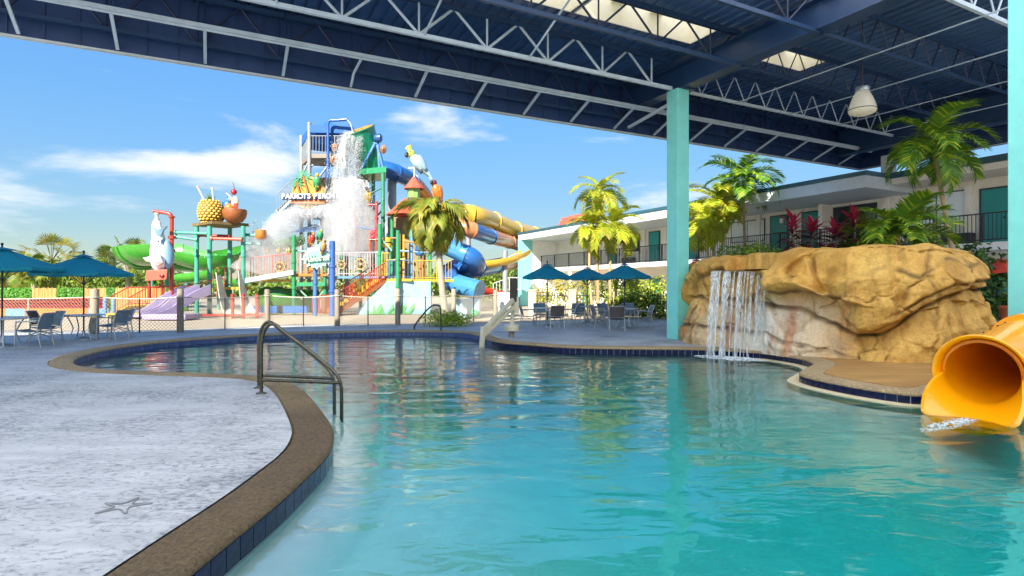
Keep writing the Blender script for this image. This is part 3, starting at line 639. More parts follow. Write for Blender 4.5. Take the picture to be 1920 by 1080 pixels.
# sink the basin floor behind the lip
bt = (V[:, 0] - 5.78) * .55 - (V[:, 1] - 14.3) * .84; bn = (V[:, 0] - 5.78) * .84 + (V[:, 1] - 14.3) * .55
nz_ = (fbm(V * 3.0 + 13, 3) - .5) * .22
fl_ = 1.93 + np.clip((np.abs(bt + nz_) - .68) / .16, 0, 1) * .6 + np.clip((bn + nz_ - .70) / .14, 0, 1) * .6 + (fbm(V * 4 + 3, 2) - .5) * .05
tp_m = (hz > 1.55) & (bn > -.6); V2[:, 2] = np.where(tp_m, np.minimum(V2[:, 2], fl_), V2[:, 2])
fs = [(k * NB + j, k * NB + (j + 1) % NB, (k + 1) * NB + (j + 1) % NB, (k + 1) * NB + j) for k in range(NT - 1) for j in range(NB)]
me = bpy.data.meshes.new('boulder'); me.from_pydata(V2.tolist(), [], fs); me.polygons.foreach_set('use_smooth', [True] * len(fs))
white = np.clip(1.15 - np.abs(X_ - 1440) / 150, 0, 1) * np.clip((Y_ - 545) / 45, 0, 1) * (.45 + .9 * fbm(V * np.array([3.5, 3.5, .8]), 4)); white = np.where(front, np.clip(white, 0, 1), 0)
rust = np.clip((fbm(V * np.array([5, 5, .7]) + 30, 4) - .52) * 7, 0, 1) * np.clip((Y_ - 550) / 40, 0, 1) * left
for nm, arr in (('crack', crack), ('white', white), ('rust', rust)):
    at = me.attributes.new(nm, 'FLOAT', 'POINT'); at.data.foreach_set('value', arr.astype(np.float32))
rm = pm('golden_rock', '#b9822c', .72, .3, 1.4, bump=.8, bscale=14, col2='#e9bc62', detail=8)
N, L = rm.node_tree.nodes, rm.node_tree.links; b = N['Principled BSDF']; col = b.inputs['Base Color'].links[0].from_socket
def blend(a, fac_name, c, k=1.0):
    global N, L
    at = N.new('ShaderNodeAttribute'); at.attribute_name = fac_name; mu = N.new('ShaderNodeMath'); mu.operation = 'MULTIPLY'; mu.inputs[1].default_value = k; mu.use_clamp = True
    L.new(at.outputs['Fac'], mu.inputs[0]); q = N.new('ShaderNodeMix'); q.data_type = 'RGBA'; L.new(mu.outputs[0], q.inputs['Factor']); L.new(a, q.inputs['A']); q.inputs['B'].default_value = (*lin(c), 1); return q.outputs['Result']
t = N.new('ShaderNodeTexCoord'); q = N.new('ShaderNodeMapping'); q.inputs['Scale'].default_value = (2.2, 2.2, .5); L.new(t.outputs['Object'], q.inputs['Vector'])
no = N.new('ShaderNodeTexNoise'); no.inputs['Scale'].default_value = 1.6; no.inputs['Detail'].default_value = 8; no.inputs['Roughness'].default_value = .65; L.new(q.outputs[0], no.inputs['Vector'])
mr = N.new('ShaderNodeMapRange'); mr.inputs['From Min'].default_value = .5; mr.inputs['From Max'].default_value = .72; mr.inputs['To Max'].default_value = .75; L.new(no.outputs['Fac'], mr.inputs['Value'])
q = N.new('ShaderNodeMix'); q.data_type = 'RGBA'; L.new(mr.outputs[0], q.inputs['Factor']); L.new(col, q.inputs['A']); q.inputs['B'].default_value = (*lin('#8f682c'), 1); col = q.outputs['Result']
col = blend(col, 'white', '#e6dcc8', 1.1); col = blend(col, 'rust', '#b86a22', .6); col = blend(col, 'crack', '#4a3416', .8)
gn = N.new('ShaderNodeTexNoise'); gn.inputs['Scale'].default_value = 22; gn.inputs['Detail'].default_value = 8; gn.inputs['Roughness'].default_value = .75; L.new(t.outputs['Object'], gn.inputs['Vector'])
gr = N.new('ShaderNodeMapRange'); gr.inputs['From Min'].default_value = .3; gr.inputs['From Max'].default_value = .7; gr.inputs['To Min'].default_value = .72; gr.inputs['To Max'].default_value = 1.18; L.new(gn.outputs['Fac'], gr.inputs['Value'])
gs_ = N.new('ShaderNodeVectorMath'); gs_.operation = 'SCALE'; L.new(col, gs_.inputs[0]); L.new(gr.outputs[0], gs_.inputs['Scale']); L.new(gs_.outputs[0], b.inputs['Base Color'])
b2 = N.new('ShaderNodeBump'); b2.inputs['Strength'].default_value = .7; b2.inputs['Distance'].default_value = .02; L.new(gn.outputs['Fac'], b2.inputs['Height']); L.new(b.inputs['Normal'].links[0].from_socket, b2.inputs['Normal']); L.new(b2.outputs[0], b.inputs['Normal'])
me.materials.append(rm); link('boulder', me, rock)
# falling water: separate ribbons over the lip
fall_m = alpha_mix('falling_water', (.86, .92, .94), .34, .58, 12, (4, 4, .3), .12, .5, .05, .95)
fall_v = alpha_mix('falling_water_veil', (.86, .92, .94), .38, .6, 18, (3, 3, .14), .12, .5, .04, .9)
wf = thing('waterfall', 'thin white streams of water falling from the boulder into the pool', 'waterfall', (5.6, 14.1, 0))
lipY = 14.1
for i, (px, wd) in enumerate([(1340, .13), (1351, .07), (1362, .10), (1378, .06), (1388, .07), (1398, .04), (1404, .04), (1412, .09), (1424, .04), (1437, .05), (1346, .20), (1366, .16), (1390, .14), (1426, .16)]):
    a = W(px, 509, lipY + .0); m = MB(); nn = 26; cols = 5 if i < 10 else 17; ph = rnd.random() * 6; vs = []
    reach = .36 + rnd.uniform(-.05, .05); dirv = Vector((-.45, -.85, 0)); back = a - dirv * .35 + Vector((0, 0, .03))
    for k in range(nn):
        t_ = k / (nn - 1)
        if t_ < .1: c = back.lerp(a, t_ / .1)
        else:
            u = (t_ - .1) / .9; c = a + dirv * (reach * u ** .55) + Vector((-.10 * u, 0, -(a.z - WATER_Z + .03) * u ** 1.35))
        w_ = wd * (1 - .35 * t_) * (1 + .25 * math.sin(9 * t_ + ph))
        for j in range(cols):
            s = (j / (cols - 1) - .5); vs.append(c + Vector((.87, -.45, 0)) * (s * w_) + dirv * (.02 * math.cos(s * 3.1) + .012 * math.sin(14 * t_ + j + ph)))
    if i >= 8:
        vs = [v if k < nn * cols * .55 else v for k, v in enumerate(vs)]
    m.add(vs, [(k * cols + j, k * cols + j + 1, (k + 1) * cols + j + 1, (k + 1) * cols + j) for k in range(nn - 1) for j in range(cols - 1)]); m.build('water_stream', fall_m, wf, smooth=180) if i < 10 else m.build('water_sheet', fall_v, wf, smooth=180)
m = MB(); pb = [Vector((5.78, 14.3, 1.955)) + Vector((.55, -.84, 0)) * x + Vector((.84, .55, 0)) * y for x, y in ((-.64, -.16), (.64, -.16), (.66, .3), (.5, .66), (0, .74), (-.5, .66), (-.66, .3))]
m.add(pb, [tuple(range(7))]); m.build('basin_water', pm('basin_water', '#a87a3a', .06, .2, 6, spec=.8, bump=.3, bscale=9), wf)
foam_m = alpha_mix('white_foam', (.9, .94, .94), .3, .6, 14, (1, 1, 1), .4, .3, .25, .95)
def foam(name, label, cx, cy, rx, ry, n, seed, rz=0.0, k=.8):
    r_ = random.Random(seed); m = MB()
    for _ in range(n):
        a, d = r_.random() * 6.283, math.sqrt(r_.random()); x, y = math.cos(a) * d * rx, math.sin(a) * d * ry
        s = k * r_.uniform(.006, .05) * (1.15 - d * .75); x, y = x * math.cos(rz) - y * math.sin(rz), x * math.sin(rz) + y * math.cos(rz)
        m.ell((cx + x, cy + y, WATER_Z + s * .15), (s * 1.6, s * 1.2, s * .55 * r_.uniform(.5, 1.4)), Matrix.Rotation(r_.random() * 3, 3, 'Z'), 6, 4)
    return tag(m.build(name, foam_m, smooth=180), label, 'foam', kind='stuff')
foam('waterfall_foam', 'white foam where the waterfall hits the pool', 5.25, 13.75, .9, .42, 1100, 3, -.6)
foam('slide_foam', 'white ripple of foam below the yellow tube slide', 5.42, 7.1, .8, .13, 420, 4, .55, .34)

# ------------------------------------------------------------------ yellow tube slide at the water's edge
SY = pm('yellow_fibreglass', '#ffa808', .22, .06, 1.2, coat=.5, spec=.5, dirt=.04)
slide = thing('tube_slide', 'bright yellow tube slide with flared mouth opening over the pool edge', 'water slide', (6.6, 8.1, 0))
Mm = W(1840, 700, 7.6); dx = Vector((.80, .60, .10)).normalized(); sx_ = dx.cross(Vector((0, 0, 1))).normalized(); upv = sx_.cross(dx)
def ring(c, d, r, n=40, a0=0.0, a1=2 * math.pi, full=True):
    s = d.cross(Vector((0, 0, 1))).normalized(); u = s.cross(d); k = n if full else n + 1
    return [c + s * (r * math.cos(a0 + (a1 - a0) * i / n)) + u * (r * math.sin(a0 + (a1 - a0) * i / n)) for i in range(k)]
def sweep(m, cs, ds, rs, n=44, mi=0):
    vs = []
    for c, d, r in zip(cs, ds, rs): vs += ring(c, d, r, n)
    m.add(vs, [(i * n + j, i * n + (j + 1) % n, (i + 1) * n + (j + 1) % n, (i + 1) * n + j) for i in range(len(cs) - 1) for j in range(n)], mi)
cen = [Mm + dx * (s) + Vector((.05 * s * s, -.02 * s * s, .03 * s * s)) for s in np.linspace(0, 7, 30)]
dirs = [(cen[min(i + 1, 29)] - cen[max(i - 1, 0)]).normalized() for i in range(30)]
m = MB(); sweep(m, cen, dirs, [.445] * 30); sweep(m, cen, dirs, [.405] * 30)
m.build('tube', SY, slide, smooth=60)
m = MB(); ss = [0.06, .02, -.02, -.06, -.09, -.10, -.085, -.05, 0.0, .05]; rr = [x * .78 for x in (.565, .585, .60, .615, .64, .665, .68, .672, .64, .585)]
sweep(m, [Mm + dx * s for s in ss], [dx] * 10, rr)
m.add(ring(Mm + dx * .06, dx, .441, 44) + ring(Mm + dx * .06, dx, .405, 44), [(j, (j + 1) % 44, 44 + (j + 1) % 44, 44 + j) for j in range(44)])
m.build('mouth_flange', SY, slide, smooth=50)
# lower half runs on as an open trough whose side lips drop towards the water
m = MB(); n_, k_ = 30, 14; vs = []
for thick in (0, .05):
    for k in range(k_):
        u = k / (k_ - 1); c = Mm - dx * (-.04 + .60 * u) + Vector((0, 0, .02 * u))
        rad = .41 + thick + .24 * u ** 1.6; lipa = R(-4 - 40 * u ** 1.6)
        for j in range(n_ + 1):
            a = math.pi - lipa + (math.pi + 2 * lipa) * j / n_
            vs.append(c + sx_ * (rad * math.cos(a)) + Vector((0, 0, 1)) * (rad * .98 * math.sin(a)))
q_ = n_ + 1; half = k_ * q_; fs = []
for k in range(k_ - 1):
    for j in range(n_):
        a = k * q_ + j; fs += [(a, a + 1, a + q_ + 1, a + q_), (half + a, half + a + q_, half + a + q_ + 1, half + a + 1)]
    for j in (0, n_): a = k * q_ + j; fs.append((a, a + q_, half + a + q_, half + a))
fs += [((k_ - 1) * q_ + j, (k_ - 1) * q_ + j + 1, half + (k_ - 1) * q_ + j + 1, half + (k_ - 1) * q_ + j) for j in range(n_)]
m.add(vs, fs); m.build('splash_trough', SY, slide, smooth=60)
m = MB(); cc, d_ = cen[7], dirs[7]
sweep(m, [cc - d_ * .05, cc - d_ * .05, cc + d_ * .05, cc + d_ * .05], [d_] * 4, [.445, .50, .50, .445]); m.build('joint_flange', SY, slide, smooth=30)
bolt_me = None; bm_ = MB(); bm_.lathe([(.012, 0), (.012, .012), (.004, .016)], n=8); bo = bm_.build('bolt', STEEL_DARK); bolt_me = bo.data; bpy.data.objects.remove(bo)
for s_i in range(2, 24):
    c, d = cen[s_i], dirs[s_i]; s2 = d.cross(Vector((0, 0, 1))).normalized(); u2 = s2.cross(d); an = R(112); nrm_ = s2 * math.cos(an) + u2 * math.sin(an)
    piece('bolt', bolt_me, slide, Matrix.Translation(c + nrm_ * .445) @ nrm_.to_track_quat('Z', 'Y').to_matrix().to_4x4())
m = MB()
sweep(m, [cen[-1], cen[-1]], [dirs[-1]] * 2, [.445, .02]); m.build('end_bend', SY, slide)
# weathered flagstone apron between the rock and the slide
m = MB(); i2 = [i for i in range(nr) if RIM[i][0] > 5.0 and 6.2 < RIM[i][1] < 12.4]; ap = [tuple(p) for p in safe_off(.385)[i2][::3]] + [(9.5, 7.2), (10.5, 11.8), (7.6, 11.75)]
m.prism(ap, .004, .012); tag(m.build('rock_apron', pm('tan_streaked_stone', '#b08850', .6, .25, 1.4, stretch=(.5, 2.2, 1), col2='#8a6534', bump=.3, bscale=16, detail=9)), kind='structure')

# ------------------------------------------------------------------ pool handrails
brz = pm('bronze_tube', '#5d5a4c', .28, .15, 6, metal=.85)
def rail_path(A, B, top=.985):
    A, B = Vector(A), Vector(B); d = (B - A); l = d.length; d.normalize()
    pr = [(0, 0), (0, .3), (0, .62), (.012, .76), (.06, .90), (.15, top), (.25, top - .01), (.36, top - .09), (.7, .69), (1.05, .455), (1.17, .37), (1.25, .28), (1.29, .17), (1.3, .05), (1.3, -.38)]
    return [A + d * (x / 1.3 * l) + Vector((0, 0, z)) for x, z in pr]
def handrail(label, A, B):
    t_ = thing('pool_handrail', label, 'handrail', A, 'pair of pool handrails on the near deck')
    P = catmull(rail_path(A, B), 5); m = MB(); m.tube(P, .024, 12); m.build('rail', brz, t_, smooth=60)
    A, B = Vector(A), Vector(B); m = MB(); m.tube([A + Vector((0, 0, .19)), A + (B - A) * .985 + Vector((0, 0, .21))], .022, 10); m.build('lower_bar', brz, t_, smooth=60)
    m = MB(); m.lathe([(.075, 0), (.07, .012), (.03, .022), (.026, .03)], A, 20); m.build('escutcheon', brz, t_, smooth=40)
handrail('bronze pool handrail at the near deck edge, front one of the pair', (-3.56, 8.18, .002), (-2.32, 7.84, 0))
handrail('bronze pool handrail at the near deck edge, behind its twin', (-3.80, 8.64, .002), (-2.53, 8.2, 0))
A = G(776, 618); B = G(826, 622)
t_ = thing('grab_rail', 'thin dark grab rail at the far pool edge by the shrub', 'handrail', (A.x, 20.7, 0))
P = [W(777, 617, 20.6), W(779, 608, 20.55), W(800, 582, 20.4), W(812, 573, 20.3), W(822, 573, 20.2), W(826, 580, 20.2), W(827, 622, 20.2)]
m = MB(); m.tube(catmull(P, 5), .03, 8); m.build('rail', brz, t_, smooth=60)

# ------------------------------------------------------------------ accessible pool lift
lift_m = pm('beige_lift_paint', '#d9cfae', .45, .08, 4, dirt=.15)
lb = G(959, 632); YL = lb.y
lift = thing('pool_lift', 'beige pool lift with slanted double arm at the pool edge', 'pool lift', tuple(lb))
m = MB(); m.lathe([(.09, 0), (.09, .33), (.07, .35)], lb, 16); m.build('pedestal', pm('lift_steel', '#8b8474', .5, .15, 5), lift, smooth=40)
m = MB(); m.lathe([(.23, .19), (.245, .21), (.245, .35), (.22, .375), (.04, .38)], lb, 28); m.build('turret', lift_m, lift, smooth=40)
m = MB(); m.bar(W(960, 612, YL), W(962, 560, YL), .1, .12); m.build('mast', lift_m, lift, bevel=.01)
m = MB(); m.bar(W(962, 566, YL - .1), W(963, 522, YL - .1), .19, .22); m.build('mast_cover', pm('dark_canvas_cover', '#3f3a34', .8, .2, 6), lift, bevel=.03)
for nm, o_ in (('arm', 0), ('arm', 12)):
    m = MB(); m.bar(W(962, 562 + o_ * 1.2, YL - .2), W(906, 620 + o_ * .7, YL - 1.2), .1, .12); m.build(nm, lift_m, lift, bevel=.01)
m = MB(); m.bar(W(906, 612, YL - 1.25), W(903, 655, YL - 1.3), .11, .11); m.build('arm_end', lift_m, lift, bevel=.01)
m = MB(); m.box(W(968, 572, YL - .05), (.16, .2, .5)); m.build('control_box', lift_m, lift, bevel=.02)

# ------------------------------------------------------------------ rope topped chain link fence between the deck and the play area
FP = [(-27, 18.9), (-20.5, 18.9), (-13.7, 18.9), (-11.2, 19.45), (-9.6, 22.6), (-6.9, 22.75), (-4.6, 23.2), (-2.5, 24.7), (-.75, 26.2)]
fence = thing('chain_link_fence', 'low chain link fence with weathered timber posts between deck and play area', 'fence', (-6.9, 22.75, 0))
wire_m = pm('galvanised_wire', '#b9b09c', .5, .15, 5, metal=.3)
for i, (x, y) in enumerate(FP):
    r_ = .105 if i != 2 else .13; m = MB(); h_ = 1.45 + rnd.uniform(-.05, .05); lean = rnd.uniform(-.02, .02)
    m.lathe([(r_ * 1.04, 0), (r_, .5), (r_ * .97, h_ - .03), (r_ * .8, h_)], (x, y, 0), 14); m.build('post', WOOD, fence, smooth=50)
    for z in (1.2,):
        m = MB(); m.tube([(x + math.cos(a) * (r_ + .012), y + math.sin(a) * (r_ + .012), z + .01 * math.sin(2 * a)) for a in np.linspace(0, 6.283, 14, endpoint=False)], .018, 6, closed=True); m.build('rope_wrap', wire_m, fence, smooth=90)
for i in range(len(FP) - 1):
    a, b = Vector((*FP[i], 0)), Vector((*FP[i + 1], 0)); d = b - a; l = d.length; d.normalize()
    off = d.cross(Vector((0, 0, 1))) * -.12
    sag = lambda t_: 1.2 - .07 * math.sin(math.pi * t_)
    m = MB(); m.tube([a + d * (l * t_) + off + Vector((0, 0, sag(t_))) for t_ in np.linspace(0, 1, 12)], .02, 6); m.build('top_rope', wire_m, fence, smooth=90)
    k = max(1, int(l / 2.6))
    for j in range(1, k + 1):
        p_ = a + d * (l * j / (k + 1)) + off; m = MB(); m.cyl(p_, p_ + Vector((0, 0, 1.16)), .022, n=8); m.build('line_post', STEEL_DARK if j % 2 else wire_m, fence)
    m = MB(); pitch, H_ = .115, 1.12; n_ = int((l + H_) / pitch)
    for j in range(n_):
        for sgn in (1, -1):
            x0, x1 = (-H_ + j * pitch, j * pitch); z0, z1 = (0, H_)
            if x0 < 0: z0 = -x0; x0 = 0
            if x1 > l: z1 = H_ - (x1 - l); x1 = l
            if x1 - x0 < .02: continue
            za, zb = (z0, z1) if sgn > 0 else (H_ - z0, H_ - z1)
            m.tube([a + d * x0 + off + Vector((0, 0, za + .02)), a + d * x1 + off + Vector((0, 0, zb + .02))], .0065, 3, caps=False)
    tag(m.build('wire_mesh', wire_m, fence, fix=False), kind='stuff')

# ------------------------------------------------------------------ umbrellas, tables, chairs
teal_cloth = pm('teal_umbrella_canvas', '#15899c', .75, .08, 5, bump=.1, bscale=200, trans=.32)
red_cloth = pm('red_umbrella_canvas', '#d4493a', .75, .08, 5, trans=.2)
def make_umbrella(label, at, rad, zr, zt, cloth, group, rz=.2):
    t_ = thing('patio_umbrella', label, 'umbrella', at, group); c = Vector(at)
    m = MB(); m.lathe([(.28, 0), (.275, .03), (.2, .085), (.07, .11), (.04, .2), (.035, .26)], c, 24); m.build('base', pm('umbrella_base', '#8f9aa2', .35, .1, 5, metal=.5), t_, smooth=40)
    m = MB(); m.cyl(c + Vector((0, 0, .1)), c + Vector((0, 0, zt + .06)), .022, n=10); m.build('pole', STEEL_DARK, t_, smooth=40)
    m = MB(); z2 = zt - (zt - zr) * .16
    for k in range(8):
        a0, a1 = rz + k * math.pi / 4, rz + (k + 1) * math.pi / 4; rows = []
        for s in np.linspace(.14, 1, 7):
            zz_ = zr + (z2 - zr) * (1 - s) / .86 + .05 * s * (1 - s) * -1; row = []
            for u in np.linspace(0, 1, 5):
                p0, p1 = Vector((math.cos(a0), math.sin(a0), 0)), Vector((math.cos(a1), math.sin(a1), 0))
                row.append(c + p0.lerp(p1, u) * (rad * s) + Vector((0, 0, zz_ - .035 * s * math.sin(math.pi * u))))
            rows.append(row)
        rows.append([v - Vector((0, 0, .07)) for v in rows[-1]])
        vs = [v for r2 in rows for v in r2]; m.add(vs, [(i * 5 + j, i * 5 + j + 1, (i + 1) * 5 + j + 1, (i + 1) * 5 + j) for i in range(7) for j in range(4)])
    m.build('canopy', cloth, t_, fix=False, smooth=20)
    m = MB()
    for k in range(8):
        a0, a1 = rz + k * math.pi / 4, rz + (k + 1) * math.pi / 4
        p0, p1 = (Vector((math.cos(a), math.sin(a), 0)) * rad * .24 + c for a in (a0, a1))
        m.add([c + Vector((0, 0, zt)), p0 + Vector((0, 0, z2 + .01)), p1 + Vector((0, 0, z2 + .01))], [(0, 1, 2)])
    m.build('vent_cap', cloth, t_, fix=False)
    m = MB(); m.ell(c + Vector((0, 0, zt + .075)), .035, nu=10, nv=6); m.build('finial', STEEL_DARK, t_, smooth=180)
    for k in range(8):
        a = rz + k * math.pi / 4; m = MB(); m.bar(c + Vector((0, 0, z2 - .03)), c + Vector((math.cos(a) * rad * .98, math.sin(a) * rad * .98, zr - .02)), .014, .02); m.build('rib', STEEL_DARK, t_)
        m = MB(); m.bar(c + Vector((0, 0, zr - .35)), c + Vector((math.cos(a) * rad * .5, math.sin(a) * rad * .5, (zr + z2) / 2 - .04)), .012, .014); m.build('strut', STEEL_DARK, t_)
    return t_
T1, T2 = G(4, 650), G(157, 637)
make_umbrella('teal patio umbrella cut by the photo edge, nearest to the deck corner', tuple(T1), 1.36, 2.02, 2.55, teal_cloth, 'teal umbrellas on the near deck', .35)
make_umbrella('teal patio umbrella over the table by the timber fence post', tuple(T2), 1.28, 1.93, 2.48, teal_cloth, 'teal umbrellas on the near deck', .1)
UR = [G(1026, 612), G(1101, 606), G(1171, 614)]
make_umbrella('teal umbrella nearest the aqua brick end of the hotel', tuple(UR[0]), 1.02, 1.93, 2.46, teal_cloth, 'teal umbrellas in front of the hotel', .3)
make_umbrella('teal umbrella standing behind and between the other two', tuple(UR[1]), 1.0, 1.93, 2.40, teal_cloth, 'teal umbrellas in front of the hotel', .0)
make_umbrella('teal umbrella nearest the aqua column', tuple(UR[2]), 1.04, 1.93, 2.44, teal_cloth, 'teal umbrellas in front of the hotel', .2)
make_umbrella('coral red umbrella half hidden behind the left side of the rock', tuple(W(1306, 640, 22.0).xy) + (0,), 1.0, 2.05, 2.6, red_cloth, 'coral umbrellas behind the rock')
make_umbrella('coral red umbrella by the shrubs beside the aqua column edge', (14.1, 16.6, 0), 1.0, 2.0, 2.35, red_cloth, 'coral umbrellas behind the rock')
sling = pm('grey_blue_sling', '#6d7f8a', .7, .1, 30, bump=.2, bscale=150); sling_d = pm('brown_grey_sling', '#5c5350', .7, .1, 30, bump=.2, bscale=150)
def make_chair(sl, nm):
    t_ = thing('patio_chair', 'chair', 'chair')
    w = .27
    for s in (-1, 1):
        m = MB(); m.tube(catmull([(s * w, -.27, 0), (s * w, -.25, .35), (s * w, -.24, .6), (s * w, -.20, .645), (s * w, 0, .655), (s * w, .24, .64)], 4), .016, 8); m.build('leg', ALU, t_, smooth=60)
        m = MB(); m.tube(catmull([(s * w * .98, .32, 0), (s * w * .98, .26, .3), (s * w * .96, .24, .5), (s * w * .94, .29, .7), (s * w * .9, .36, .85)], 4), .016, 8); m.build('leg', ALU, t_, smooth=60)
        m = MB(); m.box((s * w, -.02, .662), (.042, .46, .018)); m.build('armrest', ALU, t_, bevel=.004)
        m = MB(); m.tube(catmull([(s * w * .9, -.24, .22), (s * w * .9, 0, .30), (s * w * .9, .26, .2)], 4), .01, 6); m.build('brace', ALU, t_, smooth=60)
    m = MB(); nn = 9; vs = []
    for k in range(nn):
        y = -.25 + .49 * k / (nn - 1); z = .43 - .035 * math.sin(math.pi * k / (nn - 1)) - .01 * k / nn
        vs += [(-w * .93, y, z), (0, y, z - .012), (w * .93, y, z), (w * .93, y, z - .012), (0, y, z - .024), (-w * .93, y, z - .012)]
    m.add(vs, [(k * 6 + j, k * 6 + (j + 1) % 6, (k + 1) * 6 + (j + 1) % 6, (k + 1) * 6 + j) for k in range(nn - 1) for j in range(6)] + [tuple(range(6)), tuple((nn - 1) * 6 + j for j in range(6))]); m.build('seat', sl, t_, smooth=50)
    m = MB(); vs = []
    for k in range(nn):
        u = k / (nn - 1); y, z = .245 + .115 * u ** 1.3, .47 + .38 * u
        for x, dy in ((-w * .9, 0), (-w * .45, .03), (0, .04), (w * .45, .03), (w * .9, 0)): vs.append((x, y + dy, z))
    m.add(vs, [(k * 5 + j, k * 5 + j + 1, (k + 1) * 5 + j + 1, (k + 1) * 5 + j) for k in range(nn - 1) for j in range(4)])
    m.add([(x, y + .012, z) for x, y, z in vs], [(k * 5 + j, (k + 1) * 5 + j, (k + 1) * 5 + j + 1, k * 5 + j + 1) for k in range(nn - 1) for j in range(4)]); m.build('backrest', sl, t_, fix=False, smooth=60)
    m = MB(); m.tube(catmull([(-w * .9, .36, .85), (-w * .45, .392, .855), (0, .402, .857), (w * .45, .392, .855), (w * .9, .36, .85)], 3), .016, 8); m.build('back_frame', ALU, t_, smooth=60)
    for y_, z_ in ((.25, .45), (-.25, .43)): m = MB(); m.tube([(-w * .95, y_, z_), (w * .95, y_, z_)], .013, 6); m.build('seat_bar', ALU, t_)
    return t_
def make_table():
    t_ = thing('patio_table', 'table', 'table')
    m = MB(); m.lathe([(.03, .70), (.5, .70), (.52, .712), (.52, .728), (.5, .735), (.03, .735)], n=36); m.build('table_top', pm('table_top_grey', '#b9bec0', .35, .06, 4), t_, smooth=40)
    for k in range(4):
        a = math.pi / 4 + k * math.pi / 2; c, s = math.cos(a), math.sin(a); m = MB()
        m.tube(catmull([(c * .42, s * .42, .7), (c * .30, s * .30, .45), (c * .28, s * .28, .3), (c * .40, s * .40, 0)], 5), .017, 8); m.build('leg', ALU, t_, smooth=60)
    return t_
tb0 = make_table(); tabs = [(T1, 'round grey table under the umbrella cut by the photo edge'), (T2, 'round grey table under the umbrella by the timber post'), (UR[0], 'round table under the umbrella nearest the hotel end wall'), (UR[1], 'round table farthest back in front of the hotel bushes'), (UR[2], 'round table under the umbrella nearest the aqua column')]
for i, (p_, lb_) in enumerate(tabs):
    if i == 0: tb0.location = p_; tag(tb0, lb_, group='patio tables')
    else: dup(tb0, p_, .3 * i, lb_, 'patio tables')
ch0, ch1 = make_chair(sling, 'g'), make_chair(sling_d, 'b')
def face(d): return math.atan2(d[1], d[0]) + math.pi / 2                       # local -Y is the front of the chair
CH = [(0, (-12.25, 14.75), (-1, -.15), 'grey sling chair at the edge table, its back towards the open deck', 0),
      (0, (-12.75, 15.75), (-.5, -1), 'grey sling chair behind the edge table, seen past its neighbour', 0),
      (1, (-13.15, 16.25), (1, .22), 'brownish sling chair facing right at the table by the timber post', 0),
      (0, (-11.62, 16.75), (-1, .08), 'blue grey sling chair facing left at the table by the timber post', 0),
      (0, (-11.95, 17.55), (-.8, -.8), 'grey sling chair farthest back at the table by the timber post', 0)]
def gp(px, py): p_ = G(px, py); return (p_.x, p_.y)
CH += [(0, gp(991, 612), (1, .1), 'silver chair facing right, nearest the aqua brick wall', 1), (0, gp(1015, 608), (.2, -1), 'silver chair facing the pool behind the table by the brick wall', 1),
       (1, gp(1041, 616), (-.2, 1), 'dark backed chair with its back to the pool', 1), (0, gp(1066, 611), (-1, .1), 'silver chair facing left beside the dark backed chair', 1),
       (0, gp(1084, 606), (.1, 1), 'pale backed chair at the table farthest back', 1), (0, gp(1116, 604), (-1, 0), 'silver chair on the right of the table farthest back', 1),
       (0, gp(1126, 614), (1, .15), 'silver chair facing right at the table nearest the aqua column', 1), (0, gp(1138, 609), (.5, -1), 'silver chair behind the table nearest the aqua column, turned to it', 1),
       (1, gp(1156, 619), (.1, 1), 'dark mesh chair with back to the pool at the table nearest the column', 1), (0, gp(1180, 608), (0, -1), 'silver chair facing the pool in front of the leafy bushes', 1),
       (0, gp(1206, 616), (-1, -.05), 'silver chair facing left, closest to the aqua column', 1)]
used = [0, 0]
for kind, p_, d, lb_, g_ in CH:
    src = (ch0, ch1)[kind]; grp = ('sling chairs on the near deck', 'sling chairs in front of the hotel')[g_]
    if not used[kind]: src.location = (*p_, 0); src.rotation_euler = (0, 0, face(d)); tag(src, lb_, group=grp); used[kind] = 1
    else: dup(src, (*p_, 0), face(d), lb_, grp)
# ------------------------------------------------------------------ hotel: one long two storey block along v, walkways with railings facing the pool
hotel = thing('hotel_building', 'long two storey cream motel with teal doors and walkway railings', 'building', tuple(QP(24.9, 20)))
QR, QW, QE = 24.9, 26.5, 23.0           # railing line, room wall, edge of the deeper roof
Z2, ZR = 3.15, 6.05
P_END, P_NEAR, P_STEP = 42.6, -2.0, 13.7
m = MB(); m.qbox(QW, QW + .3, P_NEAR, P_END, 0, 5.75); m.build('wall', CREAM, hotel)
m = MB(); m.qbox(QR - .08, QW, P_NEAR, P_END, Z2 - .28, Z2); m.build('walkway_slab', WHITE, hotel)
trim_m = pm('dark_teal_flashing', '#2f5560', .4, .1, 3); fas2 = pm('pale_grey_fascia', '#c3ccd0', .55, .06, 3, dirt=.1); soff = pm('soffit', '#e0d8c8', .8, .05, 3)
m = MB(); m.qbox(QE, QW + 12, P_STEP, P_END + .15, 5.5, 5.98); m.build('roof', fas2, hotel)
m = MB(); m.qbox(QE - .05, QW + 12, P_STEP - .05, P_END + .2, 5.985, 6.16); m.build('roof_flashing', trim_m, hotel)
m = MB(); m.qbox(QR - .25, QW + 12, P_NEAR, P_STEP - .053, 5.72, 5.96); m.build('roof', soff, hotel)
m = MB(); m.qbox(QR - .33, QW + 12, P_NEAR, P_STEP - .056, 5.965, 6.2); m.build('roof_flashing', trim_m, hotel)
m = MB(); m.qbox(QW - .02, QW, P_NEAR, P_STEP, 5.2, 5.715); m.build('wall_band', soff, hotel)
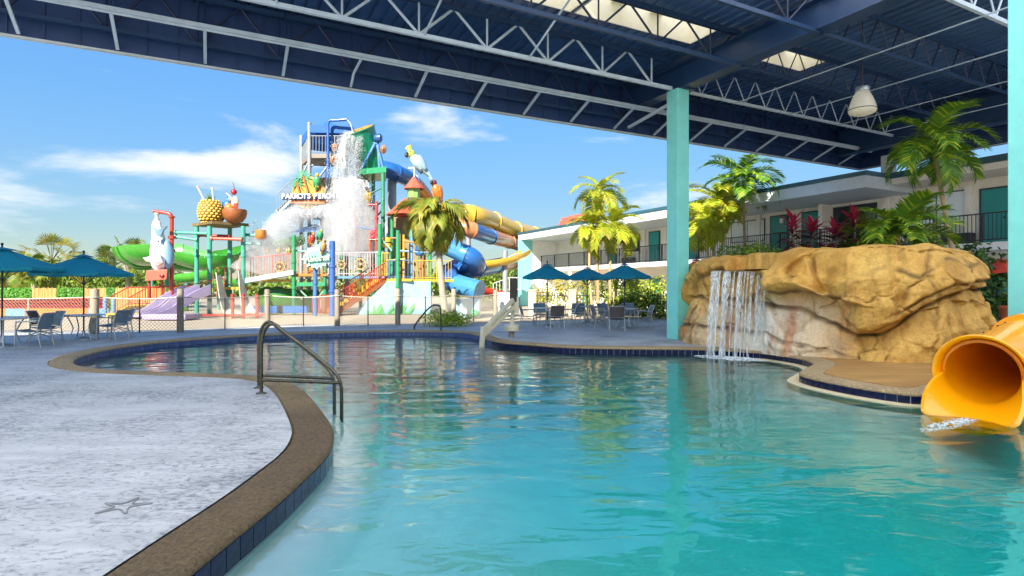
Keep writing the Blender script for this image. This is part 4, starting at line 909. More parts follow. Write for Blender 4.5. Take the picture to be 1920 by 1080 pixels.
# end wall and aqua brick pier
brick_m = bpy.data.materials.new('aqua_painted_brick'); brick_m.use_nodes = True; _n, _l = brick_m.node_tree.nodes, brick_m.node_tree.links
_b = _n['Principled BSDF']; _b.inputs['Roughness'].default_value = .6; _t = _n.new('ShaderNodeTexCoord'); _q = _n.new('ShaderNodeMapping'); _q.inputs['Rotation'].default_value = (R(90), 0, 0)
_k = _n.new('ShaderNodeTexBrick'); _k.inputs['Scale'].default_value = 3.2; _k.inputs['Color1'].default_value = (*lin('#7fd6d8'), 1); _k.inputs['Color2'].default_value = (*lin('#8adfe0'), 1); _k.inputs['Mortar'].default_value = (*lin('#5fb4b8'), 1); _k.inputs['Mortar Size'].default_value = .03
_l.new(_t.outputs['Object'], _q.inputs['Vector']); _l.new(_q.outputs[0], _k.inputs['Vector']); _l.new(_k.outputs['Color'], _b.inputs['Base Color'])
m = MB(); m.qbox(QE - .1, QE + 1.1, P_END - .35, P_END, 0, 5.495); m.build('brick_pier', brick_m, hotel)
m = MB(); m.qbox(QE + 1.1, QW, P_END - .3, P_END - .05, 0, 5.495); m.build('end_wall', WHITE, hotel)
teal_door = pm('teal_door_paint', '#1f8f8c', .45, .08, 2, coat=.1); frame_m = pm('dark_frame', '#2c3a3c', .5, .1, 4); glass_m = pm('window_blind', '#dfe8ea', .15, .05, 2, spec=.8)
dark_glass = pm('dark_window_glass', '#1d2a30', .08, .2, 2, spec=.9)
def door(p0, z0, h=2.1, w=.95, label=None):
    m = MB(); m.qbox(QW - .07, QW - .002, p0 - .07, p0 + w + .07, z0, z0 + h + .07); f = m.build('door_frame', frame_m, hotel)
    m = MB(); m.qbox(QW - .09, QW - .072, p0, p0 + w, z0 + .01, z0 + h); d = m.build('door', teal_door, f, bevel=0)
    m = MB(); m.ell(QP(QW - .12, p0 + .1, z0 + 1.0), .04, nu=8, nv=6); m.build('knob', STEEL_DARK, f)
def window(p0, p1, z0, z1, mat=None):
    m = MB(); m.qbox(QW - .05, QW - .002, p0, p1, z0, z1); f = m.build('window', frame_m, hotel); k = 2; w = (p1 - p0 - .05) / k
    for i in range(k):
        m = MB(); m.qbox(QW - .06, QW - .052, p0 + .05 + i * w, p0 + i * w + w, z0 + .05, z1 - .05); m.build('pane', mat or glass_m, f)
    m = MB(); m.qbox(QW - .12, QW, p0 - .05, p1 + .05, z0 - .07, z0 - .003); m.build('sill', WHITE, f)
def p_px(px, q=QW): return p_at(px, q)
door(p_px(1892), Z2, 2.12, p_px(1842) - p_px(1892)); window(p_px(1812), p_px(1706), Z2 + .95, Z2 + 2.25)
window(p_px(1645), p_px(1563), Z2 + .6, Z2 + 2.2, dark_glass); door(p_px(1540), Z2); door(p_px(1477), Z2); window(p_px(1435), p_px(1372), Z2 + .9, Z2 + 2.1)
door(p_px(1237), Z2); window(p_px(1200), p_px(1172), Z2 + .9, Z2 + 2.1, dark_glass); door(p_px(1156), Z2); door(p_px(1108), Z2); door(p_px(1310), Z2)
door(p_px(1238), 0); window(p_px(1200), p_px(1172), .9, 2.1, dark_glass); door(p_px(1106), 0); door(p_px(1892), 0); door(p_px(1870), 0, w=.9); window(p_px(1780), p_px(1720), .9, 2.1, dark_glass)
for a in (1815, 1660, 1550, 1420, 1245, 1205, 1160, 1100):       # party walls and slim posts between the rooms
    p_ = p_px(a, QW - .35); m = MB(); m.qbox(QW - .7 if a in (1550, 1100) else QW - .18, QW - .001, p_, p_ + .2, Z2 + .003, 5.49); m.build('wall_fin', CREAM, hotel)
for px in (1798, 1600, 1180):
    p_ = p_px(px, QW - .2); m = MB(); m.qbox(QW - .5, QW - .06, p_ - .5, p_ + .5, Z2 + .05, Z2 + .5); m.build('air_conditioner', pm('dark_ac_unit', '#3a3c3d', .6, .2, 8), hotel, bevel=.02)
for p_ in np.arange(0.5, P_END, 6.2):
    m = MB(); m.qbox(QR - .02, QR + .14, p_, p_ + .16, 0, Z2 - .283); m.build('post', WHITE, hotel)
# railing: top and bottom bar, posts, every baluster its own piece
rail = MB(); rail.qbox(QR - .02, QR + .03, P_NEAR, P_END - .35, Z2 + 1.03, Z2 + 1.075); rail.qbox(QR - .015, QR + .025, P_NEAR, P_END - .35, Z2 + .08, Z2 + .12)
for p_ in np.arange(P_NEAR, P_END - .4, 2.1): rail.qbox(QR - .025, QR + .035, p_, p_ + .06, Z2 + .002, Z2 + 1.029)
rl = rail.build('railing', STEEL_DARK, hotel)
bm2 = MB(); bm2.box((0, 0, .455), (.02, .02, .91)); bo = bm2.build('baluster', STEEL_DARK); bal_me = bo.data; bpy.data.objects.remove(bo)
p_ = 6.6; k = 0
while p_ < P_END - .5 and k < 290:
    piece('baluster', bal_me, rl, Matrix.Translation(QP(QR + .005, p_, Z2 + .12)) @ Matrix.Rotation(UVROT, 4, 'Z')); p_ += .128; k += 1
for px in (1841, 1480):
    m = MB(); c_ = QP(QW - .14, p_px(px) + .35, Z2 + 1.85); m.box(c_, (.12, .16, .24), UVROT); m.build('wall_lantern', WHITE, hotel, bevel=.02)
# low dark fence with stone piers in front of the rooms
lf = thing('garden_fence', 'dark metal picket fence between pale stone piers before the hotel', 'fence', (4, 29.5, 0))
pts = [Vector((1.0, 29.0, 0)), Vector((3.1, 29.9, 0)), Vector((5.4, 30.2, 0)), Vector((8.2, 28.6, 0))]
for a in pts:
    m = MB(); m.box(a + Vector((0, 0, .68)), (.36, .36, 1.36)); m.box(a + Vector((0, 0, 1.4)), (.44, .44, .07)); m.build('stone_pier', pm('stone_pier', '#b3a68e', .85, .2, 9, bump=.4), lf)
pk = MB(); pk.box((0, 0, .6), (.022, .022, 1.2)); bo = pk.build('picket', STEEL_DARK); pk_me = bo.data; bpy.data.objects.remove(bo)
for a, b in zip(pts, pts[1:]):
    d = b - a; l = d.length; m = MB()
    for z in (.15, 1.1): m.bar(a + Vector((0, 0, z)), b + Vector((0, 0, z)), .03, .04)
    m.build('rail', STEEL_DARK, lf)
    for i in range(1, int(l / .16)): piece('picket', pk_me, lf, Matrix.Translation(a + d * (i * .16 / l) + Vector((0, 0, .08))))

# ------------------------------------------------------------------ plants
def leaf_mat(name, h1, h2, trans=.35): return pm(name, h1, .5, .35, 2.2, col2=h2, trans=trans, spec=.4)
palm_green = leaf_mat('palm_leaf_green', '#3f6a1c', '#6f9a2a'); palm_lime = leaf_mat('palm_leaf_lime', '#7f9a1e', '#c2c83a', .45); palm_dark = leaf_mat('palm_leaf_dark', '#2a4a1c', '#4f7530')
palm_gold = leaf_mat('palm_leaf_gold', '#8a7a1e', '#c0a63a', .4); sabal = leaf_mat('sabal_leaf', '#5d6a20', '#9a9a3c')
trunk_m = pm('palm_trunk', '#a48a62', .85, .25, 3, bump=.6, bscale=10, stretch=(2, 2, 6)); trunk_g = pm('palm_trunk_grey', '#958b7a', .85, .2, 3, bump=.6, bscale=10, stretch=(2, 2, 6))
def frond(name, mat, Lf=1.6, droop=1.1, leaf=.5, n=32, w=.062, fold=.45, seed=1, rise=.35, hang=.3):
    r_ = random.Random(seed); m = MB(); P = []; a = rise; x = z = 0; k = 24; stp = Lf / k
    for i in range(k + 1):
        P.append(Vector((x, 0, z))); x += math.cos(a) * stp; z += math.sin(a) * stp; a -= droop / k * (.5 + 1.1 * i / k)
    m.tube(P, [.018 * (1 - .85 * i / k) for i in range(k + 1)], 4, 0)
    for i in range(n):
        t_ = .14 + .86 * i / (n - 1); f_ = t_ * k; j = min(int(f_), k - 1); p = P[j].lerp(P[j + 1], f_ - j); T = (P[j + 1] - P[j]).normalized(); up = Vector((-T.z, 0, T.x))
        ll = leaf * (.45 + .75 * math.sin(math.pi * (.12 + .80 * t_))) * r_.uniform(.85, 1.1)
        for s in (-1, 1):
            fw = .45 + .55 * t_ + r_.uniform(-.12, .12); d = (Vector((0, s, 0)) + T * fw + up * (fold * r_.uniform(.5, 1.2))).normalized()
            mid = p + d * ll * .5; tip = p + d * ll * .97 + Vector((0, 0, -ll * hang * r_.uniform(.5, 1.3)))
            sd = d.cross(up).normalized() * (w * .5); 
            m.add([p - sd * .5, p + sd * .5, mid + sd, tip, mid - sd], [(0, 1, 2, 4), (4, 2, 3)], 1 if r_.random() < .22 else 0)
    o = m.build(name, mat, fix=False); me = o.data; bpy.data.objects.remove(o); return me
FR = {}
for key, ms_, kw in (('lime', [palm_lime, palm_gold], {}), ('green', [palm_green, palm_lime], {}), ('dark', [palm_dark, palm_green], {}), ('gold', [leaf_mat('palm_leaf_olive', '#5f7420', '#98a040'), palm_gold], dict(droop=1.6, leaf=.55, n=40, fold=.1, hang=.5))):
    FR[key] = [frond('frond', ms_, seed=i, droop=kw.get('droop', 1.1) + .25 * i, **{a: b for a, b in kw.items() if a != 'droop'}) for i in range(3)]
def palm(name, label, base, crown, r, fr, nf, size, cat='palm tree', group=None, lo=-.5, hi=1.25, shaft=True, tm=None, seed=1, trunk2=None, old=0):
    r_ = random.Random(seed); base, crown = Vector(base), Vector(crown); t_ = thing(name, label, cat, tuple(base), group)
    mid = base.lerp(crown, .5) + Vector((r_.uniform(-.12, .12), 0, 0)); P = catmull([base, mid, crown], 14); k = len(P)
    m = MB(); m.tube(P, [r * (1.25 - .4 * i / k + (.06 if i % 2 else 0) + (.35 * max(0, 1 - i / 4))) for i in range(k)], 10); m.build('trunk', tm or trunk_m, t_, smooth=60)
    d = (P[-1] - P[-2]).normalized()
    if shaft:
        m = MB(); m.tube([crown - d * .1, crown + d * .25 * size, crown + d * .5 * size], [r * .95, r * 1.05, r * .4], 10); m.build('crownshaft', pm('crownshaft_green', '#7d9a45', .5, .2, 3), t_, smooth=60)
    top = crown + d * (.38 * size if shaft else 0)
    for i in range(nf):
        u = (i + .5) / nf; az = i * 2.39996 + r_.uniform(-.25, .25); elv = hi + (lo - hi) * u ** .8 + r_.uniform(-.12, .12)
        M = Matrix.Translation(top) @ Matrix.Rotation(az, 4, 'Z') @ Matrix.Rotation(-elv + .35, 4, 'Y') @ Matrix.Rotation(r_.uniform(-.3, .3), 4, 'X') @ Matrix.Scale(size * r_.uniform(.85, 1.1), 4)
        piece('frond', r_.choice(FR[fr] if i < nf - old else FR['gold']), t_, M)
    return t_
# two lime palms in front of the hotel
palm('palm_tree', 'tall lime green palm rising highest in front of the hotel', G(1122, 596) + Vector((0, 0, 0)), W(1124, 372, 29), .07, 'lime', 16, .95, seed=3, group='lime palms before the hotel', lo=-.7)
palm('palm_tree', 'lower lime palm with spreading crown in front of the hotel', G(1146, 597), W(1146, 438, 28.5), .07, 'lime', 18, 1.15, seed=4, group='lime palms before the hotel', lo=-.7)
palm('palm_tree', 'small lime palm leaning left under the tall one before the hotel', G(1112, 597), W(1106, 434, 28.8), .06, 'lime', 13, .85, seed=14, group='lime palms before the hotel', lo=-.7)
# palms rising behind the rock
palm('palm_tree', 'bushy lime palm clump rising between aqua column and rock', (9.4, 27.6, 0), W(1342, 392, 27.6), .06, 'lime', 20, 1.1, seed=5, group='palms behind the rock', lo=-1.0)
palm('palm_tree', 'green palm beside the aqua column, low fronds hanging over the rock', (9.0, 27.0, 0), W(1325, 425, 27.0), .055, 'lime', 16, 1.05, seed=15, group='palms behind the rock', lo=-1.0)
palm('palm_tree', 'taller green palm right of the bushy clump behind the rock', (10.9, 27.2, 0), W(1394, 352, 27.2), .06, 'green', 18, 1.25, seed=6, group='palms behind the rock', lo=-.35, old=0)
palm('palm_tree', 'slender palm with tan trunk under the roof, fronds against the ceiling', (12.3, 15.4, 0), W(1752, 285, 15.6), .055, 'green', 19, .9, seed=7, lo=-.85, hi=1.35, group='palms behind the rock')
palm('areca_palm', 'low feathery palm arching over the right top of the rock', (9.9, 14.3, 2.1), W(1682, 440, 14.2), .05, 'green', 22, .86, seed=8, lo=.0, hi=1.3, shaft=False, group='palms behind the rock')
# shaggy palm in front of the tower
palm('palm_tree', 'shaggy drooping palm in front of the water play tower', (-2.95, 25.6, 0), W(818, 418, 25.6), .13, 'gold', 30, 1.12, seed=9, lo=-1.0, hi=1.3, shaft=True, tm=trunk_g)
# foliage clouds
def bush(name, label, blobs, mats, n, ls, cat='shrub', group=None, seed=1, stems=True, kind=None, ratio=.5):
    r_ = random.Random(seed); c0 = Vector(blobs[0][0]); c0.z = 0
    t_ = thing(name, label, cat, tuple(c0), group) if not kind else None; m = MB(); vol = [b[1][0] * b[1][1] * b[1][2] for b in blobs]; tot = sum(vol)
    for (c, rad), v_ in zip(blobs, vol):
        c = Vector(c)
        for _ in range(int(n * v_ / tot)):
            d = Vector((r_.gauss(0, 1), r_.gauss(0, 1), r_.gauss(0, 1))).normalized(); q = r_.random() ** .4 * (1 + .18 * math.sin(5 * d.x + 3 * d.z + seed) + .1 * r_.random())
            p = c + Vector((d.x * rad[0] * q, d.y * rad[1] * q, d.z * rad[2] * q)); p.z = max(p.z, .03)
            a = (d + Vector((r_.gauss(0, .7), r_.gauss(0, .7), r_.gauss(0, .7) + .3))).normalized(); b = a.orthogonal().normalized(); b = Matrix.Rotation(r_.random() * 6.28, 3, a) @ b; e = a.cross(b); s = ls * r_.uniform(.6, 1.3)
            m.add([p - b * s * .5, p + e * s * ratio * .5 + a * s * .06, p + b * s * .5, p - e * s * ratio * .5 + a * s * .06], [(0, 1, 2, 3)], r_.randrange(len(mats)))
    o = m.build('foliage' if not kind else name, mats, t_, fix=False)
    if kind: return tag(o, label, cat, group, kind)
    if stems:
        m = MB()
        for (c, rad) in blobs:
            for _ in range(3): m.tube([(c[0] + r_.uniform(-.1, .1), c[1] + r_.uniform(-.1, .1), 0 if stems is True else stems), (c[0] + r_.uniform(-.5, .5) * rad[0], c[1], c[2] + rad[2] * .3)], .015, 4)
        m.build('stem', trunk_g, t_)
    return t_
LM = [leaf_mat('shrub_lime', '#8f9f1e', '#cbd048'), leaf_mat('shrub_mid', '#5d7f1e', '#93ad35'), leaf_mat('shrub_deep', '#35551a', '#55792a')]
MM = [LM[1], LM[2], leaf_mat('shrub_olive', '#4d5c1c', '#76802f')]; DM = [leaf_mat('leaf_dark_gloss', '#1c3a1a', '#33602a', .2), LM[2]]
bush('flowering_shrub', 'big lime green bush left of the aqua column before the hotel', [((6.0, 28.2, .75), (1.0, .8, .75)), ((7.0, 27.8, .65), (.8, .7, .65)), ((5.2, 28.5, .6), (.8, .6, .6))], LM, 3600, .16, seed=2, group='bushes before the hotel')
bush('flowering_shrub', 'taller green bush behind the lime one under the walkway', [((5.6, 30.6, 1.4), (1.5, .7, .95)), ((7.4, 30.2, 1.2), (1.1, .7, .9))], [LM[0], LM[1]], 3000, .17, seed=3, group='bushes before the hotel')
bush('pale_shrub', 'thin pale yellow shrub behind the picket fence', [((2.6, 31, 1.2), (.9, .6, .9)), ((1.6, 31.2, 1.0), (.5, .5, .8))], [LM[0], palm_gold], 1300, .15, seed=4, group='bushes before the hotel')
bush('pale_shrub', 'pale shrub against the cream ground floor wall', [((4.0, 31.2, 1.15), (.9, .6, 1.0))], [LM[0], palm_gold], 1000, .15, seed=5, group='bushes before the hotel')
bush('aqua_flower_bush', 'small bush at the foot of the hotel door beside the column', [((7.75, 26.9, .5), (.45, .45, .5))], [LM[1], LM[2]], 600, .12, seed=6, group='bushes before the hotel')
bush('garden_shrub', 'low yellow green shrub outside the fence below the shaggy palm', [((-2.7, 22.6, .3), (.85, .6, .36)), ((-2.0, 22.5, .28), (.5, .45, .32))], LM[:2], 1500, .11, seed=7)
bush('broad_leaf_shrub', 'tall dark glossy shrub between the rock and the right column', [((13.1, 16.4, 2.1), (.75, .5, .75)), ((13.6, 16.2, 1.2), (.6, .5, .9)), ((12.5, 15.6, .6), (.5, .4, .5))], DM, 1500, .2, seed=8)
bush('ground_fern', 'low green fern at the foot of the red cordylines on the rock', [((7.6, 15.6, 2.32), (1.0, .35, .22)), ((9.1, 14.7, 2.5), (.9, .35, .28))], [LM[2], palm_green], 1500, .15, seed=9, stems=2.1, ratio=.25)
bush('planter_shrub', 'green leafy shrub on the rock behind the spill basin', [((6.9, 16.6, 2.42), (1.0, .35, .36))], [LM[1], LM[2]], 1300, .14, seed=10, stems=1.9, ratio=.35)
# red cordylines: every leaf its own blade
def blade(name, mat, Lb, wb):
    m = MB(); vs = []; k = 7
    for i in range(k):
        t_ = i / (k - 1); w_ = wb * math.sin(math.pi * (.08 + .9 * t_)) ** .8; z = -.28 * Lb * t_ ** 2; x = Lb * t_ * (1 - .1 * t_)
        vs += [(x, -w_, z + w_ * .35), (x, 0, z), (x, w_, z + w_ * .35)]
    m.add(vs, [(i * 3 + j, i * 3 + j + 1, (i + 1) * 3 + j + 1, (i + 1) * 3 + j) for i in range(k - 1) for j in range(2)]); o = m.build(name, mat, fix=False, smooth=180); me = o.data; bpy.data.objects.remove(o); return me
cord_r = pm('cordyline_pink', '#66102a', .35, .3, 5, col2='#a82c4a', trans=.3); cord_d = pm('cordyline_maroon', '#3a1420', .35, .3, 5, col2='#5d2430', trans=.15)
b_r, b_d = blade('leaf', cord_r, .5, .055), blade('leaf', cord_d, .55, .06)
def cordyline(label, pos, h, seed):
    r_ = random.Random(seed); p0 = Vector(pos); t_ = thing('cordyline', label, 'plant', tuple(p0), 'red cordylines on the rock')
    m = MB(); m.tube([p0 - Vector((0, 0, .2)), p0 + Vector((.02, 0, h * .85))], .025, 6); m.build('stem', trunk_g, t_)
    for i in range(34):
        u = i / 33; z = h * (.12 + .78 * u); az = i * 2.4 + r_.uniform(-.2, .2); elv = -.25 + 1.5 * u ** 1.5 + r_.uniform(-.15, .15); red = u > .62
        piece('leaf', b_r if red else b_d, t_, Matrix.Translation(p0 + Vector((0, 0, z))) @ Matrix.Rotation(az, 4, 'Z') @ Matrix.Rotation(-elv, 4, 'Y') @ Matrix.Scale(r_.uniform(.8, 1.15), 4))
for px, py, h, lb_, sd in ((1487, 468, .82, 'red tipped cordyline nearest the spill basin', 1), (1522, 466, .68, 'red cordyline second from the spill basin', 2), (1566, 464, .52, 'shortest red cordyline in the row on the rock', 3), (1602, 462, .92, 'red cordyline beside the feathery palm, tallest of the row', 4)):
    Yc = 14.9 - (px - 1487) * .003; p_ = W(px, py + 6, Yc); cordyline(lb_, tuple(p_), h, sd)
# terracotta pot by the column edge
pt = W(1891, 600, 14.6); pt.z = 0
pot = thing('plant_pot', 'terracotta pot on a stand beside the right column', 'pot', tuple(pt)); terra = pm('terracotta', '#a5583a', .8, .15, 6)
m = MB(); m.lathe([(.14, .62), (.2, .98), (.22, .99), (.22, 1.05), (.19, 1.05), (.17, .98)], pt, 20); m.build('pot', terra, pot, smooth=40)
m = MB()
for a in range(3): m.bar(pt + Vector((.15 * math.cos(a * 2.1), .15 * math.sin(a * 2.1), .62)), pt + Vector((.22 * math.cos(a * 2.1), .22 * math.sin(a * 2.1), 0)), .035)
m.build('stand', WOOD, pot)
# ------------------------------------------------------------------ trees and screens far behind
def sabal_palm(label, px, py, Y, h_r, seed):
    r_ = random.Random(seed); c = W(px, py, Y); t_ = thing('sabal_palm', label, 'palm tree', (c.x, c.y, 0), 'cabbage palms behind the play area')
    m = MB(); m.tube([(c.x, c.y, 0), (c.x + .1, c.y, c.z * .5), tuple(c)], [.24, .2, .22], 10); m.build('trunk', trunk_g, t_, smooth=60)
    m = MB()
    for i in range(46):
        d = Vector((r_.gauss(0, 1), r_.gauss(0, 1), r_.gauss(.25, .9))).normalized(); st_ = c + d * (h_r * .35); e = c + d * (h_r * .75) - Vector((0, 0, .1)); m.tube([c, e], .025, 3, caps=False)
        sd = d.orthogonal().normalized(); sd = Matrix.Rotation(r_.random() * 6.28, 3, d) @ sd
        for j in range(13):
            a = (j - 6) / 6 * 1.25; q = (d * math.cos(a) + sd * math.sin(a)).normalized(); w_ = q.cross(d.cross(sd)).normalized() * .05
            tip = e + q * h_r * .55 * (1 - .25 * abs(j - 6) / 6) + Vector((0, 0, -h_r * .18)); md = e.lerp(tip, .55) + Vector((0, 0, .08)); m.add([e, md + w_, tip, md - w_], [(0, 1, 2, 3)], 1 if r_.random() < .35 else 0)
    m.build('crown', [sabal, palm_gold] if seed % 2 else [sabal, palm_green], t_, fix=False); return t_
sabal_palm('cabbage palm with round crown between the two teal umbrellas', 97, 490, 48, 2.4, 1); sabal_palm('cabbage palm left of the green bowl slide', 238, 486, 50, 2.1, 2)
sabal_palm('cabbage palm at the photo edge beyond the edge umbrella', -20, 505, 50, 2.0, 3); sabal_palm('slim cabbage palm whose trunk shows left of the table umbrella', 62, 508, 46, 1.5, 4)
r5 = random.Random(3)
for i, (px, py, w_, h_, Y, lb_) in enumerate([(10, 522, 5, 1.7, 56, 'olive shrub mass behind the hedge panels at the photo edge'), (70, 520, 4.5, 1.6, 57, 'shrub between cabbage palm trunks'), (130, 515, 4, 2.0, 58, 'dark tree behind the table umbrella pole'),
        (185, 518, 4.2, 1.8, 57, 'scrubby tree right of the table umbrella pole'), (260, 524, 3.5, 1.5, 56, 'low tree under the green bowl slide'), (320, 526, 3.5, 1.3, 58, 'dim shrub behind the red ramp'),
        (900, 522, 4.5, 1.5, 62, 'hazy tree between the play tower and the hotel'), (955, 520, 4.5, 1.8, 64, 'round green tree beside the aqua brick pier'), (985, 522, 3, 1.6, 66, 'tree just behind the aqua brick pier'), (-60, 515, 5, 2, 56, 'tree beyond the photo edge')]):
    c = W(px, py, Y); bush('background_tree', lb_, [((c.x, Y, c.z), (w_ * .55, 1.6, h_)), ((c.x + w_ * .3, Y + .5, c.z - .4), (w_ * .45, 1.4, h_ * .8)), ((c.x - w_ * .35, Y - .5, c.z - .6), (w_ * .4, 1.4, h_ * .75)), ((c.x, Y - .8, 1.0), (w_ * .7, 1.4, 1.1))], MM, 1800, .42, 'tree', 'trees behind the play area', seed=20 + i, ratio=.45)
bush('treeline', 'far line of trees closing the horizon behind the park', [((x, 95 + r5.uniform(-6, 6), 1.6), (7.5, 3, r5.uniform(2.0, 3.4))) for x in range(-130, 60, 8)], MM, 16000, .9, 'trees', None, seed=50, kind='stuff')
scr = thing('screen_fence', 'garden screen of green hedge panels and bamboo panels behind the play area', 'fence', (-26, 38, 0))
hedge_m = [leaf_mat('hedge_panel_leaf', '#3f7a26', '#5f9a35'), LM[2]]; bam = pm('bamboo_cane', '#b9894a', .6, .25, 3, col2='#d6ab66', stretch=(3, 3, .6))
Ys = 38.0; x = W(-40, 540, Ys).x; r6 = random.Random(2); hd = True
for px0, px1, hd in ((-60, 15, 1), (15, 60, 1), (60, 107, 0), (107, 156, 1), (156, 200, 0), (200, 216, 1), (216, 262, 0), (262, 310, 0), (310, 350, 1)):
    xa, xb = W(px0, 540, Ys).x, W(px1, 540, Ys).x
    m = MB()
    if hd:
        m.box(((xa + xb) / 2, Ys + .1, .75), (xb - xa - .02, .1, 1.45), m=1)
        for _ in range(420): 
            p = Vector((r6.uniform(xa, xb), Ys + r6.uniform(-.06, .04), r6.uniform(.02, 1.5))); s = r6.uniform(.05, .11); a = r6.random() * 3.1; e = Vector((math.cos(a), r6.uniform(-.5, .1), math.sin(a))) * s; g_ = Vector((-math.sin(a), r6.uniform(-.5, .3), math.cos(a))) * s * .6
            m.add([p - e, p + g_, p + e, p - g_], [(0, 1, 2, 3)], 0)
        m.build('hedge_panel', hedge_m, scr, fix=False)
    else:
        k = int((xb - xa) / .085)
        for i in range(k): m.tube([(xa + (i + .5) * .085, Ys + r6.uniform(-.015, .015), 0), (xa + (i + .5) * .085 + r6.uniform(-.012, .012), Ys, 1.5 + r6.uniform(-.05, .04))], r6.uniform(.034, .043), 5)
        m.build('bamboo_panel', bam, scr)
# ------------------------------------------------------------------ water play park
RED = paint('#c2412e'); ORANGE = paint('#e58a34'); YEL = paint('#f0c23a'); GREEN = paint('#37a06a'); TEALG = paint('#4fb49a'); LIME = paint('#4db03a', .25, .4); BLUE = paint('#2f6fb8', .3, .4)
LBLUE = paint('#8fc4de'); PURPLE = paint('#cbb9dc'); WHT = paint('#eef0ea'); BROWN = paint('#7a4a24'); PEACH = paint('#e8975f', .3, .4); TUBEY = paint('#f2c443', .25, .5); SALMON = paint('#e06a52'); GREYP = pm('grey_galvanised', '#8e9294', .5, .1, 3, metal=.3); NAVYL = paint('#27416e'); DKGREEN = paint('#1f7a5c', .3, .4)
def post(par, px, y0, y1, Y, r, mat, name='post'):
    a, b = W(px, y0, Y), W(px, y1, Y)
    if y1 >= 575: b.z = 0
    m = MB(); m.cyl(b, a, r, n=10)
    for t_ in (.33, .66):
        c = b.lerp(a, t_)
        if (a - b).length > 2: m.lathe([(r * 1.35, -.05), (r * 1.35, .05)], c, 10)
    return m.build(name, mat, par, smooth=40)
def pipe(par, pts, Y, r, mat, name='pipe', sub=4):
    P = [W(p[0], p[1], p[2] if len(p) > 2 else Y) for p in pts]; m = MB(); m.tube(catmull(P, sub) if len(P) > 2 else P, r, 10)
    if len(P) == 2:
        d = (P[1] - P[0]).normalized(); m.lathe([(r * 1.6, -.04), (r * 1.6, .04)], P[0] + d * .05, 10, M=d.to_track_quat('Z', 'Y').to_matrix()); m.lathe([(r * 1.6, -.04), (r * 1.6, .04)], P[1] - d * .05, 10, M=d.to_track_quat('Z', 'Y').to_matrix())
    return m.build(name, mat, par, smooth=40)
def railing(par, P, h, mat, step=.14, r=.016, name='railing'):
    m = MB(); P = [Vector(p) for p in P]; up = Vector((0, 0, h))
    for a, b in zip(P, P[1:]):
        m.cyl(a + up, b + up, .03, n=6); m.cyl(a + Vector((0, 0, .1)), b + Vector((0, 0, .1)), .02, n=5); k = max(1, int((b - a).length / step))
        for i in range(k + 1): c = a.lerp(b, i / k); m.tube([c, c + up], r if i % 8 else r * 1.8, 5)
    return m.build(name, mat, par)
def slab(par, pts, z0, z1, mat, name):
    m = MB(); m.prism([(p[0], p[1]) for p in pts], z0, z1); return m.build(name, mat, par)
# --- red and orange paddling wall
pw = thing('paddling_wall', 'low wall with red lattice above orange and blue panels behind the near tables', 'wall', (-25, 30, 0))
Yw = 30.0
def wallbox(px0, px1, z0, z1, mat, nm, d=.12): a, b = W(px0, 540, Yw).x, W(px1, 540, Yw).x; m = MB(); m.qbox; m.hexa([Vector((x, y, z)) for z in (z0, z1) for x, y in ((a, Yw), (b, Yw), (b, Yw + d), (a, Yw + d))]); return m.build(nm, mat, pw, bevel=.01)
wallbox(-60, 10, .04, .42, ORANGE, 'panel'); wallbox(10.3, 46, .04, .42, paint('#7fb4e0'), 'panel'); wallbox(46.3, 165, .04, .42, ORANGE, 'panel'); wallbox(165.3, 203, .04, .42, paint('#7fb4e0'), 'panel')
a, b = W(-60, 540, Yw).x, W(200, 540, Yw).x; m = MB()
for z in (.46, .94): m.bar((a, Yw + .05, z), (b, Yw + .05, z), .07, .05)
k = int((b - a) / .16)
for i in range(k):
    x = a + i * .16
    for s in (0, 1): m.bar((x + s * .2, Yw + .03 + s * .03, .46), (x + .2 - s * .2, Yw + .03 + s * .03, .94), .03, .02)
m.build('lattice', RED, pw)
m = MB(); m.hexa([Vector((x, y, z)) for z in (.44, .96) for x, y in ((a, Yw + .1), (b, Yw + .1), (b, Yw + .13), (a, Yw + .13))]); m.build('lattice_back', pm('dark_red_back', '#8a2f26', .7), pw)
for px in (197, 213):
    c = W(px, 590, 29); c.z = 0; t_ = thing('marker_post', 'short pale blue post at the end of the red lattice wall' if px < 200 else 'short pale blue post at the foot of the red ramp', 'post', tuple(c), 'pale blue posts by the ramp')
    m = MB(); m.lathe([(.1, 0), (.1, .95), (.085, 1.0), (.02, 1.04)], c, 12); m.build('shaft', paint('#7fa4d0'), t_, smooth=40)
# --- red entry ramp
rp = thing('entry_ramp', 'red railed ramp climbing to the fish crate at the left of the park', 'ramp', (-21, 31, 0))
P1, P2, P3 = W(205, 588, 30.5), W(240, 556, 30.5), W(332, 552, 31.5)
P1.z, P2.z, P3.z = .02, .55, .62
railing(rp, [P1, P2, P3], .98, RED, .16); off_ = Vector((.35, 1.1, 0)); railing(rp, [P1 + off_, P2 + off_, P3 + off_], .98, RED, .16)
m = MB(); m.hexa([P1, P2 - Vector((0, 0, .02)), P2 + off_, P1 + off_, P1 + Vector((0, 0, .06)), P2 + Vector((0, 0, .05)), P2 + off_ + Vector((0, 0, .06)), P1 + off_ + Vector((0, 0, .06))]); m.build('ramp_floor', YEL, rp)
m = MB(); m.hexa([P2, P3, P3 + off_, P2 + off_, P2 + Vector((0, 0, .06)), P3 + Vector((0, 0, .06)), P3 + off_ + Vector((0, 0, .06)), P2 + off_ + Vector((0, 0, .06))]); m.build('landing', YEL, rp)
railing(rp, [P3 + Vector((.2, 0, 0)), W(420, 553, 32.5)], .95, SALMON, .17)
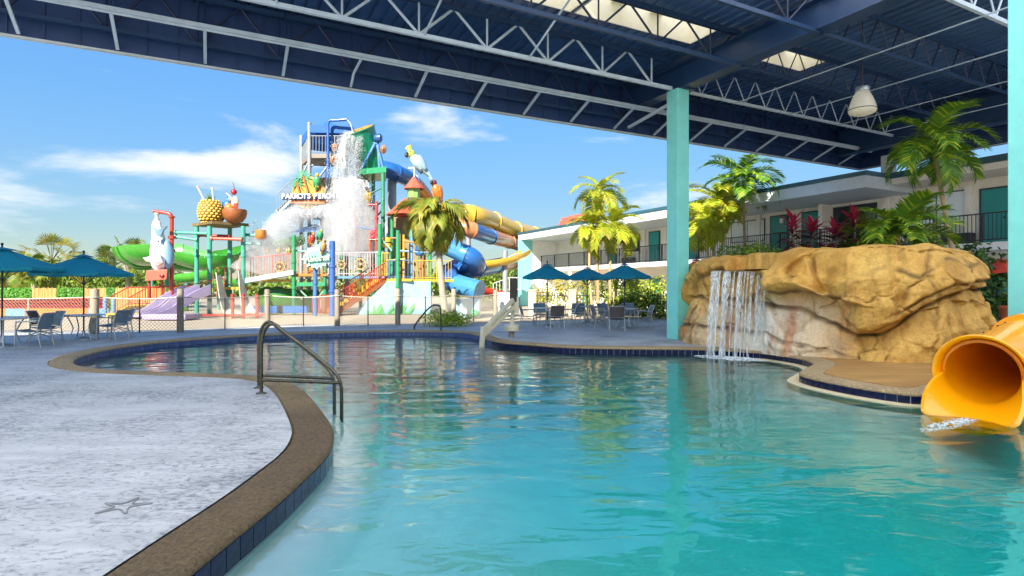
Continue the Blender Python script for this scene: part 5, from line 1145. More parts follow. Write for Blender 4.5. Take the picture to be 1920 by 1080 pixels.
# yellow curb of the wading area
m = MB(); P = catmull([W(330, 583, 29.5), W(290, 590, 29), W(240, 594, 28.6), W(205, 592, 28.4)], 6)
for i in range(len(P) - 1): m.bar(Vector((P[i].x, P[i].y, .14)), Vector((P[i + 1].x, P[i + 1].y, .14)), .7, .26)
tag(m.build('wading_kerb', YEL), 'curved yellow kerb at the foot of the red ramp', 'kerb')
# --- dolphin hung tail up from a red hoist
hp = thing('hoist_pole', 'red bent pipe hoist that holds the dolphin by its tail', 'pole', tuple(W(322, 560, 30)))
pipe(hp, [(322, 580), (322, 405)], 30, .1, RED, 'mast'); pipe(hp, [(322, 415), (320, 403), (310, 399), (288, 396)], 30, .1, RED, 'arm'); pipe(hp, [(294, 399), (294, 413)], 30, .08, WHT, 'hook')
for y in (470, 445): m = MB(); m.lathe([(.17, -.08), (.17, .08)], W(322, y, 30), 10); m.build('clamp', RED, hp)
df = thing('dolphin_figure', 'white and blue dolphin figure hanging tail up above a red crate', 'statue', tuple(W(297, 505, 29.8)))
Yd = 29.8; m = MB(); pth = [(294, 414), (294, 422), (296, 436), (297, 452), (299, 470), (300, 486), (299, 500), (298, 508)]; rr = [.16, .22, .27, .33, .44, .46, .36, .15]
m.tube(catmull([W(a, b, Yd) for a, b in pth], 4), np.interp(np.linspace(0, 7, 29), range(8), rr), 16); m.build('body', pm('dolphin_paint', '#dfe7e8', .35, .06, 2, coat=.3), df, smooth=180)
m = MB(); m.tube(catmull([W(312, 450, Yd - .05), W(315, 470, Yd + .05), W(316, 490, Yd + .05), W(310, 504, Yd)], 4), [.06, .14, .2, .25, .28, .29, .28, .26, .25, .23, .2, .15, .1], 10); m.build('back', pm('dolphin_back', '#6f93ad', .35, .1, 2, coat=.3), df, smooth=180)
def flat_fin(pts, Y, th, par, mat, nm): m = MB(); g = [W(a, b, Y) for a, b in pts]; c = sum(g, Vector()) / len(g); k = len(g); m.add([p + Vector((0, -th * .2, 0)) for p in g] + [p + Vector((0, th, 0)) for p in g] + [c + Vector((0, -th * 1.6, 0))], [((i + 1) % k, i, 2 * k) for i in range(k)] + [(i, (i + 1) % k, k + (i + 1) % k, k + i) for i in range(k)] + [tuple(k + i for i in range(k))]); return m.build(nm, mat, par, smooth=40)
flat_fin([(296, 437), (289, 424), (287, 422), (290, 434), (292, 442), (302, 442), (306, 432), (313, 424), (304, 427), (298, 432)], Yd - .25, .1, df, pm('dolphin_back', ''), 'tail_fluke')
flat_fin([(287, 478), (276, 482), (268, 483), (274, 490), (286, 492), (292, 488)], Yd - .3, .12, df, WHT, 'flipper'); flat_fin([(292, 482), (300, 478), (306, 492), (297, 498), (288, 499)], Yd - .5, .12, df, WHT, 'flipper'); flat_fin([(302, 447), (307, 446), (306, 458), (302, 460)], Yd - .2, .1, df, pm('dolphin_back', ''), 'fin')
for px in (290, 296): m = MB(); m.ell(W(px, 452, Yd - .34), .045, nu=8, nv=6); m.build('eye', STEEL_DARK, df)
ck = thing('red_crate', 'tilted salmon red fish crate on red legs under the dolphin', 'crate', tuple(W(293, 520, 29.8)))
m = MB(); g = [W(a, b, y) for y in (29.2, 30.4) for a, b in ((272, 527), (312, 524), (314, 505), (274, 507))]; m.hexa(g); m.build('crate_box', SALMON, ck, bevel=.03)
for px in (280, 304): post(ck, px, 525, 560, 29.8, .07, RED, 'leg')
m = MB(); m.ell(W(303, 517, 29.15), (.12, .05, .1)); m.build('drain_hole', paint('#8a2f26'), ck, smooth=180)
# --- green bowl slide
gs = thing('green_bowl_slide', 'big lime green open flume curling round at the left of the park', 'water slide', tuple(W(330, 500, 41)))
def flume(par, ctr, r, mat, name, a0=math.pi, a1=2 * math.pi, th=.06, n=14):
    m = MB(); P = catmull(ctr, 8); k = len(P); vs = []
    for rr_ in (r, r + th):
        for i in range(k):
            T = (P[min(i + 1, k - 1)] - P[max(i - 1, 0)]).normalized(); s = T.cross(Vector((0, 0, 1))).normalized(); u = s.cross(T)
            for j in range(n + 1):
                a = a0 + (a1 - a0) * j / n; vs.append(P[i] + s * (rr_ * math.cos(a)) + u * (rr_ * math.sin(a)))
    q = n + 1; h = k * q; fs = []
    for i in range(k - 1):
        for j in range(n): a = i * q + j; fs += [(a, a + 1, a + q + 1, a + q), (h + a, h + a + q, h + a + q + 1, h + a + 1)]
        for j in (0, n): a = i * q + j; fs.append((a, a + q, h + a + q, h + a))
    m.add(vs, fs); return m.build(name, mat, par, smooth=60)
YB = 41
cb = W(352, 468, YB + 3.0); arc = [cb + Vector((3.25 * math.cos(a), 3.1 * math.sin(a), .0 + .35 * (a - 2.2) / 3)) for a in np.linspace(1.9, 4.9, 12)]
flume(gs, arc, 1.55, LIME, 'flume', R(180), R(352)); P0 = arc[-1]
flume(gs, [P0, W(395, 472, YB - .3), W(430, 464, YB + .6), W(470, 455, YB + 1.8)], 1.35, LIME, 'flume', R(185), R(345))
for i in (2, 5, 8, 11):
    T = (arc[min(i + 1, 11)] - arc[i - 1]).normalized(); s = T.cross(Vector((0, 0, 1))).normalized(); u = s.cross(T); m = MB()
    m.tube([arc[i] + s * (1.66 * math.cos(a)) + u * (1.66 * math.sin(a)) for a in np.linspace(R(182), R(350), 14)], .06, 6); m.build('flange', pm('green_flange', '#3c8f30', .4, .1, 3), gs, smooth=60)
flume(gs, [W(430, 497, 39.5), W(400, 506, 38.5), W(365, 512, 38.5), W(340, 516, 39)], .55, LIME, 'flume', R(180), R(360)); flume(gs, [W(455, 522, 38), W(425, 526, 38), W(405, 526, 38.2)], .5, LIME, 'flume', R(180), R(360))
m = MB(); m.cyl(W(313, 476, 43), W(313, 452, 43), .42, n=16); m.cyl(W(313, 590, 43), W(313, 476, 43), .16, n=10); m.build('column_cap', TEALG, gs, smooth=40)
for px in (285, 350, 410): post(gs, px, 515, 585, 40.5, .12, TEALG)
# --- platform carrying the giant drinks
dp = thing('drink_platform', 'teal post platform of brown planks that carries the giant fruit drinks', 'platform', tuple(W(413, 590, 33.5)))
for px, Y in ((369, 34.5), (393, 32.6), (431, 34.8), (456, 33.0)): post(dp, px, 424, 590, Y, .13, TEALG)
q0, q1, q2, q3 = W(360, 421, 33.6), W(398, 426, 32.2), W(467, 424, 33.6), W(430, 419, 35)
n_ = 11
for i in range(n_):
    a, b = q0.lerp(q1, i / n_), q3.lerp(q2, i / n_); a2, b2 = q0.lerp(q1, (i + .86) / n_), q3.lerp(q2, (i + .86) / n_); up = Vector((0, 0, .16)); z = q0.z - .1
    g = [Vector((p.x, p.y, z)) for p in (a, a2, b2, b)]; m = MB(); m.hexa(g + [p + up for p in g]); m.build('plank', pm('platform_plank', '#6d5a35', .7, .25, 4), dp)
for p_, y_, Yc, mt in ((( 327, 390), 436, 33, TEALG), ((328, 371), 445, 33, TEALG), ((371, 432), 441, 33.3, paint('#a83e38')), ((396, 455), 447, 32.6, SALMON), ((457, 492), 440, 33.4, TEALG), ((457, 490), 456, 33.8, TEALG)):
    pipe(dp, [(p_[0], y_ - 1.5 * (p_[0] == 328)), (p_[1], y_ + (5 if p_[0] == 328 else 2))], Yc, .09, mt, 'crosspipe')
m = MB(); m.lathe([(.16, .35), (.3, .32), (.33, -.05), (.3, -.1), (.24, -.2)], W(489, 442, 33.4), 14); m.build('tipping_pail', ORANGE, dp, smooth=40)
pc = W(395, 397, 33.2); pn = thing('pineapple_cup', 'giant golden pineapple cup with striped straws on the plank platform', 'statue', tuple(pc))
pine = pm('pineapple_skin', '#c99a2c', .5, .2, 3, col2='#e3bd55'); m = MB(); nu, nv = 16, 9
m.lathe([(.28, -.72), (.52, -.6), (.65, -.3), (.68, 0), (.62, .35), (.48, .6), (.42, .62)], pc, 24); m.build('pineapple_body', pm('pineapple_groove', '#6b4a18', .7), pn, smooth=60)
for i in range(nv):
    z = -.62 + 1.2 * i / (nv - 1); rr_ = np.interp(z, [-.72, -.6, -.3, 0, .35, .6], [.28, .52, .65, .68, .62, .48])
    for j in range(nu):
        a = 2 * math.pi * (j + .5 * (i % 2)) / nu
        if math.sin(a) > .35: continue
        d = Vector((math.cos(a), math.sin(a), 0)); M = Matrix.Rotation(a, 3, 'Z'); m = MB(); m.ell(pc + d * (rr_ - .005) + Vector((0, 0, z)), (.045, .105 * rr_ / .65 + .012, .075), M, 6, 4); m.build('scale', pine, pn, smooth=180, fix=False)
m = MB()
for i in range(26):
    a = i * 2.4; e = .5 + .035 * i; d = Vector((math.cos(a) * math.cos(e), math.sin(a) * math.cos(e), math.sin(e))); b0 = pc + Vector((0, 0, .58)) + Vector((d.x, d.y, 0)) * .1; s = d.orthogonal().normalized() * .05; ll = .25 + .012 * i
    m.add([b0 - s, b0 + s, b0 + d * ll], [(0, 1, 2)])
m.build('leaf_tuft', pm('pineapple_leaf', '#6f8f3a', .5, .3, 5), pn, fix=False)
for a, b in (((383, 376), (370, 349)), ((400, 376), (398, 352))): pipe(pn, [a, b], 33.2, .045, pm('striped_straw', '#f2f0ee', .4, .3, 8, col2='#c24a48', stretch=(1, 1, 3)), 'straw')
cc = W(440, 405, 33.1); co = thing('coconut_cup', 'half coconut bowl of fruit with a cherry on the plank platform', 'statue', tuple(cc))
m = MB(); m.lathe([(.12, -.42), (.42, -.33), (.6, -.08), (.66, .18), (.64, .36), (.58, .36), (.56, .2)], cc, 26); m.build('shell', pm('coconut_shell', '#8a4f22', .5, .25, 5, bump=.3), co, smooth=60)
m = MB(); m.lathe([(.575, .3), (.3, .38), (.02, .4)], cc, 20); m.build('filling', pm('coconut_flesh', '#efe3cf', .5, .05), co, smooth=60)
m = MB(); m.ell(cc + Vector((-.2, -.2, .42)), .28); m.build('orange_slice', ORANGE, co, smooth=180)
m = MB(); m.ell(cc + Vector((.08, -.12, .78)), (.2, .2, .34)); m.build('ice_cream', pm('cream_scoop', '#f2dfae', .5), co, smooth=180)
m = MB(); m.box(cc + Vector((.18, -.25, .55)), (.25, .2, .3), .4); m.build('fruit_slice', pm('fruit_red', '#a83a2a', .5), co, bevel=.05)
m = MB(); m.ell(cc + Vector((.0, -.1, 1.36)), .17); m.build('cherry', paint('#c81f2a'), co, smooth=180); pipe(co, [(440, 356), (438, 346), (436, 342)], 33.0, .02, BROWN, 'stem')
pipe(co, [(436, 392), (434, 372), (424, 362)], 32.9, .035, pm('striped_straw', ''), 'straw')
# --- birds
def bird(name, label, c, s, cols, rz=0.0, lean=0.0, roll=0.0, tail=1.0, group=None, crest=None):
    c = Vector(c); t_ = thing(name, label, 'parrot statue', tuple(c), group); M = Matrix.Rotation(roll, 3, 'Y') @ Matrix.Rotation(rz, 3, 'Z') @ Matrix.Rotation(lean, 3, 'X'); X = lambda x, y, z: c + M @ (Vector((x, y, z)) * s)
    m = MB(); P = catmull([X(0, .30, -.55 - .75 * tail), X(0, .22, -.75), X(0, .10, -.40), X(0, 0, -.05), X(0, -.04, .22), X(0, -.05, .42)], 4); rr = np.interp(np.linspace(0, 5, len(P)), range(6), [.05, .11, .22, .31, .29, .2]); m.tube(P, rr * s, 14); m.build('body', cols[0], t_, smooth=180)
    m = MB(); m.ell(X(0, -.10, .58), (.21 * s, .24 * s, .22 * s), M, 14, 10); m.build('head', cols[1], t_, smooth=180)
    m = MB(); m.tube(catmull([X(0, -.26, .62), X(0, -.40, .60), X(0, -.44, .50), X(0, -.40, .42)], 3), np.array([.11, .11, .105, .1, .095, .085, .07, .05, .03, .01]) * s, 8); m.build('beak', cols[4], t_, smooth=60)
    for sg in (-1, 1):
        m = MB(); m.ell(X(sg * .27, .08, -.15), (.09 * s, .2 * s, .45 * s), M @ Matrix.Rotation(sg * .12, 3, 'Y'), 10, 8); m.build('wing', cols[2], t_, smooth=180)
        m = MB(); m.ell(X(sg * .17, -.22, .64), .045 * s, M, 8, 6); m.build('eye', STEEL_DARK, t_, smooth=180)
        m = MB(); m.tube([X(sg * .1, -.05, -.42), X(sg * .1, -.1, -.6)], .05 * s, 6); m.build('foot', cols[4], t_)
    m = MB(); m.hexa([X(x, y, z) for z, w_ in ((-.7 - .9 * tail, .08), (-.5, .12)) for x, y in ((-w_, .22), (w_, .22), (w_, .3), (-w_, .3))]); m.build('tail', cols[3], t_)
    if crest:
        m = MB()
        for i in range(7): a = -.9 + .3 * i; m.tube([X(0, -.05, .72), X(.05 * i - .15, -.05 + .12 * math.sin(a), .95 + .1 * math.cos(a))], [.07 * s, .03 * s], 5)
        m.build('crest', crest, t_)
    return t_
SKYB = paint('#2d77b5'); YB_ = paint('#e8c12f'); BLK = paint('#2a2a2c')
bird('parrot_figure', 'blue parrot leaning over the coconut bowl', W(425, 390, 33.6), .95, [SKYB, paint('#5fa0c8'), SKYB, TEALG, ORANGE], rz=.6, roll=.35, tail=.4)
bird('parrot_figure', 'yellow macaw with long yellow tail perched right of the falling water', W(690, 371, 35.4), .92, [YB_, WHT, paint('#2d77b5'), YB_, BLK], tail=1.1)
bird('parrot_figure', 'pale blue cockatoo with yellow crest high above the small red roof', W(783, 305, 36), 1.15, [paint('#b9d6dc'), paint('#c9d858'), paint('#a9ccd8'), paint('#b9d6dc'), BLK], rz=-.9, roll=-.5, tail=.5, crest=YB_)
bird('parrot_figure', 'orange parrot perched above the shaggy palm', W(819, 358, 34), .85, [ORANGE, paint('#8a3a1a'), paint('#d97a2a'), ORANGE, BLK], rz=-.5, roll=-.25, tail=.2)
pk_ = thing('bird_perch', 'white T shaped perch pole under the cockatoo', 'pole', tuple(W(776, 340, 36))); pipe(pk_, [(777, 345), (777, 314)], 36, .05, WHT, 'pole'); pipe(pk_, [(766, 316), (778, 314)], 36, .05, WHT, 'crossbar')
# --- purple double slide
ps = thing('purple_slide', 'lavender double lane slide running out towards the fence', 'slide', tuple(W(320, 600, 27.5)))
S0, S1 = W(384, 548, 29.6), W(300, 590, 27.2); hz_ = [(0, 1.0), (.25, .78), (.5, .46), (.72, .2), (1, .14)]
def lane(o):
    m = MB(); A, B = Vector((S0.x + o.x, S0.y + o.y, 0)), Vector((S1.x + o.x - .6, S1.y + o.y, 0)); d = (B - A); s = Vector((-d.y, d.x, 0)).normalized(); pts_ = catmull([A + d * t_ + Vector((0, 0, 1.25 * z)) for t_, z in hz_], 5); sec = [(-.52, .42), (-.44, .42), (-.42, .02), (.42, .02), (.44, .42), (.52, .42), (.52, -.08), (-.52, -.08)]; k = len(pts_); vs = []
    for i, p in enumerate(pts_):
        f_ = 1 - .75 * max(0, (i / (k - 1) - .55) / .45)
        vs += [p + s * x + Vector((0, 0, z * f_ if z > .1 else z)) for x, z in sec]
    m.add(vs, [(i * 8 + j, i * 8 + (j + 1) % 8, (i + 1) * 8 + (j + 1) % 8, (i + 1) * 8 + j) for i in range(k - 1) for j in range(8)] + [tuple(range(8)), tuple((k - 1) * 8 + j for j in range(8))]); m.build('slide_lane', PURPLE, ps, smooth=30)
lane(Vector((0, 0, 0))); lane(Vector((-1.15, .75, 0)))
a = W(268, 597, 28.4); m = MB(); m.hexa([Vector((x, y, z)) for z in (.02, .28) for x, y in ((W(270, 5, 26.8).x, 26.6), (W(352, 5, 26.8).x, 26.6), (W(352, 5, 26.8).x, 27.9), (W(270, 5, 26.8).x, 27.9))]); m.build('run_out', PURPLE, ps, bevel=.05)
# --- cargo nets on red posts
net_m = pm('cargo_net_rope', '#cdc3ab', .8, .1, 8)
def net(lb_, A, B, A2, B2):
    t_ = thing('cargo_net', lb_, 'climbing net', tuple(B), 'cargo nets'); m = MB(); n1_, n2_ = 16, 12
    g = lambda u, v: A.lerp(A2, u).lerp(B.lerp(B2, u), v) + Vector((0, 0, -.75 * math.sin(math.pi * v) * (1 - .25 * v) - .1 * math.sin(math.pi * u)))
    for i in range(n1_ + 1): m.tube([g(i / n1_, v) for v in np.linspace(0, 1, 10)], .022, 4, caps=False)
    for j in range(n2_ + 1): m.tube([g(u, j / n2_) for u in np.linspace(0, 1, 8)], .022, 4, caps=False)
    m.build('net', net_m, t_, fix=False)
net('rope cargo net sagging left of the middle red post', W(405, 511, 31), W(425, 590, 28.4), W(413, 516, 32.5), W(455, 588, 29.5)); net('rope cargo net right of the middle red post under the trough', W(447, 508, 31), W(458, 590, 28.6), W(452, 512, 32.2), W(490, 588, 29.3))
nf_ = thing('net_anchor_frame', 'red posts and base rail that anchor the cargo nets', 'frame', tuple(W(456, 592, 28.6)))
for px in (436, 456, 482): post(nf_, px, 551, 590, 28.5, .09, RED)
m = MB(); m.bar(W(380, 591, 28.4), W(496, 590, 28.4), .1, .1); m.build('base_rail', RED, nf_)
# --- bridge level with railings and trough
br = thing('play_bridge', 'railed yellow walkways on green posts across the middle of the park', 'platform', tuple(W(550, 585, 34)))
for px, y0, Y in ((551, 441, 33.2), (609, 470, 33.6), (500, 540, 34), (425, 505, 34), (712, 420, 33.4), (735, 430, 35), (746, 432, 32.6), (806, 468, 34)): post(br, px, y0, 588, Y, .11, GREEN)
def deck_(pts, z, mat, nm, th=.14): m = MB(); m.prism([(W(a, 540, Y).x, Y) for a, Y in pts], z - th, z); return m.build(nm, mat, br)
zb_ = W(0, 527, 34).z
deck_([(410, 33.4), (470, 33.4), (470, 35.5), (410, 35.5)], zb_ - .35, YEL, 'deck'); deck_([(470, 33.6), (552, 33.6), (552, 35.5), (470, 35.5)], zb_ + .1, YEL, 'deck'); deck_([(552, 33.4), (612, 33.4), (612, 35.6), (552, 35.6)], zb_ + .42, ORANGE, 'deck'); deck_([(612, 34.6), (726, 34), (726, 36), (612, 36.4)], zb_ + .3, paint('#6fa0c8'), 'deck'); deck_([(725, 32.8), (772, 32.8), (772, 35), (725, 35)], zb_ + .12, YEL, 'deck'); deck_([(772, 33.4), (850, 34), (850, 36), (772, 36)], zb_ + .1, YEL, 'deck')
def rl_(pts, z, h, mat, step=.16): railing(br, [Vector((W(a, 540, Y).x, Y, z + dz)) for a, Y, dz in pts], h, mat, step)
rl_([(400, 33.4, 0), (432, 33.4, 0)], zb_ - .3, 1.05, RED); rl_([(470, 33.6, 0), (552, 33.5, .25)], zb_ + .1, 1.25, SALMON); rl_([(554, 33.4, 0), (610, 33.4, 0)], zb_ + .42, 1.3, ORANGE); rl_([(616, 34.5, 0), (724, 33.9, 0)], zb_ + .35, 1.35, pm('rail_lilac', '#b9a6a8', .5)); rl_([(729, 32.8, 0), (771, 32.8, 0)], zb_ + .12, 1.05, paint('#5b82b8')); rl_([(716, 33.2, 0), (730, 33, 0)], zb_ + .3, 1.3, YB_); rl_([(775, 33.6, 0), (846, 34.2, 0)], zb_ + .1, 1.1, YB_)
m = MB(); a, b = W(450, 531, 33.2), W(553, 513, 33.2); g = []
m.bar(a, b, .5, .12); m.bar(a + Vector((0, -.22, .12)), b + Vector((0, -.22, .12)), .05, .18); m.build('water_trough', paint('#c9d6e2'), br)
m = MB(); m.hexa([W(444, 520, 33.6), W(447, 490, 33.6), W(451, 490, 34.2), W(450, 521, 34.2), W(448, 518, 33.6), W(452, 468, 33.6), W(455, 470, 34.2), W(454, 519, 34.2)]); m.build('climbing_panel', SALMON, br)
m = MB(); m.prism([(-1.1, 0), (1.1, 0), (1.1, .8), (-1.1, .8)], 0, .3); 
flume(br, [W(508, 458, 36), W(535, 450, 35.5), W(560, 440, 36)], .6, paint('#8fcf7a', .3, .3), 'green_flume', R(180), R(360))
flume(br, [W(500, 553, 35), W(525, 556, 35), W(552, 560, 35.6), W(580, 558, 36.5)], 1.0, paint('#3f8f2c', .3, .4), 'green_flume', R(150), R(390))
for px in (538, 519, 497): pipe(br, [(px, 470), (px + 7, 470)], 34.3, .12, YEL, 'float_toy')
m = MB()
for (a, b) in (((553, 545), (566, 562)), ((607, 545), (594, 562)), ((553, 535), (575, 556)), ((712, 445), (735, 470))): m.cyl(W(*a, 33.6), W(*b, 33.6), .05, n=6)
m.build('cross_brace', paint('#9ccdb0'), br)
m = MB(); m.bar(W(555, 533, 33.3), W(610, 533, 33.3), .1, .22); m.build('edge_beam', GREEN, br)
for px, mt, y0, y1 in ((475, BLUE, 565, 583), (520, BLUE, 566, 582)): m = MB(); a, b = W(px, y1, 32), W(px + 55, y0, 32); m.hexa([Vector((x, y, z)) for z in (.12, .5) for x, y in ((a.x, 32), (b.x, 32), (b.x, 32.4), (a.x, 32.4))]); m.build('blue_barrier', mt, br)
# --- stairs with red railings and the painted base wall
sr = thing('play_stairs', 'yellow stairs with red railings climbing right to the play deck', 'stairs', tuple(W(640, 585, 32)))
A, B = W(628, 582, 31.4), W(722, 520, 33.2); A.z = .15; B.z = zb_ + .1; n_ = 10; wd = Vector((-.9, 1.5, 0)); ns_ = Vector((0, 0, 0))
for i in range(n_):
    u0, u1 = i / n_, (i + 1) / n_; p = A.lerp(B, u0); q = A.lerp(B, u1); z = A.z + (B.z - A.z) * u1; m = MB(); g = [Vector((v.x, v.y, z)) for v in (p, q, q + wd, p + wd)]; m.hexa([v - Vector((0, 0, (B.z - A.z) / n_ + .03)) for v in g] + g); m.build('tread', YEL, sr)
m = MB(); dn = Vector((0, 0, .26)); f_ = Vector((.02, -.08, 0)); m.hexa([A - dn + f_, B - dn + f_, B + f_ * .2 - dn, A - dn, A + f_, B + f_, B + f_ * .2, A]); m.build('stringer', paint('#b5673a'), sr)
for o_ in (Vector((0, -.05, 0)), wd): railing(sr, [A + o_ + Vector((-.7, -.4, -.1)), A + o_, B + o_], .95, RED, .15, .02)
mw = thing('mural_wall', 'pale blue base wall painted with green jungle leaves right of the stairs', 'wall', tuple(W(745, 585, 32.6)))
m = MB(); x0, x1, x2 = W(668, 5, 32.4).x, W(722, 5, 32.4).x, W(806, 5, 33).x
m.add([Vector(p) for p in ((x0, 32.5, 0), (x1, 32.7, 0), (x1, 32.7, zb_ - .1), (x0, 32.5, .2), (x0, 33.0, 0), (x1, 33.2, 0), (x1, 33.2, zb_ - .1), (x0, 33.0, .2))], [(0, 1, 2, 3), (7, 6, 5, 4), (3, 2, 6, 7)]); m.hexa([Vector((x, y, z)) for z in (0, zb_ - .02) for x, y in ((x1 + .01, 32.7), (x2, 33.3), (x2, 33.7), (x1 + .01, 33.1))]); m.build('wall', paint('#a8d8ea'), mw)
m = MB(); r_ = random.Random(5)
for i in range(26):
    px = r_.uniform(690, 768); Yq = np.interp(W(px, 5, 32.5).x, [x0, x1, x2], [32.5, 32.7, 33.3]) - .03; x = W(px, 5, Yq).x; h_ = r_.uniform(.3, .75); w_ = r_.uniform(.15, .35); dx_ = r_.uniform(-.3, .3); e = r_.uniform(0, .02)
    m.add([(x - w_ * .5, Yq - e, 0.02), (x + w_ * .5, Yq - e, .02), (x + dx_ + w_ * .3, Yq - e + .03, h_ * .6), (x + dx_, Yq - e + .05, h_)], [(0, 1, 2, 3)])
m.build('painted_leaves', pm('mural_green', '#4f9a4a', .6, .35, 4), mw)
# --- welcome sign
wsn = thing('welcome_sign', 'splashy welcome sign with fish and parrots on blue posts', 'sign', tuple(W(606, 590, 31)))
post(wsn, 591, 500, 592, 31.2, .12, paint('#4f7fc4')); post(wsn, 623, 452, 592, 30.9, .15, paint('#3f6fbc'))
ctr = W(595, 482, 30.9); r_ = random.Random(9); o_ = []
for i in range(36): a = 2 * math.pi * i / 36; rr_ = (1.0 if i % 2 else .82) * r_.uniform(.9, 1.08); o_.append((math.cos(a) * .80 * rr_, math.sin(a) * .66 * rr_))
Mx = Matrix.Translation(ctr) @ Matrix.Rotation(R(90), 4, 'X'); m = MB(); m.prism(o_, -.08, .08, M=Mx); m.build('board', paint('#bfe0ea'), wsn)
m = MB(); m.prism([(x * .8, y * .72 - .06) for x, y in o_], .081, .10, M=Mx); m.build('board_face', paint('#8fd0b8'), wsn)
def glyph(ch, size, ext, off):
    cu = bpy.data.curves.new('glyph', 'FONT'); cu.body = ch; cu.size = size; cu.extrude = ext; cu.offset = off; cu.align_x = 'CENTER'; cu.resolution_u = 3
    ob = bpy.data.objects.new('glyph', cu); C.objects.link(ob); me = bpy.data.meshes.new_from_object(ob.evaluated_get(bpy.context.evaluated_depsgraph_get())); bpy.data.objects.remove(ob); bpy.data.curves.remove(cu); return me
def letters(par, txt, start, adv, size, front, back, bow=0.0, tilt=0.0, big='', ext=.05):
    k = len(txt); x = 0; xs = []
    for ch in txt: w_ = adv * (1.25 if ch in big else .5 if ch in "I 'l" else 1); xs.append(x + w_ / 2); x += w_
    for ch, xx in zip(txt, xs):
        if ch == ' ': continue
        u = xx / x; sz = size * (1.35 if ch in big else 1); p = Vector(start) + Vector((xx, 0, bow * math.sin(math.pi * u) + tilt * u)); mt = Matrix.Rotation(R(90), 4, 'X')
        for nm, mat, e, of, dy in (('letter', front, ext, .012, 0), ('letter_backing', back, ext, .05, ext * 1.2)):  # each letter has a larger coloured backing set behind it
            me = glyph(ch, sz, e, of); me.materials.clear(); me.materials.append(mat); piece(nm, me, par, Matrix.Translation(p + Vector((.02 if dy else 0, dy, -.02 if dy else 0))) @ mt)
letters(wsn, 'Welcome', W(573, 491, 30.72), .195, .40, paint('#dff5c8'), paint('#3f8f9a'), bow=.0, tilt=.12, ext=.02)
for c_, cl in ((W(585, 448, 30.7), [RED, RED, paint('#d9692a'), RED, YB_]), (W(600, 442, 30.9), [GREEN, paint('#6fc46a'), GREEN, paint('#3fa05a'), YB_]), (W(606, 462, 30.6), [paint('#e8a04a'), paint('#e8c88a'), paint('#5fa8d8'), ORANGE, BLK])):
    b_ = bird('sign_parrot', None, c_, .48, cl, rz=.5, roll=.2, tail=.3); b_.parent = wsn; b_.matrix_parent_inverse = Matrix.Translation(-Vector(wsn['_at']));
    if 'category' in b_: del b_['category']
# --- tower with shade canopy, bucket, falling water
tw = thing('play_tower', 'tall grey steel play tower with blue shade canopy on top', 'tower', tuple(W(590, 560, 38)))
for px, y0, Y in ((565, 254, 39.6), (580, 230, 37.4), (650, 238, 40.5), (614, 300, 40)): post(tw, px, y0, 588, Y, .13, GREYP)
YT = 38.5
def tq(px, Y, z): return Vector((W(px, 540, Y).x, Y, z))
zd = W(0, 292, 38).z; m = MB(); m.prism([(tq(566, 39.6, 0).x, 39.6), (tq(581, 37.4, 0).x, 37.4), (tq(650, 37.4, 0).x, 37.4), (tq(652, 40.4, 0).x, 40.4)], zd - .28, zd); m.build('deck', pm('tower_deck', '#7c7468', .7, .2, 3), tw)
railing(tw, [tq(566, 39.6, zd), tq(581, 37.4, zd), tq(645, 37.4, zd)], 1.15, GREYP, .2, .02)
m = MB(); ap_ = W(616, 222, 38.8); cs_ = [W(563, 256, 39.8), W(581, 233, 37.2), W(664, 240, 37.6), W(655, 262, 41)]; zc = [W(0, 255, 38.5).z] * 4
cs_ = [Vector((c.x, c.y, W(0, y_, 38.5).z)) for c, y_ in zip(cs_, (255, 244, 243, 262))]
for i in range(4):
    a, b = cs_[i], cs_[(i + 1) % 4]; n_ = 5; rows = []
    for s in range(n_ + 1):
        u = s / n_; rows.append([ap_.lerp(a.lerp(b, v), u) - Vector((0, 0, .35 * math.sin(math.pi * u))) for v in np.linspace(0, 1, 5)])
    rows.append([v - Vector((0, 0, .5)) for v in rows[-1]]); vs = [v for r2 in rows for v in r2]; m.add(vs, [(k * 5 + j, k * 5 + j + 1, (k + 1) * 5 + j + 1, (k + 1) * 5 + j) for k in range(n_ + 1) for j in range(4)])
m.build('shade_canopy', pm('blue_shade_cloth', '#2a63a8', .7, .1, 4, trans=.2), tw, fix=False, smooth=30)
pipe(tw, [(615, 335), (615, 250), (615, 232), (619, 226), (630, 225.5), (651, 224)], 37, .09, paint('#3b6fbf'), 'filler_pipe')
m = MB()
for i in range(9): a, b = W(520 + i * 3.4, 394 - i * 3.2, 38 - .0), None; m.box(a + Vector((.9, .6, 0)), (1.0, 1.3, .06))
m.build('tower_stair', GREYP, tw); railing(tw, [W(520, 396, 37.6), W(550, 366, 37.6)], 1.1, GREYP, .2, .02); m = MB(); m.bar(W(520, 398, 37.7), W(552, 368, 37.7), .08, .3); m.build('stair_stringer', GREYP, tw)
for a, b in (((582, 312), (612, 298)), ((566, 330), (580, 300)), ((600, 330), (614, 312))): pipe(tw, [a, b], 38, .06, GREYP, 'brace')
m = MB(); m.hexa([tq(600, 40.5, W(0, 470, 40).z), tq(700, 40.5, W(0, 470, 40).z), tq(700, 43, W(0, 470, 40).z), tq(600, 43, W(0, 470, 40).z), tq(600, 40.5, W(0, 330, 40).z), tq(690, 40.5, W(0, 330, 40).z), tq(690, 43, W(0, 330, 40).z), tq(600, 43, W(0, 330, 40).z)]); m.build('tower_core', pm('tower_core_brown', '#8a6a48', .8, .3, 3, col2='#b48e62'), tw)
for px, Y, y0 in ((718, 35.6, 325), (676, 38.5, 330), (700, 38.5, 330)): post(tw, px, y0, 588, Y, .12, GREEN)
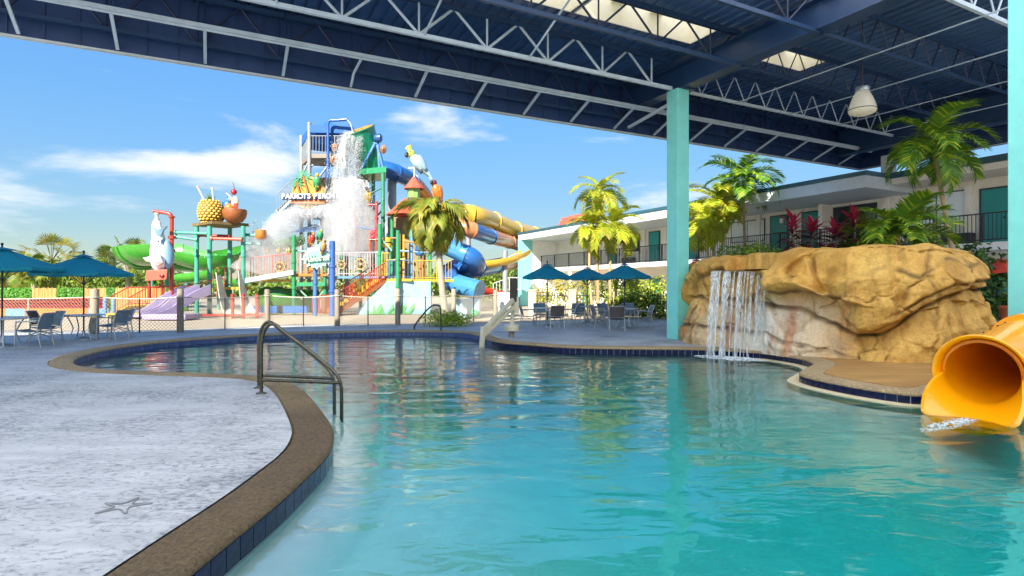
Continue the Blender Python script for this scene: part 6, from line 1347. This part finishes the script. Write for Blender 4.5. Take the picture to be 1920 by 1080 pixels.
zg = W(0, 322, 37).z; m = MB(); m.prism([(tq(670, 36.2, 0).x, 36.2), (tq(724, 35.4, 0).x, 35.4), (tq(724, 38.4, 0).x, 38.4), (tq(668, 38.6, 0).x, 38.6)], zg - .35, zg); m.build('bucket_platform', GREEN, tw)
for a, b in (((680, 370), (716, 352)), ((690, 400), (718, 376)), ((716, 395), (690, 425)), ((680, 330), (700, 348))): pipe(tw, [a, b], 36.6, .05, DKGREEN, 'brace')
for px, y0 in ((706, 378), (707, 430)): post(tw, px, y0, 470, 34.6, .1, paint('#c9434a'))
pipe(tw, [(690, 384), (708, 384)], 34.6, .07, paint('#c9434a'), 'crosspipe')
# spray roofs under the bucket
m = MB(); e0 = [W(538, 412, 36.8), W(632, 412, 36.2), W(640, 410, 39), W(548, 410, 39.4)]; tp_ = [W(580, 386, 37.6), W(622, 386, 37.4)]
m.add(e0 + tp_, [(0, 1, 5, 4), (1, 2, 5), (2, 3, 4, 5), (3, 0, 4)]); m.build('splash_roof', NAVYL, tw)
for px in (557, 612): pipe(tw, [(px, 378), (px, 415)], 36.0, .05, GREEN, 'sign_post')
m = MB(); e0 = [W(542, 436, 35.6), W(590, 434, 35), W(640, 438, 36), W(560, 430, 38)]; m.add(e0 + [W(590, 420, 36.5)], [(0, 1, 4), (1, 2, 4), (2, 3, 4), (3, 0, 4)]); m.build('splash_roof', paint('#5f8fc8'), tw)
bk = thing('tipping_bucket', 'giant green tipping bucket pouring water at the top of the tower', 'bucket', tuple(W(685, 285, 37)))
ax = Vector((-.29, -.40, .87)).normalized(); bc = W(672, 244, 36.6); Mb = ax.to_track_quat('Z', 'Y').to_matrix()
m = MB(); m.lathe([(.64, -2.75), (.70, -2.72), (1.01, -.3), (1.06, -.04), (1.10, -.03), (1.10, .03), (1.04, .03)], bc, 36, M=Mb, cap=False); m.lathe([(.01, -2.74), (.64, -2.75)], bc, 36, M=Mb, cap=False); m.build('bucket_shell', pm('bucket_green', '#17805f', .3, .12, 2, coat=.4, dirt=.2), bk, smooth=40)
m = MB(); m.lathe([(1.035, .025), (.99, -.3), (.62, -2.6), (.01, -2.62)], bc, 36, M=Mb, cap=False); m.build('bucket_lining', pm('bucket_inside', '#c99a4a', .6, .25, 4, col2='#8a5f2a'), bk, smooth=40)
for a, b in (((704, 268), (676, 320)), ((706, 268), (720, 322)), ((708, 262), (712, 322))): pipe(bk, [a, b], 36.4, .09, paint('#5f95d8'), 'support_arm')
m = MB(); m.lathe([(.2, -.25), (.28, -.1), (.28, .15), (.15, .25)], W(709, 259, 36.3), 14, M=Matrix.Rotation(R(90), 3, 'Y')); m.build('pivot', paint('#2f5fa8'), bk, smooth=40)
for px, py in ((719, 280), (628, 277), (625, 300)):
    c = W(px, py, 36.5); t_ = thing('tiki_buoy', {719: 'round peach spray head right of the bucket beside its pivot', 628: 'upper round peach spray head left of the falling water', 625: 'lower round peach spray head left of the falling water'}[px], 'spray head', tuple(c), 'peach spray heads by the bucket'); m = MB(); m.ell(c, (.2, .2, .28)); m.build('head', PEACH, t_, smooth=180); m = MB(); m.ell(c + Vector((0, -.14, 0)), (.12, .1, .17)); m.build('spray_face', paint('#9a6a48'), t_, smooth=180)
# falling water: droplets and veils
drops = np.random.RandomState(3)
def stroke(pts, w0, w1, n, sp=.6, Y=36.0):
    P = np.array(pts, float); t_ = drops.rand(n) ** .9; k = t_ * (len(P) - 1); i = np.minimum(k.astype(int), len(P) - 2); f_ = (k - i)[:, None]; c = P[i] * (1 - f_) + P[i + 1] * f_
    w_ = w0 + (w1 - w0) * t_; px = c[:, 0] + drops.randn(n) * w_ * .42; py = c[:, 1] + drops.randn(n) * w_ * .25; YY = Y + drops.randn(n) * sp
    return np.stack([(px - 960) / F * YY, YY, CAM_H - (py - 540) / F * YY], 1)
cl = [stroke([(655, 252), (650, 262), (645, 285), (642, 320), (645, 350)], 13, 36, 9000, .25), stroke([(675, 256), (668, 290), (665, 340)], 9, 16, 1800, .2, 35.6), stroke([(650, 345), (652, 370), (656, 400), (658, 440), (662, 465)], 42, 60, 11000, .7, 35.4), stroke([(665, 340), (680, 390), (678, 450)], 22, 30, 3500, .5, 35.2),
      stroke([(645, 378), (605, 392), (568, 398), (540, 405)], 12, 14, 4200, .7, 35.6), stroke([(560, 396), (520, 425), (500, 462), (486, 512)], 26, 60, 9000, .8, 34.8), stroke([(640, 392), (600, 402), (560, 408)], 14, 14, 2600, .6, 35), stroke([(600, 415), (570, 440), (540, 480)], 30, 50, 900, .8, 34.8)]
Dp = np.concatenate(cl); nD = len(Dp); sz = (.007 + .020 * drops.rand(nD) ** 2.6); el_ = sz * drops.uniform(1.0, 2.6, nD); an = drops.rand(nD) * 3
off8 = []
ca, sa = np.cos(an), np.sin(an)
base = np.stack([np.stack([ca * sz, sa * sz, 0 * sz], 1), np.stack([-sa * sz, ca * sz, 0 * sz], 1), np.stack([-ca * sz, -sa * sz, 0 * sz], 1), np.stack([sa * sz, -ca * sz, 0 * sz], 1), np.stack([0 * sz, 0 * sz, el_], 1), np.stack([0 * sz, 0 * sz, -el_], 1)], 1)
vv = (Dp[:, None, :] + base).reshape(-1, 3); fi = np.array([(0, 1, 4), (1, 2, 4), (2, 3, 4), (3, 0, 4), (1, 0, 5), (2, 1, 5), (3, 2, 5), (0, 3, 5)]); ff = (np.arange(nD)[:, None, None] * 6 + fi[None]).reshape(-1, 3)
me = bpy.data.meshes.new('water_splash'); me.vertices.add(len(vv)); me.vertices.foreach_set('co', vv.ravel()); me.loops.add(ff.size); me.loops.foreach_set('vertex_index', ff.ravel().astype(np.int32)); me.polygons.add(len(ff)); me.polygons.foreach_set('loop_start', np.arange(0, ff.size, 3, dtype=np.int32)); me.polygons.foreach_set('loop_total', np.full(len(ff), 3, dtype=np.int32)); me.update(calc_edges=True)
sp_m = pm('splash_white', (.66, .68, .69), .25, .04, 3, trans=.45); me.materials.append(sp_m); tag(link('water_splash', me), 'white water spilling from the bucket and breaking over the tower roofs', 'splash', kind='stuff')
veil = alpha_mix('water_veil', (.66, .69, .70), .36, .62, 2.2, (2.6, 2.6, .5), .2, .45, .08, .9)
pv = thing('bucket_waterfall', 'sheet of white water pouring from the tipped green bucket', 'waterfall', tuple(W(645, 300, 36)))
def veil_sheet(pts, Y, nm='water_sheet'):
    m = MB(); rows = []; nn = 12
    L_ = catmull([W(a[0], b, Y + dy) for a, b, dy in pts], 5); R_ = catmull([W(a[1], b, Y + dy) for a, b, dy in pts], 5); vs = []
    for a, b in zip(L_, R_):
        for j in range(nn + 1): u = j / nn; vs.append(a.lerp(b, u) + Vector((0, -.45 * math.sin(math.pi * u) + .07 * math.sin(9 * u + a.z * 2), 0)))
    q = nn + 1; m.add(vs, [(i * q + j, i * q + j + 1, (i + 1) * q + j + 1, (i + 1) * q + j) for i in range(len(L_) - 1) for j in range(nn)]); m.build(nm, veil, pv, fix=False, smooth=180)
veil_sheet([((645, 672), 250, 0), ((636, 672), 268, -.1), ((628, 668), 300, 0), ((622, 668), 345, .1)], 36.1); veil_sheet([((625, 690), 338, 0), ((622, 694), 380, -.2), ((622, 692), 430, -.1), ((630, 690), 470, 0)], 35.5); veil_sheet([((585, 650), 384, 0), ((538, 650), 396, -.2), ((532, 640), 405, -.2)], 35.5)
pipe(pv, [(651, 225), (657, 232), (661, 246), (663, 256)], 36.8, .035, sp_m, 'filler_jet')
# fine mist round the falling water: two closed clouds of thin white air
def mist(label, pts, rs, dens, seed):
    m = MB(); P = catmull([W(*p) for p in pts], 6); k = len(P); rr_ = np.interp(np.linspace(0, len(rs) - 1, k), range(len(rs)), rs); m.tube(P, rr_, 16); nz = np.array(m.v); c_ = np.repeat(np.array([tuple(p) for p in P]), 16, 0)
    d_ = nz - c_; nz = c_ + d_ * (.55 + .9 * fbm(nz * 1.1 + seed, 3))[:, None]; m.v = [tuple(p) for p in nz]
    mm = bpy.data.materials.new('water_mist'); mm.use_nodes = True; N_ = mm.node_tree.nodes; N_.remove(N_['Principled BSDF']); v_ = N_.new('ShaderNodeVolumeScatter'); v_.inputs['Color'].default_value = (.97, .98, .98, 1); v_.inputs['Density'].default_value = dens; mm.node_tree.links.new(v_.outputs[0], N_['Material Output'].inputs['Volume'])
    return tag(m.build('mist', mm, smooth=180), label, 'mist', kind='stuff')
mist('thin white mist drifting left from the splash roofs', [(625, 392, 35.2), (575, 400, 35.0), (530, 425, 34.6), (503, 465, 34.4), (488, 515, 34.2)], [.4, .65, 1.0, 1.35, 1.5], .5, 3)
mist('white mist hanging round the column of falling water', [(652, 335, 35.2), (655, 375, 35.0), (655, 420, 34.9), (650, 480, 34.9)], [.6, 1.4, 1.9, 1.6], .40, 8)
# --- parrots perch sign
sg = thing('perch_sign', 'parrot and palm sign in white letters on the front of the tower', 'sign', tuple(W(576, 365, 34.8)))
YS = 34.8
m = MB(); m.prism([(math.cos(a) * .95, math.sin(a) * 1.0) for a in np.linspace(0, 2 * math.pi, 24, endpoint=False)], -.05, .05, M=Matrix.Translation(W(577, 361, YS + .25)) @ Matrix.Rotation(R(90), 4, 'X')); m.build('sun_disc', paint('#f0a53a'), sg)
m = MB(); m.prism([(-1.0, -.1), (1.1, -.15), (1.25, .1), (.6, .25), (-.7, .2)], -.04, .06, M=Matrix.Translation(W(573, 378, YS + .1)) @ Matrix.Rotation(R(90), 4, 'X')); m.build('sand_base', paint('#d9824a'), sg)
def sign_palm(px, py, s, n_=9):
    c = W(px, py, YS + .1); m = MB()
    for i in range(n_):
        a = math.pi * (i / (n_ - 1)) * 1.5 - .75; d = Vector((math.cos(a), 0, math.sin(a))); q_ = Vector((-d.z, 0, d.x)); m.add([c + d * .05 - q_ * .05, c + d * .4 * s - q_ * .12 * s, c + d * s - Vector((0, 0, .22 * s)), c + d * .45 * s + q_ * .1 * s] + [c + Vector((0, .08, 0)) + d * .3], [(0, 1, 2, 3), (0, 1, 4), (1, 2, 4), (2, 3, 4), (3, 0, 4)])
    m.build('sign_palm_crown', paint('#2f9a5a'), sg); pipe(sg, [(px, py), (px + 5, py + 18), (px + 9, py + 30)], YS + .12, .06, paint('#b5733a'), 'sign_palm_trunk')
sign_palm(569, 330, .62); sign_palm(557, 343, .5); sign_palm(577, 377, .5, 7)
b_ = bird('sign_parrot', None, W(594, 340, YS), .62, [paint('#4fae6a'), paint('#f0b03a'), paint('#3a9a5a'), RED, YB_], rz=.5, tail=.25); b_.parent = sg; b_.matrix_parent_inverse = Matrix.Translation(-Vector(sg['_at'])); del b_['category']
letters(sg, 'PARROTS PERCH', W(528, 372.5, YS - .1), .255, .42, WHT, NAVYL, tilt=.02, big='', ext=.05)
for par_ in (wsn, sg):
    for ch in par_.children: 
        if ch.name.startswith('sign_parrot'): ch['_at'] = tuple(ch['_at'])
# --- hut roofs
def hut(label, cx, py_e, py_t, hw, Y, mats, wall=None):
    c = W(cx, py_e, Y); zt = W(cx, py_t, Y).z; t_ = thing('hut_roof', label, 'roof', tuple(c), 'red shingled hut roofs'); w_ = hw / F * Y; n_ = 6
    for i in range(n_):                                            # courses of shingles, each a stepped ring
        u0, u1 = i / n_, (i + 1) / n_; m = MB(); r0, r1 = w_ * (1 - u0 * .93), w_ * (1 - u1 * .93) ; z0, z1 = c.z + (zt - c.z) * u0, c.z + (zt - c.z) * u1
        m.lathe([(r0, z0 - c.z - .06), (r0, z0 - c.z), (r1, z1 - c.z)], c, 8, cap=False); m.build('shingle_course', mats, t_, fix=True)
    if wall: m = MB(); m.lathe([(w_ * .62, -wall), (w_ * .62, -.03)], c, 8); m.build('lantern_wall', paint('#9acb6a'), t_)
    return t_
shg = pm('red_shingle', '#c2533a', .6, .2, 8, bump=.3)
hut('small red shingled cap roof above the larger hut roof', 776, 353, 331, 19, 35.5, shg, .6); hut('larger red shingled hut roof left of the shaggy palm', 760, 402, 372, 36, 35.5, shg)
for px in (735, 788, 770): post(br, px, 398, 530, 35.4, .1, GREEN)
m = MB(); m.hexa([tq(730, 36.5, 1.6), tq(800, 36.5, 1.6), tq(800, 37.5, 1.6), tq(730, 37.5, 1.6), tq(730, 36.5, 6), tq(800, 36.5, 6), tq(800, 37.5, 6), tq(730, 37.5, 6)]); m.build('hut_wall', paint('#a08a66'), br)
# --- tube slides behind
def tube_slide(name, label, pts, r, segs, par=None):
    t_ = par or thing(name, label, 'water slide', tuple(W(pts[0][0], pts[0][1], pts[0][2]))); P = catmull([W(*p) for p in pts], 10); k = len(P); n_ = len(segs)
    for i, mt in enumerate(segs):
        a, b = int(i * (k - 1) / n_), int((i + 1) * (k - 1) / n_); m = MB(); m.tube(P[a:b + 1], r, 18, caps=True); m.build('tube_section', mt, t_, smooth=60)
        m = MB(); d = (P[min(b, k - 1)] - P[b - 1]).normalized(); m.lathe([(r * .9, -.06), (r * 1.1, -.06), (r * 1.1, .06), (r * .9, .06)], P[b], 18, M=d.to_track_quat('Z', 'Y').to_matrix()); m.build('joint_ring', mt, t_, smooth=30)
        m = MB(); m.tube([p + Vector((0, 0, r + .01)) for p in P[a:b + 1]], .05, 5); m.build('seam', mt, t_)
    return t_
tube_slide('tube_slide', 'orange and blue tube slide leaving the tower behind the bucket', [(672, 310, 41), (698, 315, 41), (728, 320, 41), (755, 330, 42), (778, 345, 44), (800, 372, 46)], .6, [PEACH, BLUE, BLUE, PEACH])
tube_slide('tube_slide', 'big yellow tube slide sweeping right behind the hotel roof', [(790, 400, 46), (840, 402, 45), (885, 404, 44), (925, 415, 47), (965, 432, 50), (1000, 441, 53), (1020, 445, 56)], .74, [TUBEY] * 6)
tube_slide('tube_slide', 'orange and blue tube slide below the yellow one', [(820, 412, 42), (855, 422, 42), (885, 432, 42), (920, 444, 45), (955, 453, 49), (980, 461, 52), (1000, 468, 54)], .56, [BLUE, PEACH, BLUE, PEACH, PEACH, BLUE])
tube_slide('tube_slide', 'blue tube slide twisting down to an exit mouth by the shaggy palm', [(840, 462, 38), (862, 472, 38), (886, 484, 38), (894, 500, 39), (878, 508, 40.5), (855, 504, 41), (842, 512, 40), (848, 528, 38.4), (868, 537, 37.4), (898, 545, 36.8)], .62, [paint('#4f9ad0', .25, .4), BLUE, BLUE, BLUE, BLUE, paint('#4f9ad0', .25, .4)])
tube_slide('tube_slide', 'blue and orange lower tube slide running right to the brick pier', [(870, 512, 42), (895, 506, 43), (930, 499, 46), (960, 492, 49.5), (990, 485, 53)], .56, [BLUE, BLUE, PEACH, PEACH])
rsl = thing('yellow_flume', 'yellow open flume curving above the lower orange tube', 'water slide', tuple(W(940, 482, 43))); flume(rsl, [W(890, 492, 44), W(925, 488, 43.5), W(960, 480, 44), (W(985, 468, 45))], .5, TUBEY, 'flume', R(180), R(360))
rs2 = thing('red_flume', 'short red flume between the blue tube and the hotel pier', 'water slide', tuple(W(920, 537, 40))); flume(rs2, [W(895, 532, 40), W(915, 540, 40), W(945, 548, 40.5)], .45, paint('#d23f2c'), 'flume', R(180), R(360))
rw = thing('red_slide_wall', 'coral red slide wall showing above the hotel roof', 'wall', tuple(W(1075, 420, 62))); m = MB(); g = [W(a, b, y) for y in (60, 62) for a, b in ((1044, 428), (1104, 422), (1104, 403), (1053, 408))]; m.hexa(g); m.build('panel', SALMON, rw, bevel=.05)
m = MB(); g = [W(a, b, y) for y in (60.5, 64) for a, b in ((1060, 425), (1104, 419), (1104, 398), (1066, 405))]; m.hexa(g); m.build('panel', SALMON, rw)
for i, (px, y0, Y, lb_) in enumerate(((735, 330, 42, 'thick grey slide column right of the bucket'), (878, 400, 45, 'grey slide column behind the shaggy palm'), (947, 470, 44, 'thin grey slide column left of the brick pier'))):
    c = W(px, y0, Y); t_ = thing('slide_column', lb_, 'column', (c.x, c.y, 0), 'grey columns under the tube slides'); m = MB(); m.cyl((c.x, c.y, 0), tuple(c), .32 if i == 0 else .2, n=16); m.build('shaft', GREYP, t_, smooth=40)
    m = MB(); m.cyl(c - Vector((0, 0, .6)), W(px + 28, y0 + 4, Y), .06, n=6); m.build('bracket', GREYP, t_)
# --- round tan medallions, valves and drums that crowd the middle of the park
tan_ = paint('#c9a86a')
for px, py, Y, r_, lb_ in ((525, 500, 33.3, .3, 'tan ship wheel medallion on the left bridge railing'), (676, 495, 33.9, .34, 'tan ship wheel medallion on the railing above the stairs'), (640, 496, 34.2, .26, 'smaller tan medallion behind the welcome sign post')):
    c = W(px, py, Y); t_ = thing('wheel_medallion', lb_, 'medallion', tuple(c), 'tan medallions on the railings'); Mr = Matrix.Rotation(R(90), 3, 'X'); m = MB(); m.lathe([(r_ * .8, -.04), (r_, -.04), (r_, .04), (r_ * .8, .04)], c, 20, M=Mr, cap=False); m.lathe([(.02, -.05), (r_ * .25, -.05), (r_ * .25, .05), (.02, .05)], c, 12, M=Mr); m.build('rim', tan_, t_, smooth=30)
    for k in range(8): a = k * math.pi / 4; m = MB(); m.cyl(c, c + Vector((math.cos(a), 0, math.sin(a))) * r_ * 1.2, .025, n=6); m.build('spoke', BROWN, t_)
for px, py, Y, mt, lb_ in ((588, 500, 33.2, ORANGE, 'orange drum under the welcome sign deck'), (700, 440, 34.8, paint('#c9434a'), 'red spray drum right of the falling water'), (726, 455, 34, YB_, 'yellow spray drum by the green posts'), (787, 470, 34.2, BLUE, 'blue spray drum under the hut roof')):
    c = W(px, py, Y); t_ = thing('spray_drum', lb_, 'drum', tuple(c), 'painted spray drums'); m = MB(); m.lathe([(.2, -.3), (.27, -.22), (.27, .22), (.2, .3)], c, 16); m.build('shell', mt, t_, smooth=40); m = MB(); m.lathe([(.285, -.03), (.285, .03)], c, 16); m.build('band', STEEL_DARK, t_); m = MB(); m.cyl(c + Vector((0, 0, .3)), c + Vector((0, 0, .55)), .04); m.build('nozzle', GREYP, t_)
for px, py0, py1, Y, mt in ((668, 405, 470, 34.9, RED), (694, 432, 512, 34.6, SALMON), (757, 440, 525, 34.6, YB_), (772, 432, 525, 35, paint('#7fb4e0')), (790, 440, 525, 34.3, SALMON), (640, 460, 530, 35, GREEN)): post(br, px, py0, py1, Y, .07, mt)
for a, b, Y, mt in (((668, 425), (712, 432), 34.7, BLUE), ((694, 450), (746, 446), 34.5, RED), ((746, 470), (806, 474), 34, paint('#7fb4e0')), ((712, 490), (760, 486), 33.8, YB_), ((551, 470), (609, 474), 33.4, TEALG), ((757, 452), (790, 456), 34.6, ORANGE)): pipe(br, [a, b], Y, .06, mt, 'crosspipe')
# --- odds and ends along the far deck
wb = thing('deck_sign_board', 'blank white board by the pool lift in front of the slides', 'board', tuple(W(945, 605, 27))); a, b = W(930, 600, 27), W(960, 548, 27); m = MB(); m.hexa([Vector((x, y, z)) for z in (.25, b.z) for x, y in ((a.x, 27), (b.x, 27), (b.x, 27.06), (a.x, 27.06))]); m.build('board', WHITE, wb); 
for px in (930.5, 959.5): post(wb, px, 546, 600, 27.03, .04, GREYP)
fl = thing('float_bin', 'pale blue water feature box beside the low shrub', 'box', tuple(W(878, 578, 29))); m = MB(); m.box(W(878, 579, 29) , (1.2, .9, 1.0)); m.build('box', paint('#b8dcea'), fl, bevel=.08); m = MB(); m.ell(W(890, 588, 28.4), (.25, .2, .2)); m.build('valve_cap', GREEN, fl, smooth=180)
hd_ = thing('park_railing', 'white stair railing beyond the red flume', 'railing', tuple(W(950, 560, 44))); railing(hd_, [W(925, 556, 44), W(955, 545, 44), W(975, 545, 44)], 1.0, WHT, .25, .02)
